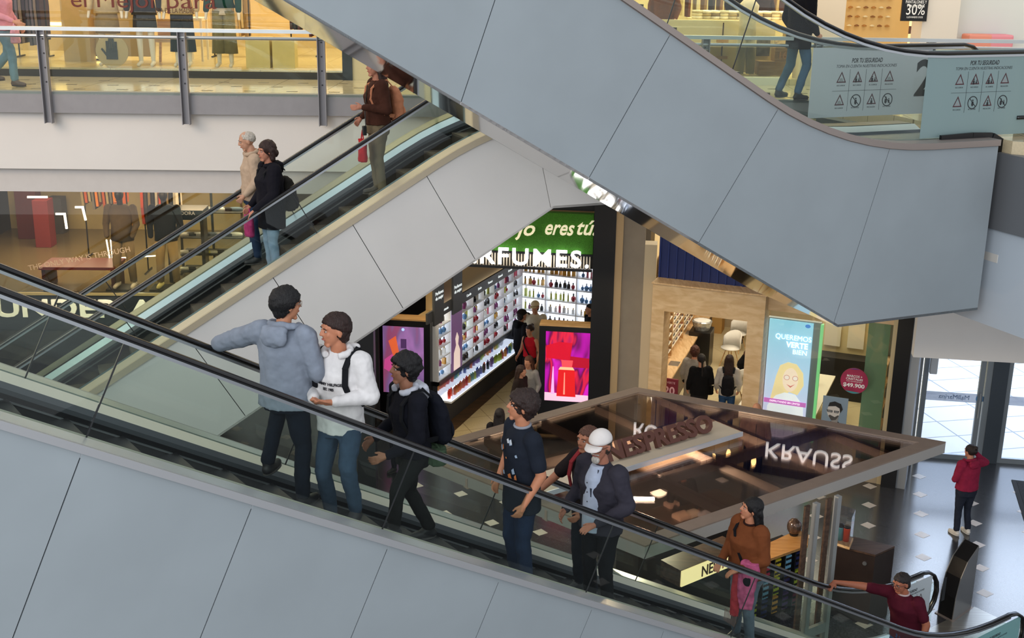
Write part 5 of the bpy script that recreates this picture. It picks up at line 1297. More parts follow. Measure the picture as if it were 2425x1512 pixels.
# sign board on the roof
sA, sB = atz(1691, 997, RZ + .08), atz(1757, 1022, RZ + .08); ds = azd(53)
FKs = Frame((sB.x, sB.y), ds, azd(-37)); sw = (sB - sA).length
ts = thing('roof_sign', 'pale sign board with thick brown capital letters lying on the kiosk roof', 'sign', Vector((sB.x, sB.y, RZ)) - ds * 1.6)
bm = new_bm(); fbox(bm, FKs, -3.6, 0, 0, sw, RZ + .01, RZ + .07); part('board', bm, M('board_cream', '#d9cbb4', .5), ts)
bm = new_bm(); fbox(bm, FKs, -3.6, 0.004, -.02, .0, RZ + .01, RZ + .075); part('board_edge', bm, M('edge_pale', '#dfe6ee', .3, .3), ts)
tO = FKs.hit(1690, 1030, sw * .42)[0]; tE_ = FKs.hit(1482, 1098, sw * .42)[0]
b = text_bm('NESPRESSO', .3, .035, align='RIGHT', bold=.012); k8 = text_bm('ESPRESSO', .3, 0, align='RIGHT', bold=.012)
w8 = max(v.co.x for v in k8.verts) - min(v.co.x for v in k8.verts); k8.free(); hh = max(v.co.y for v in b.verts) - min(v.co.y for v in b.verts)
for v in b.verts: v.co.x *= (tO - tE_) / w8; v.co.y *= .26 / hh; v.co.y += .13
place_bm(b, FKs.p(tO, sw * .42, RZ + .07), ds, (UP + azd(-37) * .55).normalized()); part('letters', b, M('letters_brown', '#6e463c', .5), ts)
# lit name of the optician, high on its front behind the near escalator
tl1 = thing('optician_letters', 'glowing white name letters high on the front of the optician', 'sign', FO.p(2.2, -.1, 4.4))
for s_, x0, x1, y in (('ROTTER', 1500, 1665, 1022), ('KRAUSS', 1812, 2020, 1072)):
    a_, za_ = opx(x0, y, -.1); c_, zc_ = opx(x1, y, -.1)
    zz = max(3.75, min(5.4, 2 * RZ - (za_ + zc_) / 2)); ftext(s_, FO, (a_ + c_) / 2, zz, -.12, .42, M('lit_white', '#ffffff', .5), tl1, name='letters', width=c_ - a_, ext=.02)
# counters and goods below
def blockpx(name, pxs, z1, z0, mat, parent):
    ps = [atz(x, y, z1) for x, y in pxs]; bm = new_bm(); slab(bm, [v[:2] for v in ps], z0, z1); return part(name, bm, mat, parent), ps
t = thing('dark_cabinet', 'dark walnut cabinet at the outer end of the coffee kiosk', 'cabinet', atz(2050, 1300, 1.1) - Vector((0, 0, 1.1)))
o, ps = blockpx('top', [(2073, 1315), (2119, 1294), (2022, 1272), (1972, 1290)], 1.12, 1.09, m_dwood, t)
bm = new_bm(); slab(bm, [v[:2] for v in ps], 0.0, 1.085); part('body', bm, M('walnut_dark', '#2b201d', .4, var=.2, scale=5), t)
f0, f1 = ps[3], ps[0]; dl = (f1 - f0).normalized(); lock = f0 + dl * ((f1 - f0).length * .78) + Vector((0, 0, -.17)); nn = Vector((dl.y, -dl.x, 0)); nn = nn if nn.y < 0 else -nn
bm = new_bm(); tube(bm, [lock, lock + nn * .015], .03, 14); part('lock', bm, m_steel, t)
# tray, acrylic case and two travel mugs
pt = [atz(x, y, 1.16) for x, y in ((1975, 1285), (2012, 1297), (2021, 1275), (1985, 1264))]
t = thing('display_tray', 'light wooden tray with a clear acrylic case on the dark walnut cabinet', 'tray', pt[0])
bm = new_bm(); slab(bm, [v[:2] for v in pt], 1.121, 1.16); part('tray', bm, m_oak_l, t)
bm = new_bm(); slab(bm, [(v + (pt[0] - v) * .04)[:2] for v in pt], 1.16, 1.62); part('acrylic_case', bm, glass('acrylic', '#eef0f4', .05), t)
for x, y, c, lab in ((1988, 1278, '#6fb7bd', 'light blue travel mug inside the clear case'), (2003, 1281, '#e4502a', 'orange travel mug inside the clear case')):
    p_ = atz(x, y, 1.165); t = thing('travel_mug', lab, 'mug', (p_.x, p_.y, 1.161))
    bm = new_bm(); lathe(bm, (p_.x, p_.y, 1.161), [(.042, 0), (.05, .2), (.05, .21)], 16); part('cup', bm, M('mug' + c[1:], c, .3, .3), t, smooth=True)
    bm = new_bm(); lathe(bm, (p_.x, p_.y, 1.371), [(.052, 0), (.05, .035), (.03, .04)], 16); part('lid', bm, m_blk, t, smooth=True)
t = thing('oak_counter', 'light oak counter with coloured capsule sleeves below it', 'counter', atz(1870, 1300, 1.05) - Vector((0, 0, 1.05)))
o, ps = blockpx('counter_top', [(1735, 1358), (1838, 1319), (1913, 1292), (1915, 1267), (1889, 1255), (1835, 1280), (1720, 1330)], 1.06, 1.02, wood('oak_warm', '#a9773f', '#c99a5f'), t)
fa, fb = ps[0], ps[2]; fd = (fb - fa).normalized(); fn = Vector((fd.y, -fd.x, 0)); fn = fn if fn.y < 0 else -fn
FC = Frame((fa.x, fa.y), fd, -fn); CLn = (fb - fa).length
bm = new_bm(); fbox(bm, FC, 0, CLn, .12, .5, 0.0, 1.018); part('body', bm, M('counter_dark', '#17120f', .5), t)
for k in range(8): bm = new_bm(); fbox(bm, FC, k * CLn / 7 - .01, k * CLn / 7 + .01, .02, .12, 0, 1.0); part('divider', bm, m_dark, t)
cc_ = ['#d8c23a', '#e7a63a', '#7bb6d8', '#5a3a78', '#c8d23c', '#c02050', '#2a3570']
for k in range(7):
    for r in range(3):
        c = cc_[(k * 2 + r * 3) % 7] if not (k == 6) else ['#7a1f3a', '#b9cc3a', '#222c63'][r]
        bm = new_bm(); fbox(bm, FC, k * CLn / 7 + .05, (k + 1) * CLn / 7 - .05, .05, .11, .1 + r * .3, .1 + r * .3 + .26)
        o = obj('capsule_display', bm, M('caps' + c[1:], c, .5)); L = o.location.copy()
        tag(o, 'coloured capsule sleeve display under the oak kiosk counter', 'coffee display', 'capsule displays under the oak counter')
        bm = new_bm()
        for i in range(3):
            for j in range(3):
                q = FC.p(k * CLn / 7 + .05 + (CLn / 7 - .1) * (i + .5) / 3, .048, .1 + r * .3 + .26 * (j + .5) / 3); tube(bm, [q, q - FC.h * .004], .022, 8)
        bmesh.ops.translate(bm, verts=bm.verts, vec=-L); obj('capsule_dots', bm, m_blk, o)
# lit kiosk sign near the escalator
g0 = Frame((kF.x, kF.y), azd(52), azd(-38))
lt, lz = g0.hit(1613, 1353, .25); lt2, lz2 = g0.hit(1760, 1287, .25); lz3 = g0.hit(1613, 1392, .25)[1]
t = thing('lit_counter_sign', 'glowing cream counter sign with dark brown lettering behind the brown sweater woman', 'sign', g0.p(lt, .25, 0))
bm = new_bm(); fbox(bm, g0, lt, lt2, .26, .6, lz3, lz); part('box', bm, m_dwood, t)
bm = new_bm(); fbox(bm, g0, lt + .01, lt2, .24, .26, lz3 + .01, lz - .01); part('lit_face', bm, M('sign_cream_lit', '#ffe9bd', .5, emit=1.0, ecol='#ffdf9f'), t)
bm = new_bm(); fbox(bm, g0, lt + .02, lt2, .3, .58, 0.0, lz3); part('base', bm, M('counter_dark', '#17120f', .5), t)
b = text_bm('NESPRESSO', .2, .004, align='LEFT', bold=.002); n5 = text_bm('NESPR', .2, 0, align='LEFT'); w5 = max(v.co.x for v in n5.verts); n5.free()
tn0 = g0.hit(1662, 1350, .23)[0]; tn1 = g0.hit(1724, 1325, .23)[0]
for v in b.verts: v.co.x *= (tn1 - tn0) / w5
place_bm(b, g0.p(tn0, .235, (lz + lz3) / 2 - .01), g0.u, UP); part('lettering', b, M('brown_txt', '#4b2f1e', .5), t)
# glass cases, cups and pendant bulbs in the kiosk
t = thing('glass_shelf_case', 'low glass display shelf at the foot of the lit counter sign', 'display case', g0.p(lt2 + .3, .4, 0))
bm = new_bm(); fbox(bm, g0, lt + .3, lt2 + .6, -.1, .2, .5, .52); part('glass_shelf', bm, m_dglass, t)
bm = new_bm(); fbox(bm, g0, lt + .3, lt2 + .6, -.1, .2, 0.0, .12); part('base', bm, m_dark, t)
for k, (x, y, h_) in enumerate(((1725, 1075, .4), (1785, 1090, .35), (1690, 1085, .25), (1550, 1030, .4))):
    p_ = atz(x, y, 2.2); t = thing('pendant_lamp', 'warm pendant lamp under the kiosk roof', 'lamp', (p_.x, p_.y, 2.1), 'pendant lamps under the kiosk roof')
    bm = new_bm(); tube(bm, [(p_.x, p_.y, 2.25), (p_.x, p_.y, RZ - .04)], .006, 6); part('cable', bm, m_dark, t)
    bm = new_bm(); lathe(bm, (p_.x, p_.y, 2.12), [(.02, 0), (.04, .05), (.03, .12), (.012, .15)], 12); part('bulb', bm, M('bulb', '#ffe3a8', .5, emit=9, ecol='#ffd48a'), t, smooth=True)
kl = bpy.data.lights.new('kiosk_lamp', 'POINT'); kl.energy = 220; kl.color = (1, .8, .55); kl.shadow_soft_size = .15
ko = bpy.data.objects.new('kiosk_lamp', kl); ko.location = Vector((cen.x, cen.y, 2.3)); COL.objects.link(ko)
# small work table with papers and pastry boxes under the roof
p_ = atz(1610, 1210, 1.0)
t = thing('service_counter', 'dark inner counter of the kiosk with pale trays on it', 'counter', (p_.x, p_.y, 0))
bm = new_bm(); box(bm, (p_.x, p_.y, .97), (2.2, .6, .04), R(36)); part('counter_top', bm, m_dwood, t)
bm = new_bm(); box(bm, (p_.x, p_.y, .475), (2.1, .5, .95), R(36)); part('body', bm, M('counter_dark', '#17120f', .5), t)
for k, (x, y, s, c) in enumerate(((1590, 1200, .16, '#d9b6a4'), (1615, 1228, .2, '#e6c3a8'), (1640, 1222, .16, '#e9d6c0'), (1668, 1225, .14, '#c9c6cf'))):
    q = atz(x, y, .99); bm = new_bm(); box(bm, (q.x, q.y, 1.03), (s * 1.3, s, .07), R(36)); tag(obj('paper_tray', bm, M('tray' + c[1:], c, .6), bevel=.01), ['rosy tray at the left end of the inner kiosk counter', 'tan tray in the middle of the inner kiosk counter', 'cream tray beside the tan one on the inner kiosk counter', 'grey cup rack at the right end of the inner kiosk counter'][k], 'tray')
# striped round jar on an oak board
p_ = atz(1880, 1262, 1.1)
t = thing('glass_bowl', 'round striped glass bowl on the light oak kiosk counter', 'bowl', (p_.x, p_.y, 1.06))
bm = new_bm(); ball(bm, (p_.x, p_.y, 1.2), (.11, .11, .13)); part('bowl', bm, M('bowl_glass', '#6b5a52', .1, .6, var=.6, scale=12, stretch=(6, 6, .3)), t, smooth=True)
bm = new_bm(); lathe(bm, (p_.x, p_.y, 1.061), [(.06, 0), (.07, .03)], 14); part('foot', bm, m_dark, t)
# ================================================================ right of the upper gallery
FG = FS
m_cw = M('cream_display', '#e2cf9a', .6)
bm = new_bm(); fbox(bm, FG, 8.0, 15.8, 4.6, 4.8, LV, LV + 3.4); struct('wall_shop_right', bm, m_cw)
bm = new_bm(); fbox(bm, FG, 8.0, 12.1, 0.0, 4.6, LV, LV + .1); struct('floor_shop_right', bm, MATS['shop_floor_warm'])
ta_, _ = fpx(FG, 1590, 145); tb_, zz_ = fpx(FG, 1862, 150)
bm = new_bm(); fbox(bm, FG, 8.0, tb_, -.03, .25, LV, LV + .12); struct('trim_26', bm, m_sill)
bm = new_bm(); fbox(bm, FG, 8.0, tb_, .9, 1.0, LV + .12, LV + .98); struct('wall_display', bm, M('display_white', '#efe0b4', .6))
window(5, FG, 8.0, tb_, LV + .13, LV + 3.3, 0, glass('shop_glass', '#fbfbf8', .035))
def gp(x, y, w): return fpx(FG, x, y, w)
# grey trousers figure, framed pictures, wooden crate in the low window
tt, z = gp(1765, 143, .5)
t = thing('mannequin', 'half figure in pale grey trousers in the low window at the upper right', 'mannequin', FG.p(tt, .5, LV + .12))
for s in (-1, 1): bm = new_bm(); loft(bm, [(FG.p(tt + s * .09, .5, LV + .14), .07, .06, 0), (FG.p(tt + s * .08, .5, LV + .5), .085, .08, 0), (FG.p(tt + s * .06, .5, LV + .72), .1, .09, 0)]); part('trouser_leg', bm, cloth('#b9ae8d'), t, smooth=True)
bm = new_bm(); loft(bm, [(FG.p(tt, .5, LV + .7), .15, .1, 0), (FG.p(tt, .5, LV + .95), .14, .1, 0), (FG.p(tt, .5, LV + 1.25), .17, .1, 0), (FG.p(tt, .5, LV + 1.35), .08, .06, 0)]); part('blouse', bm, cloth('#e6d9b4'), t, smooth=True)
for x, y, w_, h_, c, lab in ((1808, 110, .22, .32, '#6e6a60', 'small dark framed picture in the low window'), (1848, 108, .2, .2, '#cdbfa0', 'small pale framed picture in the low window')):
    tt, z = gp(x, y, .85); bm = new_bm(); fbox(bm, FG, tt - w_ / 2, tt + w_ / 2, .84, .88, z - h_ / 2, z + h_ / 2); tag(obj('framed_picture', bm, M('pic' + c[1:], c, .5, var=.5, scale=15)), lab, 'picture')
tt, z = gp(1835, 135, .5)
t = thing('wooden_crate', 'orange brown wooden crate with a number card in the low window', 'crate', FG.p(tt, .5, LV + .12))
bm = new_bm(); fbox(bm, FG, tt - .28, tt + .2, .4, .7, LV + .121, LV + .35); part('box', bm, m_oak, t)
bm = new_bm(); fbox(bm, FG, tt - .02, tt + .2, .42, .7, LV + .35, LV + .62); part('upper_box', bm, m_oak, t)
ftext('16', FG, tt + .1, LV + .45, .395, .16, M('card_orange', '#f0b070', .6), t)
tt, z = gp(1710, 115, .8)
t = thing('cross_stand', 'thin brown stand with two short cross bars in the low window', 'display stand', FG.p(tt, .8, LV + .12))
bm = new_bm(); fbox(bm, FG, tt - .01, tt + .01, .8, .82, LV + .12, LV + .95); part('pole', bm, m_dwood, t)
for zz in (LV + .35, LV + .62): bm = new_bm(); fbox(bm, FG, tt - .1, tt + .1, .79, .83, zz, zz + .05); part('cross_bar', bm, m_oak, t)
# clothes table behind the wall, stacks of folded clothes
tA, zA_ = gp(1640, 45, 2.2); tB, _ = gp(1888, 45, 2.2)
t = thing('clothes_table', 'long cream table of folded clothes in the bright shop at the upper right', 'table', FG.p((tA + tB) / 2, 2.4, LV + .1))
bm = new_bm(); fbox(bm, FG, tA, tB, 2.2, 2.9, zA_ - .22, zA_); part('table_top', bm, m_cw, t)
for q in (tA + .05, tB - .05): bm = new_bm(); fbox(bm, FG, q - .04, q + .04, 2.3, 2.8, LV + .1, zA_ - .22); part('leg', bm, m_cw, t)
cs_ = ['#f2e9cf', '#e6d8b0', '#cfc3a6', '#b9a57c', '#efe7d8', '#8c7a5c']
for k in range(11):
    for j in range(3):
        a = tA + .12 + k * (tB - tA - .25) / 10.5; bm = new_bm(); loft(bm, [(FG.p(a, 2.4, zA_ + .05 * j + .002), .1, .15, R(2)), (FG.p(a, 2.4, zA_ + .05 * j + .025), .108, .16, R(2)), (FG.p(a, 2.4, zA_ + .05 * j + .048), .1, .15, R(2))], 12)
        tag(obj('folded_garment', bm, cloth(cs_[(k * 2 + j) % 6]), smooth=True), 'folded garment stacked on the long cream shop table', 'folded garment', 'folded garments on the cream table')
rack(FG, gp(1600, 20, 3.6)[0], gp(1900, 20, 3.6)[0], 3.6, LV + .1, 1.7, 'long rail of pale and rust garments at the back of the upper right shop', ['#c9b27a', '#7a4a2e', '#e3d7b4', '#9b7a4c', '#4b3a2e', '#b98a5c'], 'pale and rust garments at the back of the upper right shop', 16, seedv=12)
for x0, x1, c, nme in ((1905, 2002, '#d9c9b0', 'wall_pilaster'), (2186, 2272, '#d6cdc0', 'wall_pilaster')):
    a, _ = gp(x0, 20, -.05); c1, _ = gp(x1, 20, -.05); bm = new_bm(); fbox(bm, FG, a, c1, -.08, .4, LV, LV + 3.4); struct(nme, bm, M('pilaster' + c[1:], c, .6))
a, _ = gp(2002, 30, .3); c1, _ = gp(2186, 30, .3)
bm = new_bm(); fbox(bm, FG, a, c1, .9, 1.0, LV, LV + 3.4); struct('wall_hook', bm, M('hook_wall', '#dcb877', .7))
t = thing('accessory_wall', 'rows of small hooks with brown accessories on the warm wall at the upper right', 'display', FG.p(a, .85, LV + 1.0))
for i in range(7):
    for j in range(5):
        q = FG.p(a + .12 + i * .13, .86, LV + .95 + j * .15); bm = new_bm(); lathe(bm, q + Vector((0, 0, -.03)), [(.04, 0), (.045, .012), (.012, .03)], 8); part('hanging_accessory', bm, M('acc' + str((i + j) % 3), ['#b07a3c', '#e6d6ac', '#8a5c34'][(i + j) % 3], .6), t)
tt, z = gp(2166, 20, -.1)
t = thing('sale_board', 'black sale board with chalk style white writing at the upper right', 'sign', FG.p(tt, -.1, LV + .6))
bm = new_bm(); fbox(bm, FG, tt - .22, tt + .2, -.14, -.1, gp(2166, 50, -.1)[1], z + .5); part('board', bm, m_blk, t)
ftext('30%', FG, tt, gp(2166, 24, -.15)[1], -.145, .24, m_txt_w, t, width=.3)
ftext('PANTALONES Y', FG, tt, gp(2166, 5, -.15)[1], -.145, .07, m_txt_w, t, width=.34)
ftext('POLERONES', FG, tt, gp(2166, 10, -.15)[1] - .03, -.145, .06, m_txt_w, t, width=.28)
ftext('LLEVANDO DOS', FG, tt, gp(2166, 41, -.15)[1], -.145, .04, m_txt_w, t, width=.26)
bm = new_bm(); a, _ = gp(2272, 20, .3); fbox(bm, FG, a, a + 3, .5, .6, LV, LV + 3.4); struct('wall_right_shop', bm, M('right_shop', '#cfd3cf', .6))
for x, c, lab in ((2325, '#d98b78', 'salmon seat block in the far upper right shop'), (2375, '#d98a94', 'pink seat block in the far upper right shop')):
    tt, z = gp(x, 30, .2); bm = new_bm(); fbox(bm, FG, tt - .2, tt + .2, .1, .45, LV, LV + .85); tag(obj('seat_block', bm, M('seat' + c[1:], c, .7), bevel=.03), lab, 'seat')
# beam behind the near escalator's handrail
a0 = atz(2090, 72, LV + .85); a1 = atz(2424, 66, LV + .85)
bm = new_bm(); bar(bm, a0, a1 + (a1 - a0) * .3, .08, .13); tag(obj('brown_rail', bm, M('rail_plum', '#6e4f52', .3, .4)), 'thick plum brown handrail beam in front of the pale blue rail, upper right', 'rail')
for f in (.25, .9):
    q = a0.lerp(a1, f); bm = new_bm(); box(bm, (q.x, q.y, LV + .39), (.05, .05, .78)); tag(obj('rail_post', bm, m_post, None), ['short grey post carrying the left end of the plum brown beam', 'short grey post carrying the right end of the plum brown beam'][int(f > .5)], 'post')
# ================================================================ notices on the escalators
def tri(F, w, c, s, col, parent, name='warning_triangle'):
    bm = new_bm(); h = s * .9
    P = [(0, h), (-s * .75, -h * .55), (s * .75, -h * .55)]; Q_ = [(x * .72, z * .72 + .0) for x, z in P]
    for i in range(3):
        j = (i + 1) % 3; ps = [P[i], P[j], Q_[j], Q_[i]]; prism(bm, F, [(c[0] + x, c[1] + z) for x, z in ps], w - .0015, w)
    return part(name, bm, col, parent)
def ring(F, w, c, r, col, parent, slash=True):
    bm = new_bm(); n = 24
    for i in range(n):
        a, b_ = 2 * math.pi * i / n, 2 * math.pi * (i + 1) / n
        prism(bm, F, [(c[0] + r * math.cos(a), c[1] + r * math.sin(a)), (c[0] + r * math.cos(b_), c[1] + r * math.sin(b_)), (c[0] + r * .86 * math.cos(b_), c[1] + r * .86 * math.sin(b_)), (c[0] + r * .86 * math.cos(a), c[1] + r * .86 * math.sin(a))], w - .0015, w)
    if slash: prism(bm, F, [(c[0] - r * .7, c[1] + r * .62), (c[0] - r * .62, c[1] + r * .7), (c[0] + r * .7, c[1] - r * .62), (c[0] + r * .62, c[1] - r * .7)], w - .0015, w)
    return part('prohibition_ring', bm, col, parent)
def stick(F, w, c, s, col, parent, n=1):
    bm = new_bm()
    for k in range(n):
        x = c[0] + (k - (n - 1) / 2) * s * .42; hs = s * (1 if k == 0 else .7)
        prism(bm, F, [(x + a, c[1] - s * .25 + b_ + hs * .5) for a, b_ in ell(0, 0, hs * .1, hs * .1, 10)], w - .0015, w)
        prism(bm, F, [(x - hs * .13, c[1] - s * .25 + hs * .36), (x + hs * .13, c[1] - s * .25 + hs * .36), (x + hs * .16, c[1] - s * .25), (x + hs * .07, c[1] - s * .25 - hs * .15), (x - hs * .07, c[1] - s * .25 - hs * .15), (x - hs * .16, c[1] - s * .25)], w - .0015, w)
    return part('pictogram', bm, col, parent)
def notice(E, F, w, t_l, t_r, z0, z1, film, lab, sgn, cen_t, big=None, k=1.0, head=True, cols=4):
    """sgn: +1 when reading direction runs with growing t"""
    FF = Frame((F.o.x, F.o.y), F.u * sgn, F.h) if sgn < 0 else F
    f = lambda t_: t_ * sgn
    a, b_ = sorted((f(t_l), f(t_r)))
    fr = Frame((F.o.x, F.o.y), F.u * sgn, F.h)
    bm = new_bm(); fbox(bm, fr, a, b_, w - .012, w - .009, z0, z1); nt_ = part('notice_film', bm, film, E, lab)
    w2 = w - .0125; c = f(cen_t); top = z1 - .16 * k
    if head:
        ftext('POR TU SEGURIDAD', fr, c, top, w2, .075 * k, m_txt_d, nt_, width=.46 * k, bold=.0015, shear=.2, ext=.0005)
        ftext('TOMA EN CUENTA NUESTRAS INDICACIONES', fr, c, top - .065 * k, w2, .05 * k, m_txt_d, nt_, width=.9 * k, shear=.2, ext=.0005)
    cw = .24 * k; ch = .27 * k
    for r in range(2):
        for q in range(cols):
            cx = c + (q - (cols - 1) / 2) * cw; cz = top - .21 * k - r * ch
            if (r, q) in ((1, 1), (1, 3)): ring(fr, w2, (cx, cz), .08 * k, m_txt_d, nt_, True); stick(fr, w2, (cx, cz), .11 * k, m_txt_d, nt_, 2 if q == 3 else 1)
            else:
                tri(fr, w2, (cx, cz), .095 * k, M('notice_maroon', '#4a2028', .6), nt_)
                if (r, q) in ((0, 1), (0, 2), (1, 2)): stick(fr, w2, (cx, cz - .01 * k), .10 * k, m_txt_d, nt_, 2 if r == 0 else 1)
                else:
                    bm = new_bm(); prism(bm, fr, [(cx - .035 * k, cz - .035 * k), (cx + .035 * k, cz - .035 * k), (cx + .01 * k, cz + .01 * k), (cx - .02 * k, cz + .005 * k)], w2 - .0015, w2); part('pictogram', bm, M('notice_grey', '#8b8f90', .6), nt_)
            ftext(['RECUERDE', 'RECUERDE', 'AL SUBIRSE', 'PRECAUCIÓN', 'RECUERDE', 'NO SENTARSE', 'PRECAUCIÓN', 'NO SUBIR'][r * 4 + q if cols == 4 else q], fr, cx, cz - .082 * k, w2, .024 * k, m_txt_d, nt_, width=.12 * k, ext=.0005)
    bm = new_bm()
    for q in range(1, cols): fbox(bm, fr, c + (q - cols / 2) * cw - .0015, c + (q - cols / 2) * cw + .0015, w2 - .0015, w2, top - .21 * k - ch - .12 * k, top - .1 * k)
    fbox(bm, fr, c - cols / 2 * cw, c + cols / 2 * cw, w2 - .0015, w2, top - .21 * k - ch / 2 - .0015 - .01 * k, top - .21 * k - ch / 2 + .0015 - .01 * k)
    part('grid_lines', bm, m_txt_d, nt_)
    if big:
        s_, tb__, size = big
        ftext(s_, fr, f(tb__), z0 + (z1 - z0) * .5, w2, size, m_txt_d, nt_, bold=.012, ext=.0005, name='large_number')
    return nt_
m_filmt = frosted('film_teal', '#869c9c', .9); m_filmg = frosted('film_grey', '#b4b8bc', .93)
# near glass of escalator 3
tl_n = F3.hit(2190, 200, .2)[0]; z1n = F3.hit(2300, 118, .2)[1]; z0n = F3.hit(2300, 322, .2)[1]; cn = F3.hit(2318, 250, .2)[0]
notice(E3, F3, .2, tl_n, -2.3, z0n, z1n, m_filmt, 'teal safety notice film', -1, cn, k=.93)
tl_f, tr_f = F3.hit(1918, 200, 1.4)[0], F3.hit(2215, 200, 1.4)[0]; z1f = F3.hit(2000, 112, 1.4)[1]; cf = F3.hit(2047, 200, 1.4)[0]
notice(E3, F3, 1.4, tl_f, -1.86, LV + .15, z1f, m_filmg, 'grey white safety notice film', -1, cf, big=('2', F3.hit(2185, 215, 1.4)[0], .62), k=1.0)
bm = new_bm()
pts = [F3.hit(x, y, .2) for x, y in ((2215, 331), (2290, 324), (2335, 324), (2368, 345), (2384, 385), (2388, 430))]
for (a, z), (b_, z2) in zip(pts[:-1], pts[1:]):
    th_ = .035 if a > F3.hit(2338, 324, .2)[0] else .11; bar(bm, F3.p(a, .12, z - .01 - th_ * .3), F3.p(b_, .12, z2 - .01 - th_ * .3), .16, th_, F3.h)
part('handrail_inlet', bm, m_blk, E3)
# yellow and white labels at the comb of escalator 3
a = F3.hit(1952, 310, .5); c = F3.hit(2005, 310, .5); d = F3.hit(2040, 310, .5)
bm = new_bm(); fbox(bm, F3, c[0], a[0], .9, 1.15, LV + .02, LV + .05); part('yellow_warning_label', bm, m_yel, E3)
bm = new_bm(); fbox(bm, F3, d[0], c[0] - .02, .9, 1.15, LV + .02, LV + .05); part('white_warning_label', bm, m_txt_w, E3)
# escalator 1: notice with the number 1 on the far balustrade end
t1a, t1b = F1.hit(2150, 1400, 0)[0], F1.hit(2248, 1400, 0)[0]
z1_ = F1.hit(2222, 1352, 0)[1] - .02
notice(E1, F1, 0.0, t1a, .12, .36, 1.04, frosted('film_pale', '#cfd8df', .95), 'pale safety notice film', -1, F1.hit(2150, 1420, 0)[0], big=('1', F1.hit(2232, 1410, 0)[0], .5), k=.75)
notice(E1, F1, -1.34, 1.25, .1, .36, 1.04, frosted('film_teal2', '#7fb0b0', .85), 'teal safety notice film', -1, .7, k=.7)
# brushed steel housing beside the newel of escalator 1
h0, h1, h2 = atz(2255.3, 1472.6, 0), atz(2299, 1441, 0), atz(2219.7, 1453.3, 0)
FHs = Frame((h0.x, h0.y), (h1 - h0).normalized(), (h2 - h0).normalized()); hl = (h1 - h0).length; hw = (h2 - h0).length
t = thing('newel_barrier', 'brushed steel wedge shaped barrier with black face beside the escalator end', 'barrier', h0)
prof = [(0.0, 0.0), (0.02, .35), (.1, .65), (.26, .86), (hl, 1.02), (hl, 0.0)]
for w in (0, hw):
    bm = new_bm(); prism(bm, FHs, prof, w - (.012 if w else 0), w + (0 if w else .012)); part('side_plate', bm, m_steel, t)
bm = new_bm(); P_ = prof[:5]
for (a, z), (b_, z2) in zip(P_[:-1], P_[1:]):
    quad(bm, [FHs.p(a + .01, .012, z), FHs.p(b_ + .01, .012, z2), FHs.p(b_ + .01, hw - .012, z2), FHs.p(a + .01, hw - .012, z)])
fbox(bm, FHs, hl - .03, hl - .01, .012, hw - .012, 0, 1.0); part('black_face', bm, m_blk, t)
bm = new_bm(); fbox(bm, FHs, -.03, hl + .03, -.03, hw + .03, 0.0, .012); part('base_frame', bm, m_brz, t)
# steel floor plate around the landing of escalator 1
bm = new_bm(); q0 = F1.p(0.6, -1.7, 0); slab(bm, [F1.p(.5, .15, 0)[:2], F1.p(-1.3, .15, 0)[:2], F1.p(-1.3, -1.6, 0)[:2], F1.p(.5, -1.6, 0)[:2]], 0.001, 0.011); tag(obj('floor_plate', bm, M('plate_steel', '#9b9a96', .28, .75, var=.1, scale=3, stretch=(.3, 8, 1))), 'ribbed steel floor plate at the foot of the front escalator', 'floor plate')
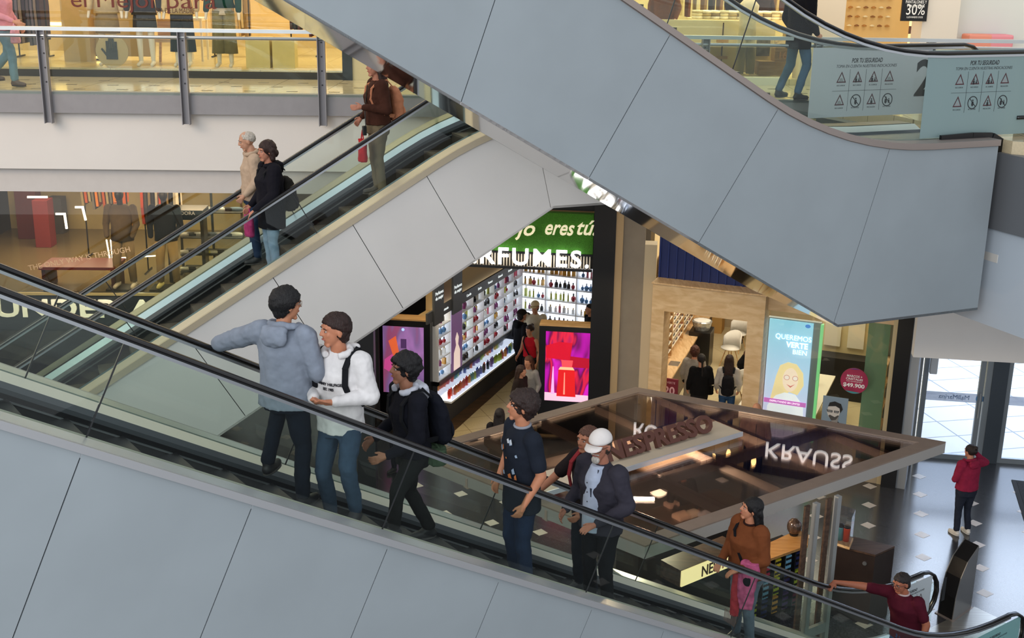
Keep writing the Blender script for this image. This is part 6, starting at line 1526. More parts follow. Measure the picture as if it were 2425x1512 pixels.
# ================================================================ people
def skin(c): return M('skin' + c[1:], c, .55, var=.05, scale=20, spec=.35)
def hairm(c): return M('hair' + c[1:], c, .55, var=.45, scale=30, bump=.9, spec=.4, stretch=(5, 5, .6))
def remesh(o, vox, sm=4, noise_=0.0, nsize=.12, fac=.5):
    r = o.modifiers.new('remesh', 'REMESH'); r.mode = 'VOXEL'; r.voxel_size = vox; r.use_smooth_shade = True
    s = o.modifiers.new('smooth', 'SMOOTH'); s.iterations = sm; s.factor = fac
    if noise_:
        k = 'folds_%g' % nsize
        tx = bpy.data.textures.get(k) or bpy.data.textures.new(k, 'CLOUDS'); tx.noise_scale = nsize; tx.noise_depth = 2
        d = o.modifiers.new('folds', 'DISPLACE'); d.texture = tx; d.strength = noise_; d.mid_level = .5; d.texture_coords = 'LOCAL'
    return o
def V(*a): return Vector(a)
def hand(bm, wr, d, nrm, curl=.5, s=1.0, side=1, fine=True):
    """palm, four fingers of different lengths and a thumb; d: finger direction, nrm: back of the hand"""
    d = d.normalized(); nrm = (nrm - d * nrm.dot(d)).normalized(); x = d.cross(nrm) * side
    caps(bm, wr, .024 * s, wr + d * .05 * s, .024 * s)
    for q in (-.022, 0, .022): caps(bm, wr + d * .03 * s + x * q * .7 * s, .015 * s, wr + d * .085 * s + x * q * s, .013 * s, 8)
    for k, (off, L) in enumerate(((-.030, .066), (-.010, .075), (.011, .07), (.031, .055))):
        p = wr + d * .088 * s + x * off * s * 1.05; dd = d.copy(); a = curl * .75
        for j, f in enumerate((.42, .32, .26)):
            rot = Matrix.Rotation(0, 3, 'X'); dd = (dd * math.cos(a) - nrm * math.sin(a)).normalized() if j == 0 else (dd * math.cos(a * .9) - nrm0 * math.sin(a * .9)).normalized()
            nrm0 = (nrm + dd * 0).normalized()
            nrm0 = (nrm0 - dd * nrm0.dot(dd)); nrm0 = nrm0.normalized() if nrm0.length > 1e-3 else nrm
            q = p + dd * L * f * s; caps(bm, p, (.0088 - .0008 * j) * s, q, (.0082 - .0008 * j) * s, 8); p = q
    p = wr + d * .02 * s - x * .022 * s
    t1 = (d * .7 - x * .6 - nrm * .25 * curl).normalized(); q = p + t1 * .045 * s; caps(bm, p, .014 * s, q, .0105 * s, 8)
    t2 = (d * .9 - x * .15 - nrm * .4 * curl).normalized(); caps(bm, q, .0105 * s, q + t2 * .032 * s, .0085 * s, 8)
FATK = 1.08
def person(name, label, loc, az, H=1.75, pose=None, skin_c='#c08a6c', hair_c='#17120f', hair='short', top='tee', top_c='#1c2028', leg_c='#27303f', shoe_c='#26262a', fine=True, fat=1.0, group=None, extras=None, sleeve='long', cuff_c=None, hem=.86, wide=1.0, female=False, head=True):
    """local frame: facing +Y, own right is +X, metres for a 1.75 m body, then scaled"""
    P = dict(lean=V(0, 0, 0), eL=V(-.25, -.03, 1.13), hL=V(-.24, .12, .93), eR=V(.25, -.03, 1.13), hR=V(.24, .12, .93),
             kL=V(-.1, .03, .5), aL=V(-.11, 0, .09), kR=V(.1, .03, .5), aR=V(.11, 0, .09), yaw=0, pitch=0, tw=0, curl=.5, dL=None, dR=None, nL=V(-1, 0, 0), nR=V(1, 0, 0), hips=V(0, 0, 0), fa=0)
    if pose: P.update(pose)
    t = thing(name, label, 'person', loc, rz=-R(az), local=True, group=group)
    k = H / 1.75; t.scale = (k, k, k); fat = fat * FATK
    vox = .0075 if fine else .013; cv = .0105 if fine else .016
    sh = lambda z: P['lean'] * max(0, (z - .95) / .5)
    tw = R(P['tw']); ct, st_ = math.cos(tw), math.sin(tw)
    def T(x, y, z):
        a = max(0, min(1, (z - .95) / .4)); c_, s_ = math.cos(tw * a), math.sin(tw * a)
        return V(x * c_ - y * s_, x * s_ + y * c_, z) + sh(z) + P['hips']
    sw = .165 if female else .185
    SL, SR = T(-sw, 0, 1.405), T(sw, 0, 1.405); HL, HR = T(-.085, 0, .9), T(.085, 0, .9)
    neck0, neck1 = T(0, -.01, 1.43), T(0, .015, 1.535)
    hy, hp = R(P['yaw']) + tw, R(P['pitch'])
    HRm = (Matrix.Rotation(hy, 3, 'Z') @ Matrix.Rotation(hp, 3, 'X')) * 1.1
    hc = neck1 + HRm @ V(0, .012, .085)
    h = lambda x, y, z: hc + HRm @ V(x, y, z)
    sm = skin(skin_c)
    # body: one continuous surface
    bm = new_bm()
    loft(bm, [(T(0, 0, .80), .12, .09, 0), (T(0, 0, .95), .14, .095, 0), (T(0, 0, 1.1), .12, .08, tw * .4), (T(0, 0, 1.3), .15, .09, tw), (T(0, 0, 1.41), .15, .07, tw), (T(0, 0, 1.46), .05, .05, tw)])
    caps(bm, neck0, .066, neck1, .056)
    if head:
        ball(bm, h(0, -.008, .03), (.073, .092, .088), HRm, 24, 16)
        ball(bm, h(0, .028, -.02), (.058, .062, .082), HRm, 20, 14)
        caps(bm, h(-.02, .062, -.088), .018, h(.02, .062, -.088), .018)
        caps(bm, h(0, .086, .026), .009, h(0, .102, -.010), .0125)                                   # nose
        caps(bm, h(-.011, .092, -.013), .008, h(.011, .092, -.013), .008)
        caps(bm, h(-.042, .072, .038), .012, h(.042, .072, .038), .012)                              # brow
        caps(bm, h(-.04, .062, -.01), .016, h(-.03, .066, -.03), .014); caps(bm, h(.04, .062, -.01), .016, h(.03, .066, -.03), .014)
        for s in (-1, 1): ball(bm, h(s * .076, -.008, .0), (.010, .020, .032), HRm, 10, 8)
    for S, E_, W in ((SL, P['eL'], P['hL']), (SR, P['eR'], P['hR'])):
        E2_ = E_ ; caps(bm, S, .048 * fat, E2_, .038 * fat); caps(bm, E2_, .038 * fat, W, .026)
    for side, E_, W, D_, N_ in ((-1, P['eL'], P['hL'], P['dL'], P['nL']), (1, P['eR'], P['hR'], P['dR'], P['nR'])):
        d = D_ if D_ is not None else (W - E_)
        hand(bm, W, d, N_, P['curl'], 1.0 if fine else 1.15, side, fine)
    for Hh, K, A in ((HL, P['kL'], P['aL']), (HR, P['kR'], P['aR'])):
        caps(bm, Hh, .075, K, .05); caps(bm, K, .05, A, .036)
    body = part('body', bm, sm, t); remesh(body, vox, 3 if fine else 2, fac=.45)
    if head and fine:
        for s in (-1, 1):
            bm = new_bm(); ball(bm, h(s * .031, .0755, .014), (.0115, .009, .0058), HRm, 12, 8); part('eye', bm, M('eye_white', '#b3a8a0', .4), t, smooth=True)
            bm = new_bm(); ball(bm, h(s * .031, .0825, .014), (.0062, .0036, .0056), HRm, 10, 6); part('iris', bm, M('iris', '#1a100c', .2), t, smooth=True)
            bm = new_bm(); tube(bm, [h(s * .014, .0875, .032), h(s * .031, .0885, .037), h(s * .048, .078, .031)], .0034, 6); part('eyebrow', bm, hairm(hair_c if hair_c not in ('#b9b1a6', '#d8d2c8') else '#8d857c'), t, smooth=True)
        bm = new_bm(); tube(bm, [h(-.024, .080, -.047), h(-.008, .0915, -.044), h(.008, .0915, -.044), h(.024, .080, -.047)], [.003, .0055, .0055, .003], 8); part('lips', bm, M('lips' + skin_c[1:], '#9a5348' if skin_c < '#b' else '#a85c50', .5), t, smooth=True)
    # hair
    hm = hairm(hair_c)
    if head and hair:
        def shell(R_, cut, side=.9, front=.35, name='hair', nape=True, cx=V(0, -.014, .03)):
            def fn(n):
                # inside the skull wherever the face, ears and nape are bare
                lim = cut + max(0, n.y) ** .8 * (front - cut) - max(0, -n.y) * (.92 + cut)
                lim += noise.noise(Vector((n.x * 5, n.y * 5, n.z * 2))) * .16
                a = (n.z - lim) / .10
                return .80 + .20 * max(0, min(1, a + .5))
            bm = new_bm(); ball(bm, hc + HRm @ cx, R_, HRm, 56, 40, fn)
            if nape:
                ball(bm, h(0, -.050, -.030), (.068, .052, .062), HRm, 20, 12)
                for s in (-1, 1): ball(bm, h(s * .056, -.028, .0), (.025, .042, .045), HRm, 14, 10)
            o = part(name, bm, hm, t, smooth=True)
            d = o.modifiers.new('locks', 'DISPLACE'); tx = bpy.data.textures.get('locks') or bpy.data.textures.new('locks', 'CLOUDS'); tx.noise_scale = .035; d.texture = tx; d.strength = .02; d.mid_level = .4; d.texture_coords = 'LOCAL'
            d2 = o.modifiers.new('strands', 'DISPLACE'); t2 = bpy.data.textures.get('strands') or bpy.data.textures.new('strands', 'CLOUDS'); t2.noise_scale = .012; d2.texture = t2; d2.strength = .012; d2.mid_level = .5; d2.texture_coords = 'LOCAL'
            return o
        if hair == 'short': shell((.085, .106, .102), -.3, front=.42)
        elif hair == 'crop': shell((.0795, .1, .092), -.2, front=.45)
        elif hair == 'bowl':
            shell((.094, .114, .11), -.5, front=.3)
        elif hair == 'bald': shell((.0775, .0985, .084), -.3, front=.6, nape=False)
        elif hair == 'curly':
            o = shell((.096, .118, .114), -.42, front=.36); o.modifiers['locks'].strength = .036
        elif hair == 'bob':
            bm = new_bm()
            ball(bm, h(0, -.022, .04), (.092, .105, .1), HRm); 
            for s in (-1, 1):
                caps(bm, h(s * .075, -.03, .02), .04, h(s * .08, -.03, -.08), .035)
            caps(bm, h(-.05, -.075, -.02), .055, h(.05, -.075, -.06), .055)
            o = part('hair', bm, hm, t); remesh(o, cv, 3, .02, .04)
        elif hair in ('long', 'pony', 'bun'):
            bm = new_bm(); ball(bm, h(0, -.02, .04), (.087, .105, .094), HRm)
            if hair == 'long':
                for x in (-.06, -.03, 0, .03, .06): caps(bm, h(x, -.075, .0), .035, T(x * 1.3, -.12, 1.22) + V(0, 0, 0), .028)
                for s in (-1, 1): caps(bm, h(s * .072, -.01, .02), .026, T(s * .11, -.04, 1.3), .024)
            elif hair == 'pony': caps(bm, h(0, -.1, .05), .03, T(0, -.14, 1.3), .02)
            else: ball(bm, h(0, -.1, .1), .04)
            o = part('hair', bm, hm, t); remesh(o, cv, 3, .014, .04)
        elif hair == 'beard_only': pass
    # clothes
    tm = cloth(top_c, .08); lm = cloth(leg_c, .12)
    loose = 1.0
    lo = {'tee': .018, 'hoodie': .034, 'jacket': .03, 'coat': .04, 'sweater': .032, 'top': .014}[top]
    bm = new_bm(); F_ = fat
    loft(bm, [(T(0, 0, hem), (.15 * F_ + lo) * wide, (.11 * F_ + lo) * wide, 0), (T(0, 0, .98), .148 * F_ + lo, .108 * F_ + lo, tw * .2), (T(0, 0.005, 1.12), .138 * F_ + lo, .1 * F_ + lo, tw * .5), (T(0, .01, 1.28), (.155 if not female else .14) * F_ + lo, (.105 if not female else .115) * F_ + lo, tw), (T(0, 0, 1.39), .165 * F_ + lo * .8, .082 + lo * .8, tw), (T(0, -.005, 1.455), .085, .07, tw), (T(0, -.005, 1.475), .068, .062, tw)], 26)
    for S, E_, W in ((SL, P['eL'], P['hL']), (SR, P['eR'], P['hR'])):
        r0 = .056 * fat + lo * .8
        if sleeve == 'none': continue
        caps(bm, S, r0, S.lerp(E_, .5) if sleeve == 'short' else E_, (.052 if sleeve == 'short' else .045) + lo * .7)
        if sleeve == 'short': caps(bm, S.lerp(E_, .3), .05 + lo, S.lerp(E_, .72), .05 + lo)
        else: caps(bm, E_, .044 + lo * .7, E_.lerp(W, .93), .031 + lo * .35)
    cl = part({'tee': 't_shirt', 'hoodie': 'hoodie', 'jacket': 'jacket', 'coat': 'coat', 'sweater': 'sweater', 'top': 'top'}[top], bm, tm, t)
    remesh(cl, cv, 3, {'tee': .014, 'hoodie': .026, 'jacket': .03, 'coat': .02, 'sweater': .02, 'top': .006}[top], .11)
    bm = new_bm()
    loft(bm, [(T(0, 0, .80), .15 * F_, .12 * F_, 0), (T(0, 0, .9), .155 * F_, .122 * F_, 0), (T(0, 0, 1.0), .14 * F_, .11 * F_, 0)], 24)
    for Hh, K, A in ((HL, P['kL'], P['aL']), (HR, P['kR'], P['aR'])):
        caps(bm, Hh, .092 * F_, K, .066 * (wide * .5 + .5)); caps(bm, K, .066 * (wide * .5 + .5), A + V(0, -.01, .03), .056 * (wide * .6 + .4)); 
    tr = part('trousers', bm, lm, t); remesh(tr, cv, 3, .022, .1)
    for A, s in ((P['aL'], -1), (P['aR'], 1)):
        bm = new_bm(); f = Matrix.Rotation(R(P['fa']) - s * .12, 3, 'Z')
        caps(bm, A + f @ V(0, -.04, -.045), .042, A + f @ V(0, .06, -.045), .044); caps(bm, A + f @ V(0, .06, -.05), .042, A + f @ V(0, .15, -.055), .034); caps(bm, A + V(0, -.02, 0), .045, A + f @ V(0, .03, -.03), .045)
        o = part('shoe', bm, M('shoe' + shoe_c[1:], shoe_c, .55), t); remesh(o, cv, 2)
        bm = new_bm(); c_ = A + f @ V(0, .055, -.082); rot_ = f
        ball(bm, c_, (.05, .135, .014), f, 18, 6); part('sole', bm, M('sole', '#c9c5bd', .7) if shoe_c > '#8' else M('sole_dark', '#3a3836', .7), o, smooth=True)
    C = dict(T=T, h=h, SL=SL, SR=SR, t=t, P=P, HRm=HRm, cv=cv, tm=tm, hc=hc)
    for e in (extras or []): e(C)
    return t
# -- extras
def hood(c=None, big=1.0):
    def f(C):
        T = C['T']; bm = new_bm(); n = 14
        pts = []
        for k in range(n + 1):
            a = -math.pi * .5 + R(-150 + 300 * k / n); pts.append(T(.105 * math.cos(a) * big, .02 + .085 * math.sin(a) * big, 1.475 + .02 * math.sin(-a)))
        tube(bm, pts, .03, 8)
        ball(bm, T(0, -.125 * big, 1.42), (.105 * big, .05, .075 * big)); caps(bm, T(-.07, -.12, 1.47), .035, T(.07, -.12, 1.47), .035)
        o = part('hood', bm, cloth(c) if c else C['tm'], C['t']); remesh(o, C['cv'], 3, .022, .06)
        if c is None or True: pass
    return f
def collar(c):
    def f(C):
        T = C['T']; bm = new_bm(); pts = [T(.07 * math.cos(a), .005 + .062 * math.sin(a), 1.475 + .008 * math.sin(-a)) for a in [2 * math.pi * k / 16 for k in range(17)]]
        tube(bm, pts, .012, 8, caps=False); part('collar', bm, cloth(c), C['t'], smooth=True)
    return f
def backpack(c, straps=True, sag=0.0, w=.15):
    def f(C):
        T = C['T']; bm = new_bm()
        loft(bm, [(T(0, -.24, .98 - sag), w * .75, .06, 0), (T(0, -.25, 1.03 - sag), w, .085, 0), (T(0, -.24, 1.25 - sag), w, .09, 0), (T(0, -.21, 1.38 - sag), w * .85, .07, 0), (T(0, -.2, 1.42 - sag), w * .4, .03, 0)], 20)
        o = part('backpack', bm, cloth(c), C['t']); remesh(o, C['cv'], 2, .02, .08)
        bm = new_bm(); ball(bm, T(0, -.33, 1.08 - sag), (w * .72, .03, .09)); part('pocket', bm, cloth(c), o, smooth=True)
        for s in (-1, 1):
            bm = new_bm(); P_ = [T(s * .1, -.16, 1.40), T(s * .115, -.09, 1.475), T(s * .12, .02, 1.475), T(s * .125, .115, 1.38), T(s * .13, .135, 1.25), T(s * .155, .09, 1.12), T(s * .175, -.02, 1.05), T(s * .12, -.17, 1.03)]
            n = len(P_)
            for a, b_ in zip(P_[:-1], P_[1:]): bar(bm, a, b_ + (b_ - a) * .08, .045, .014, V(0, 1, .2))
            part('strap', bm, cloth('#17181c' if c < '#8' else c), o)
    return f
def cap(c, back=False):
    def f(C):
        h = C['h']; bm = new_bm()
        ball(bm, h(0, -.008, .052), (.089, .11, .09), C['HRm'], 28, 18, lambda n: 1.0 if n.z > -.15 else .82)
        o = part('cap', bm, cloth(c, .03), C['t'], smooth=True)
        bm = new_bm(); s = -1 if back else 1; n = 9
        A = [bm.verts.new(h(.075 * math.sin(u), s * (.085 + .02 * math.cos(u)), .05)) for u in [R(-75 + 150 * k / (n - 1)) for k in range(n)]]
        B = [bm.verts.new(h(.072 * math.sin(u), s * (.1 + .085 * math.cos(u)), .03 - .004 * math.cos(u))) for u in [R(-80 + 160 * k / (n - 1)) for k in range(n)]]
        for k in range(n - 1): bm.faces.new((A[k], A[k + 1], B[k + 1], B[k]))
        p = part('brim', bm, cloth(c, .03), o, smooth=True); md = p.modifiers.new('t', 'SOLIDIFY'); md.thickness = .006
    return f
def glasses(c='#2a2a2c'):
    def f(C):
        h = C['h']; bm = new_bm()
        for s in (-1, 1):
            tube(bm, [h(s * .033 + .023 * math.cos(u), .098 - abs(.012 * math.cos(u) if s * math.cos(u) > 0 else 0), .012 + .02 * math.sin(u)) for u in [2 * math.pi * k / 14 for k in range(15)]], .0022, 5, caps=False)
            tube(bm, [h(s * .056, .088, .018), h(s * .079, .0, .015)], .0022, 5)
        tube(bm, [h(-.01, .1, .016), h(.01, .1, .016)], .0022, 5)
        part('glasses', bm, M('rim' + c[1:], c, .3), C['t'])
    return f
def beard(c):
    def f(C):
        h = C['h']; bm = new_bm(); ball(bm, h(0, .075, -.085), (.035, .025, .035), C['HRm']); caps(bm, h(-.03, .083, -.036), .007, h(.03, .083, -.036), .007); part('beard', bm, hairm(c), C['t'], smooth=True)
    return f
def chest_text(s, c='#1a1a22', w=.26, z=1.25, d=.165):
    def f(C):
        T = C['T']; b = text_bm(s, .03, .002, width=w, bold=.0006)
        q0 = T(0, d, z); 
        for v in b.verts:
            ang = -v.co.x / .19
            base_ = T(0, 0, z + v.co.y); fwd_ = (T(0, 1, z) - T(0, 0, z)).normalized(); rt_ = (T(1, 0, z) - T(0, 0, z)).normalized()
            v.co = base_ + fwd_ * (d * math.cos(ang) + v.co.z) + rt_ * (.19 * math.sin(ang))
        part('chest_lettering', b, M('lettering' + c[1:], c, .7), C['t'])
    return f
def bag(c, at, sz=(.1, .05, .14), nm='handbag', drop=.25):
    def f(C):
        a = at(C); bm = new_bm()
        loft(bm, [(a + V(0, 0, -drop - sz[2] * 2), sz[0] * .8, sz[1] * .8, 0), (a + V(0, 0, -drop - sz[2] * 1.9), sz[0], sz[1], 0), (a + V(0, 0, -drop), sz[0] * .95, sz[1] * .8, 0)], 14)
        o = part(nm, bm, cloth(c, .2), C['t']); remesh(o, C['cv'] * .8, 1, .02, .05)
        bm = new_bm(); tube(bm, [a + V(-sz[0] * .5, 0, -drop), a, a + V(sz[0] * .5, 0, -drop)], .008, 6); part('bag_handle', bm, cloth(c, .2), o)
    return f
def shirt_print(C):
    T = C['T']; rnd_ = random.Random(5)
    for k in range(22):
        ang = rnd_.uniform(-.75, .75); z = rnd_.uniform(1.0, 1.40); w_ = rnd_.uniform(.012, .03); h_ = rnd_.uniform(.008, .03)
        bm = new_bm(); vs = []
        for da, dz in ((-w_, -h_ * .6), (w_ * .4, -h_), (w_, h_ * .3), (-w_ * .2, h_)):
            a = ang + da * 4; b0 = T(0, 0, z + dz); f_ = (T(0, 1, z) - T(0, 0, z)).normalized(); r_ = (T(1, 0, z) - T(0, 0, z)).normalized()
            vs.append(bm.verts.new(b0 + f_ * (.168 * math.cos(a)) + r_ * (.205 * math.sin(a))))
        bm.faces.new(vs); part('printed_patch', bm, M(('print_a', 'print_b', 'print_c')[k % 3], ('#8fa0b4', '#c9763f', '#c8ccd2')[k % 3], .7), C['t'])
def shirt_front(C, c):
    T = C['T']; bm = new_bm()
    loft(bm, [(T(0, .055, .86), .13, .145, 0), (T(0, .05, 1.15), .125, .135, 0), (T(0, .055, 1.35), .10, .115, 0), (T(0, .04, 1.46), .065, .07, 0)], 20)
    o = part('shirt', bm, cloth(c), C['t']); remesh(o, C['cv'], 2)
    for k in range(5):
        bm = new_bm(); ball(bm, T(0, .188 - k * .001, 1.33 - k * .09), .006, None, 8, 6); part('button', bm, M('button_dark', '#2a2a30', .4), o)
def lanyard(C):
    T = C['T']; bm = new_bm(); bar(bm, T(-.05, .1, 1.44), T(-.02, .165, 1.28), .02, .004, V(0, 1, 0)); bar(bm, T(.05, .1, 1.44), T(-.02, .165, 1.28), .02, .004, V(0, 1, 0)); bar(bm, T(-.02, .168, 1.28), T(-.02, .172, 1.2), .035, .008, V(0, 1, 0)); part('lanyard', bm, M('lanyard', '#2a3040', .6), C['t'])
def camera_strap(C):
    T = C['T']; bm = new_bm(); P_ = [T(-.02, .14, 1.42), T(-.1, .2, 1.1), T(-.13, .2, .9)]
    for a, b_ in zip(P_[:-1], P_[1:]): bar(bm, a, b_, .025, .006, V(0, 1, .1))
    o = part('neck_strap', bm, m_blk, C['t'])
    bm = new_bm(); box(bm, T(-.13, .22, .86), (.06, .05, .12)); part('camera', bm, m_blk, o, bevel=.01)
def onstep(F, st, px, w, up=.5):
    """head top pixel on the plane w of an escalator -> foot point on a step and body height"""
    t_, z = F.hit(px[0], px[1], w)
    k = math.floor(t_ / .4 + 1e-6)
    if t_ / .4 - k > up:      # the feet are already on the next tread; keep the line of sight
        k += 1; t_ = k * .4 + .1
        r = ray(px[0], px[1]); q = (F.p(t_, 0, 0) - Vector((0, 0, CAMZ))).dot(F.u) / r.dot(F.u)
        hp_ = Vector((0, 0, CAMZ)) + r * q; w = max(w - .35, min(w + .35, (hp_ - F.o).dot(F.h))); z = hp_.z
    zs = st + T30 * k * .4
    return F.p(t_, w, zs), (z - zs)
def loc_of(p, az, H, wp):
    d = Vector(wp) - Vector(p); a = R(az)
    x = d.x * math.cos(a) - d.y * math.sin(a); y = d.x * math.sin(a) + d.y * math.cos(a)
    return V(x, y, d.z) * (1.75 / H)
def report(n, H): pass
UPH = 234
# 1 grey hoodie, seen from behind, leaning an elbow on the far handrail
p_, H = onstep(F1, st1, (668, 688), -.62); report('grey hoodie', H)
eLw = loc_of(p_, 22, H, F1.p(F1.hit(516, 818, .0)[0], -.02, F1.hit(516, 818, 0.0)[1] + .02))
person('person', 'person in a grey hoodie seen from behind, leaning an elbow on the handrail', p_, 22, H,
       dict(eL=eLw, hL=eLw + V(.16, .2, .02), eR=V(.27, .02, 1.12), hR=V(.20, .2, .98), kL=V(-.2, .2, .70), aL=V(-.20, .02, .30), kR=V(.12, .02, .5), aR=V(.14, -.03, .09), yaw=-32, pitch=-6, tw=0, dL=V(.6, .6, 0), nL=V(0, 0, 1), fa=0),
       skin_c='#b87f60', hair_c='#0d0b0d', hair='bowl', top='hoodie', top_c='#7f8794', leg_c='#131a26', shoe_c='#17171b', fat=1.14, wide=1.08, hem=.84,
       extras=[hood(big=1.15), glasses('#8a7a6a')])
# 2 white hoodie
p_, H = onstep(F1, st1, (800, 745), -.66); report('white hoodie', H)
person('person', 'person in a white hoodie with black backpack straps holding a phone and looking up', p_, 204, H,
       dict(eL=V(-.27, .0, 1.15), hL=V(-.09, .24, 1.15), eR=V(.27, .0, 1.15), hR=V(.07, .25, 1.15), kR=V(.12, .08, .5), aR=V(.13, -.02, .09), kL=V(-.15, .16, .6), aL=V(-.14, .05, .2), yaw=-38, pitch=-2, dL=V(.8, .5, 0), dR=V(-.8, .5, 0), nL=V(0, .4, -1), nR=V(0, .4, -1)),
       skin_c='#b87a5c', hair_c='#2a1712', hair='short', top='hoodie', top_c='#d3d0cf', leg_c='#38485c', shoe_c='#26262a', fat=.98, hem=.84,
       extras=[hood(), backpack('#17181c'), chest_text('TOMMY HILFIGER', w=.27), chest_text('EST. 1985', w=.09, z=1.21, d=.163)])
# 3 dark jacket with grey hood
p_, H = onstep(F1, st1, (975, 840), -.72); report('dark jacket', H)
person('person', 'person in a dark jacket with a pale grey hood and black backpack stepping up', p_, 240, H,
       dict(eL=V(-.26, .08, 1.12), hL=V(-.24, .34, 1.02), eR=V(.26, .0, 1.13), hR=V(.2, .26, 1.0), kL=V(-.12, .2, .62), aL=V(-.12, .24, .31), kR=V(.12, -.02, .5), aR=V(.13, -.2, .1), lean=V(0, .04, 0), yaw=-8, pitch=4, dL=V(0, 1, -.2)),
       skin_c='#9a6a52', hair_c='#0e0c0e', hair='curly', top='jacket', top_c='#13141c', leg_c='#1b1c1c', shoe_c='#17171b', fat=1.02, hem=.9,
       extras=[hood('#b9bcc6'), backpack('#13151e', sag=.02, w=.17), bag('#3a4a38', lambda C: V(-.12, -.16, .98), (.12, .09, .07), 'waist_bag', .02)])
# waist bag and tied cloth of the same person are left to the clothes; 4 navy tee
p_, H = onstep(F1, st1, (1240, 930), -.85); report('navy tee', H)
person('person', 'person in a navy printed t-shirt standing upright in profile, arm hanging down', p_, 245, H,
       dict(eL=V(-.25, -.05, 1.12), hL=V(-.22, .08, .88), eR=V(.24, .02, 1.13), hR=V(.15, .14, .98), yaw=-18, pitch=8, kL=V(-.1, .03, .5), kR=V(.1, .05, .5)),
       skin_c='#b5795a', hair_c='#2a1a16', hair='curly', top='tee', top_c='#1d222c', leg_c='#1d2940', shoe_c='#c9c5bd', sleeve='short', fat=1.08, hem=.76, wide=1.05,
       extras=[collar('#8d8f98'), shirt_print])
# 5 person behind with the outstretched arm
p_, H = onstep(F1, st1, (1398, 1012), -.42); report('dark tee behind', H)
person('person', 'person in a dark t-shirt with a maroon backpack, half hidden behind the white cap', p_, 238, H,
       dict(eR=V(.28, .2, 1.18), hR=V(.24, .47, 1.06), eL=V(-.25, 0, 1.13), hL=V(-.2, .2, 1.0), yaw=10, dR=V(0, 1, -.2), nR=V(0, .2, 1)),
       skin_c='#b0765a', hair_c='#5a3a2c', hair='crop', top='tee', top_c='#241d1e', leg_c='#20242c', shoe_c='#26262a', sleeve='short',
       extras=[backpack('#8a2f35', sag=.1)])
# 6 white cap man
p_, H = onstep(F1, st1, (1432, 1022), -.9); report('white cap', H)
person('person', 'person with a white cap and grey goatee in an open dark jacket and pale shirt', p_, 226, H,
       dict(eL=V(-.3, .0, 1.14), hL=V(-.18, .28, 1.02), eR=V(.28, .0, 1.13), hR=V(.2, .26, 1.02), yaw=14, pitch=-4, lean=V(0, .02, 0), dL=V(.2, 1, -.1), nL=V(-.3, 0, 1)),
       skin_c='#a9705a', hair_c='#4a403a', hair='crop', top='jacket', top_c='#33313a', leg_c='#17181c', shoe_c='#17171b', fat=1.16, hem=.84,
       extras=[cap('#dcd6d2'), beard('#b8b2aa'), glasses('#3a2a24'), lambda C: shirt_front(C, '#aab4c8'), lambda C: lanyard(C)])
# 7 woman in the brown sweater
def scarf(C):
    T = C['T']; P = C['P']; hl = P['hL']; bm = new_bm()
    a = P['eL'].lerp(hl, .55)
    loft(bm, [(a + V(-.02, .03, -.5), .07, .025, .9), (a + V(0, .03, -.28), .10, .045, .6), (a + V(0, .0, -.04), .115, .08, .6), (a + V(0, 0, .05), .09, .06, .6)], 16)
    o = part('pink_scarf', bm, cloth('#b8587e', .35), C['t']); remesh(o, C['cv'], 1, .02, .05)
    bm = new_bm(); b_ = a + V(.10, .08, 0); loft(bm, [(b_ + V(0, 0, -.62), .05, .02, .6), (b_ + V(0, 0, -.3), .055, .03, .6), (b_ + V(0, 0, -.12), .04, .025, .6)], 14); q = part('red_scarf_end', bm, cloth('#a8363e', .2), o); remesh(q, C['cv'], 1, .012, .05)
    bm = new_bm()
    for k in range(10): tube(bm, [b_ + V(-.04 + .02 * k, .0, -.6), b_ + V(-.042 + .02 * k, .01, -.74)], .004, 5)
    part('fringe', bm, cloth('#8b6f66'), o)['kind'] = 'stuff'
def crossbelt(c='#15151a', bagc='#141418'):
    def f(C):
        T = C['T']; bm = new_bm(); P_ = [T(.12, -.1, 1.45), T(.13, .02, 1.49), T(.1, .13, 1.38), T(.02, .175, 1.25), T(-.08, .17, 1.1), T(-.18, .1, .98)]
        for a, b_ in zip(P_[:-1], P_[1:]): bar(bm, a, b_ + (b_ - a) * .08, .035, .008, V(0, 1, .1))
        o = part('bag_strap', bm, cloth(c), C['t'])
        bm = new_bm(); ball(bm, T(-.21, .14, .93), (.06, .1, .09)); q = part('shoulder_bag', bm, cloth(bagc), C['t']); remesh(q, C['cv'], 1)
    return f
def phone(side='L'):
    def f(C):
        p = C['P']['h' + side]; bm = new_bm(); box(bm, p + V(0, .09, .02), (.07, .14, .01)); part('phone', bm, M('phone_dark', '#1b1d22', .2), C['t'])
    return f
p_, H = onstep(F1, st1, (1782, 1182), -.8); report('brown', H)
person('person', 'person with long black hair in a rust brown sweater, a pink scarf over the arm', p_, 238, H,
       dict(eL=V(-.25, .0, 1.13), hL=V(-.14, .27, 1.04), eR=V(.24, .04, 1.13), hR=V(.1, .3, 1.05), yaw=-26, pitch=10, nL=V(0, 0, 1), nR=V(0, 0, 1)),
       skin_c='#b97c5e', hair_c='#0c090b', hair='long', top='sweater', top_c='#6e3d22', leg_c='#5f6c7a', shoe_c='#26262a', female=True, fat=1.25, hem=.88,
       extras=[scarf, crossbelt(), collar('#2b1714')])
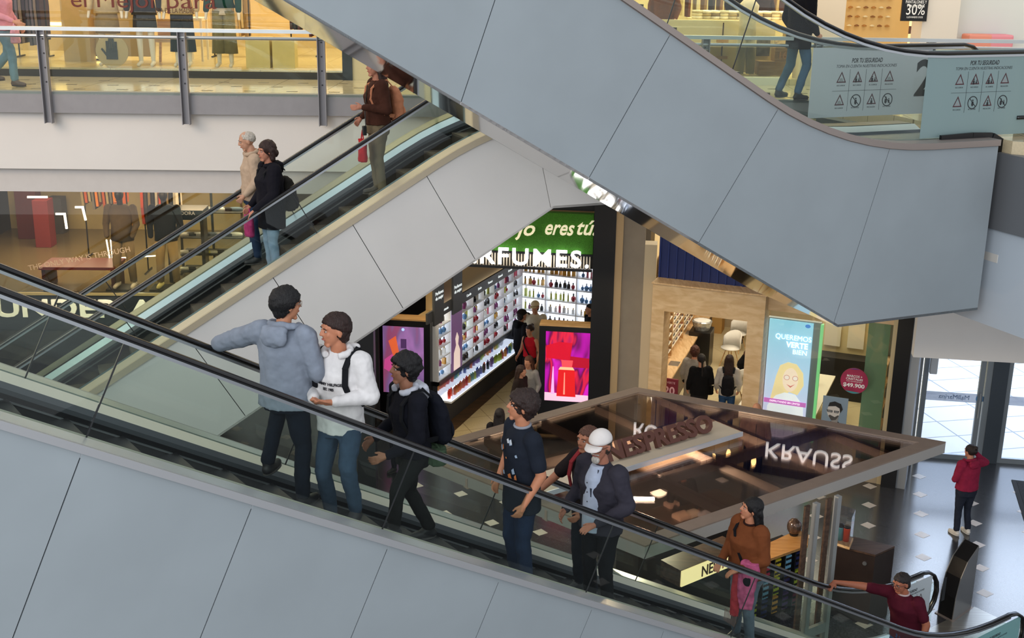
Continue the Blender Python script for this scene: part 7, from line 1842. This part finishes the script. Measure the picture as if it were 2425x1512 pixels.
# 8 maroon t-shirt, reaching along the handrail
p_, H = onstep(F1, st1, (2168, 1318), -.75, up=.99); report('maroon', H)
H = max(1.62, min(H, 1.8)); 
hw = loc_of(p_, 226, H, F1.p(F1.hit(1975, 1384, 0)[0], 0.0, F1.hit(1975, 1384, 0)[1] + .03))
sR_ = V(.2, .1, 1.38)
person('person', 'person in a maroon t-shirt and glasses leaning forward with one arm stretched to the handrail', p_, 226, H,
       dict(eR=sR_.lerp(hw, .52) + V(0, 0, .02), hR=hw, eL=V(-.27, .06, 1.13), hL=V(-.3, .16, .9), lean=V(.04, .10, -.02), yaw=-16, pitch=-14, nR=V(0, 0, 1), curl=.4, dR=V(-.1, 1, -.25), kR=V(.1, .1, .5)),
       skin_c='#a5654c', hair_c='#231c1c', hair='crop', top='tee', top_c='#4a1322', leg_c='#2f4a78', shoe_c='#c9c5bd', sleeve='short', fat=1.2, hem=.82,
       extras=[glasses('#3a3038'), collar('#b9a6a6')])
# 9-11 riders of the back escalator
st2_ = st2
p_, H = onstep(F2, st2_, (585, 306), 1.05); report('elder', H)
person('person', 'person with short white hair in a beige zip hoodie riding down the back escalator', p_, 250, H,
       dict(eL=V(-.24, -.02, 1.13), hL=V(-.2, .14, .95), eR=V(.24, -.02, 1.13), hR=V(.2, .12, .95), pitch=-16, yaw=0),
       skin_c='#b98a70', hair_c='#b9b1a6', hair='bald', top='hoodie', top_c='#b39c86', leg_c='#27364f', shoe_c='#26262a', hem=.86, extras=[hood()])
p_, H = onstep(F2, st2_, (636, 336), .55); report('woman', H)
hw = loc_of(p_, 240, H, F2.p(F2.hit(603, 500, .25)[0], .25, F2.hit(603, 506, .25)[1] + .03))
person('person', 'person with curly dark hair in a black coat holding the back escalator handrail', p_, 240, H,
       dict(eL=V(-.26, .05, 1.12), hL=hw, eR=V(.24, .0, 1.13), hR=V(.22, .2, .92), yaw=8, pitch=-4, nL=V(0, 0, 1), dL=V(0, .8, -.5)),
       skin_c='#b47a62', hair_c='#2c1712', hair='bob', top='coat', top_c='#16151c', leg_c='#7f93ab', shoe_c='#2a2c38', female=True, fat=1.16, hem=.66, wide=.95,
       extras=[hood(), backpack('#24221f', sag=.12, w=.13), bag('#a8386c', lambda C: C['P']['hR'] + V(0, .03, 0), (.12, .06, .15), 'pink_bag', .1)])
# white cuff and badge of the coat
p_, H = onstep(F2, st2_, (893, 136), .75); report('redbag', H)
person('person', 'person in a brown jacket and khaki trousers with a red bag on the back escalator', p_, 247, H,
       dict(eL=V(-.26, -.04, 1.12), hL=V(-.2, .26, 1.16), eR=V(.24, .0, 1.13), hR=V(.2, .16, .98), yaw=4, dL=V(0, 1, 0)),
       skin_c='#b47a62', hair_c='#2c1712', hair='long', top='jacket', top_c='#3f241b', leg_c='#6b5f4b', shoe_c='#3a332b', female=True, fat=1.12, hem=.92, wide=1.0,
       extras=[backpack('#b8795a', sag=.03, w=.13), bag('#b01c26', lambda C: V(-.1, .24, .86), (.11, .055, .14), 'red_paper_bag', .12), lambda C: camera_strap(C)])
# ground floor
pf = atz(2275, 1266, 0)
person('person', 'person in a raspberry padded jacket and dark leggings standing on the floor near the doors', pf, -18, 1.60,
       dict(eR=V(.36, .02, 1.38), hR=V(.16, .06, 1.57), eL=V(-.25, .03, 1.12), hL=V(-.1, .2, 1.1), kL=V(-.11, .02, .5), kR=V(.09, .02, .5), aR=V(.13, 0, .09), yaw=12, dR=V(-.4, .1, .9)),
       skin_c='#b47a62', hair_c='#241a18', hair='bun', top='jacket', top_c='#8c2440', leg_c='#262b37', shoe_c='#d8d2c8', female=True, fat=1.2, hem=.92, extras=[hood()])
def gperson(px, H, az, label, fine=False, **k):
    p = atz(px[0], px[1], H); p.z = .011
    return person('person', label, p, az, H, k.pop('pose', None), fine=fine, **k)
gperson((1234, 737), 1.75, 60, 'person in a black hoodie and dark cap standing at the back of the perfume shop', top='hoodie', top_c='#16171c', leg_c='#15161a', hair_c='#1c1614', hair='crop', extras=[hood(), cap('#2a2422')])
gperson((1268, 716), 1.78, 200, 'person in a cream sweater and cream cap behind the black hoodie in the perfume shop', top='sweater', top_c='#cfc2a6', leg_c='#a89c84', hair='crop', extras=[cap('#d8c7a0')])
gperson((1256, 772), 1.62, 215, 'person in a red strappy top with dark hair tied up in the perfume shop', pose=dict(hL=V(-.26, .1, .9), hR=V(.24, .14, 1.0)), top='top', top_c='#c01c2c', leg_c='#17161a', hair='bun', hair_c='#2a1812', sleeve='none', female=True, hem=1.0, extras=[crossbelt()])
gperson((1253, 846), 1.6, 210, 'person with loose auburn hair and a grey top facing out of the perfume shop', top='tee', top_c='#8b8886', leg_c='#1c1d22', hair='long', hair_c='#5a3424', female=True, sleeve='long')
gperson((1233, 868), 1.56, 120, 'person with long dark hair in a brown jacket by the red bottle light box', top='jacket', top_c='#2a2220', leg_c='#1c1d22', hair='long', hair_c='#33221b', female=True)
gperson((1400, 722), 1.76, 250, 'person in black half hidden behind the black column at the perfume counter', top='tee', top_c='#0f0f13', leg_c='#15161a', hair='crop')
gperson((940, 930), 1.6, 215, 'person in a dark cap and striped top walking below the left light box', top='tee', top_c='#3b3430', leg_c='#22242c', hair='crop', extras=[cap('#1d1817'), collar('#d8d2c8')])
gperson((1183, 972), 1.62, 10, 'person with dark hair seen from behind above the kiosk roof edge', top='jacket', top_c='#1d1a1c', leg_c='#22242c', hair='long', hair_c='#171012', female=True)
gperson((1793, 957), 1.7, 190, 'bald person just behind the far edge of the kiosk roof', top='tee', top_c='#c9a08c', leg_c='#2a2c33', hair=None)
gperson((1646, 824), 1.6, 15, 'person with short auburn hair in a grey checked coat inside the optician', top='coat', top_c='#9b948a', leg_c='#8a857e', hair='curly', hair_c='#4a261a', female=True, hem=.45, extras=[crossbelt()])
gperson((1662, 842), 1.62, 355, 'person with a dark ponytail in a black patterned sweater at the optician entrance', pose=dict(hR=V(.2, .24, 1.0)), top='sweater', top_c='#121214', leg_c='#1f1e20', hair='pony', hair_c='#120d0d', female=True, fat=1.15, extras=[bag('#101012', lambda C: V(.24, .1, 1.05), (.1, .07, .1), 'handbag', .05)])
gperson((1728, 844), 1.62, 10, 'person with long brown hair, pale sleeves and a black backpack at the optician entrance', top='jacket', top_c='#b5b0a8', leg_c='#2c4a70', hair='long', hair_c='#2c1812', female=True, extras=[backpack('#141419', sag=.06, w=.14)])
gperson((1774, 790), 1.5, 100, 'person in black bending over the desk inside the optician', pose=dict(lean=V(0, .26, -.06), hips=V(0, -.1, 0), eR=V(.24, .3, 1.05), hR=V(.2, .45, .9), eL=V(-.24, .3, 1.05), hL=V(-.2, .45, .9), pitch=-20), top='sweater', top_c='#0f0f12', leg_c='#1c1d22', hair='long', hair_c='#4a2a1c', female=True)
def fperson(px, H, az, label, z=.011, fine=False, **k):
    p = atz(px[0], px[1], z); return person('person', label, p, az, H, k.pop('pose', None), fine=fine, **k)
fperson((1765, 812), 1.7, 190, 'standing person in a white shirt and black trousers, cut off by the plywood portal head', top='tee', top_c='#e8e4da', leg_c='#131318', hair='short')
fperson((1945, 868), 1.72, 200, 'person in dark jeans and pale jumper behind the optician window, left of two', top='sweater', top_c='#b9a88c', leg_c='#1a2233', hair='short')
fperson((2010, 862), 1.72, 230, 'standing person in a white blouse and black trousers behind the optician window, right of two', pose=dict(kL=V(-.2, .1, .5), aL=V(-.34, .1, .09)), top='tee', top_c='#e6dcc6', leg_c='#121218', hair='long', female=True, shoe_c='#c9c5bd')
p = atz(1618, 1102, 1.62); p.z = 0.0
person('person', 'barista in a dark apron and cap working under the kiosk roof', p, 160, 1.62, dict(eL=V(-.26, .1, 1.1), hL=V(-.15, .36, 1.06), eR=V(.26, .1, 1.1), hR=V(.12, .36, 1.06), pitch=-20), fine=False, skin_c='#b5765c', top='tee', top_c='#2c2a2e', leg_c='#1c1c20', hair='short', extras=[cap('#26242a')])
# upper gallery
p = atz(22, 204, LV)
person('person', 'person in a pink jacket and flared jeans walking along the upper left gallery', p, 95, 1.66, dict(kR=V(.1, .14, .52), aR=V(.1, .16, .1), kL=V(-.1, -.02, .5), aL=V(-.1, -.3, .16), hR=V(.24, .3, 1.0)), fine=False, top='jacket', top_c='#c98a92', leg_c='#6d8490', shoe_c='#5a4a44', hair='long', female=True, wide=1.15, extras=[bag('#cf96a0', lambda C: C['P']['hR'] + V(0, 0, 0), (.12, .06, .1), 'pink_bag', .12)])
p = atz(1880, 236, LV + .02)
person('person', "person in a black coat and blue jeans behind the near escalator's glass, upper right", p, 60, 1.78, dict(kR=V(.1, .1, .5), aR=V(.1, -.02, .09), kL=V(-.1, -.02, .5), aL=V(-.1, -.2, .12)), fine=False, top='coat', top_c='#0f0f14', leg_c='#4c6580', shoe_c='#17171b', hair='short', hem=.72)
for x, w, az, tc_, lab in ((1572, 1.25, 200, '#7a4a34', 'person in a rust brown jacket browsing at the left of the upper right shop'), (1752, 3.1, 180, '#15131a', 'person in black behind the long cream clothes table'), (1800, 3.1, 160, '#2a1c1a', 'person in dark brown holding a garment behind the cream clothes table')):
    tt = fpx(FG, x, 40, w)[0]; p = FG.p(tt, w, LV + .1); person('person', lab, p, az, 1.66, None, fine=False, top='jacket', top_c=tc_, leg_c='#2c2a30', hair='long', female=True)
for o in list(scene.objects):
    if '_w' in o: del o['_w']
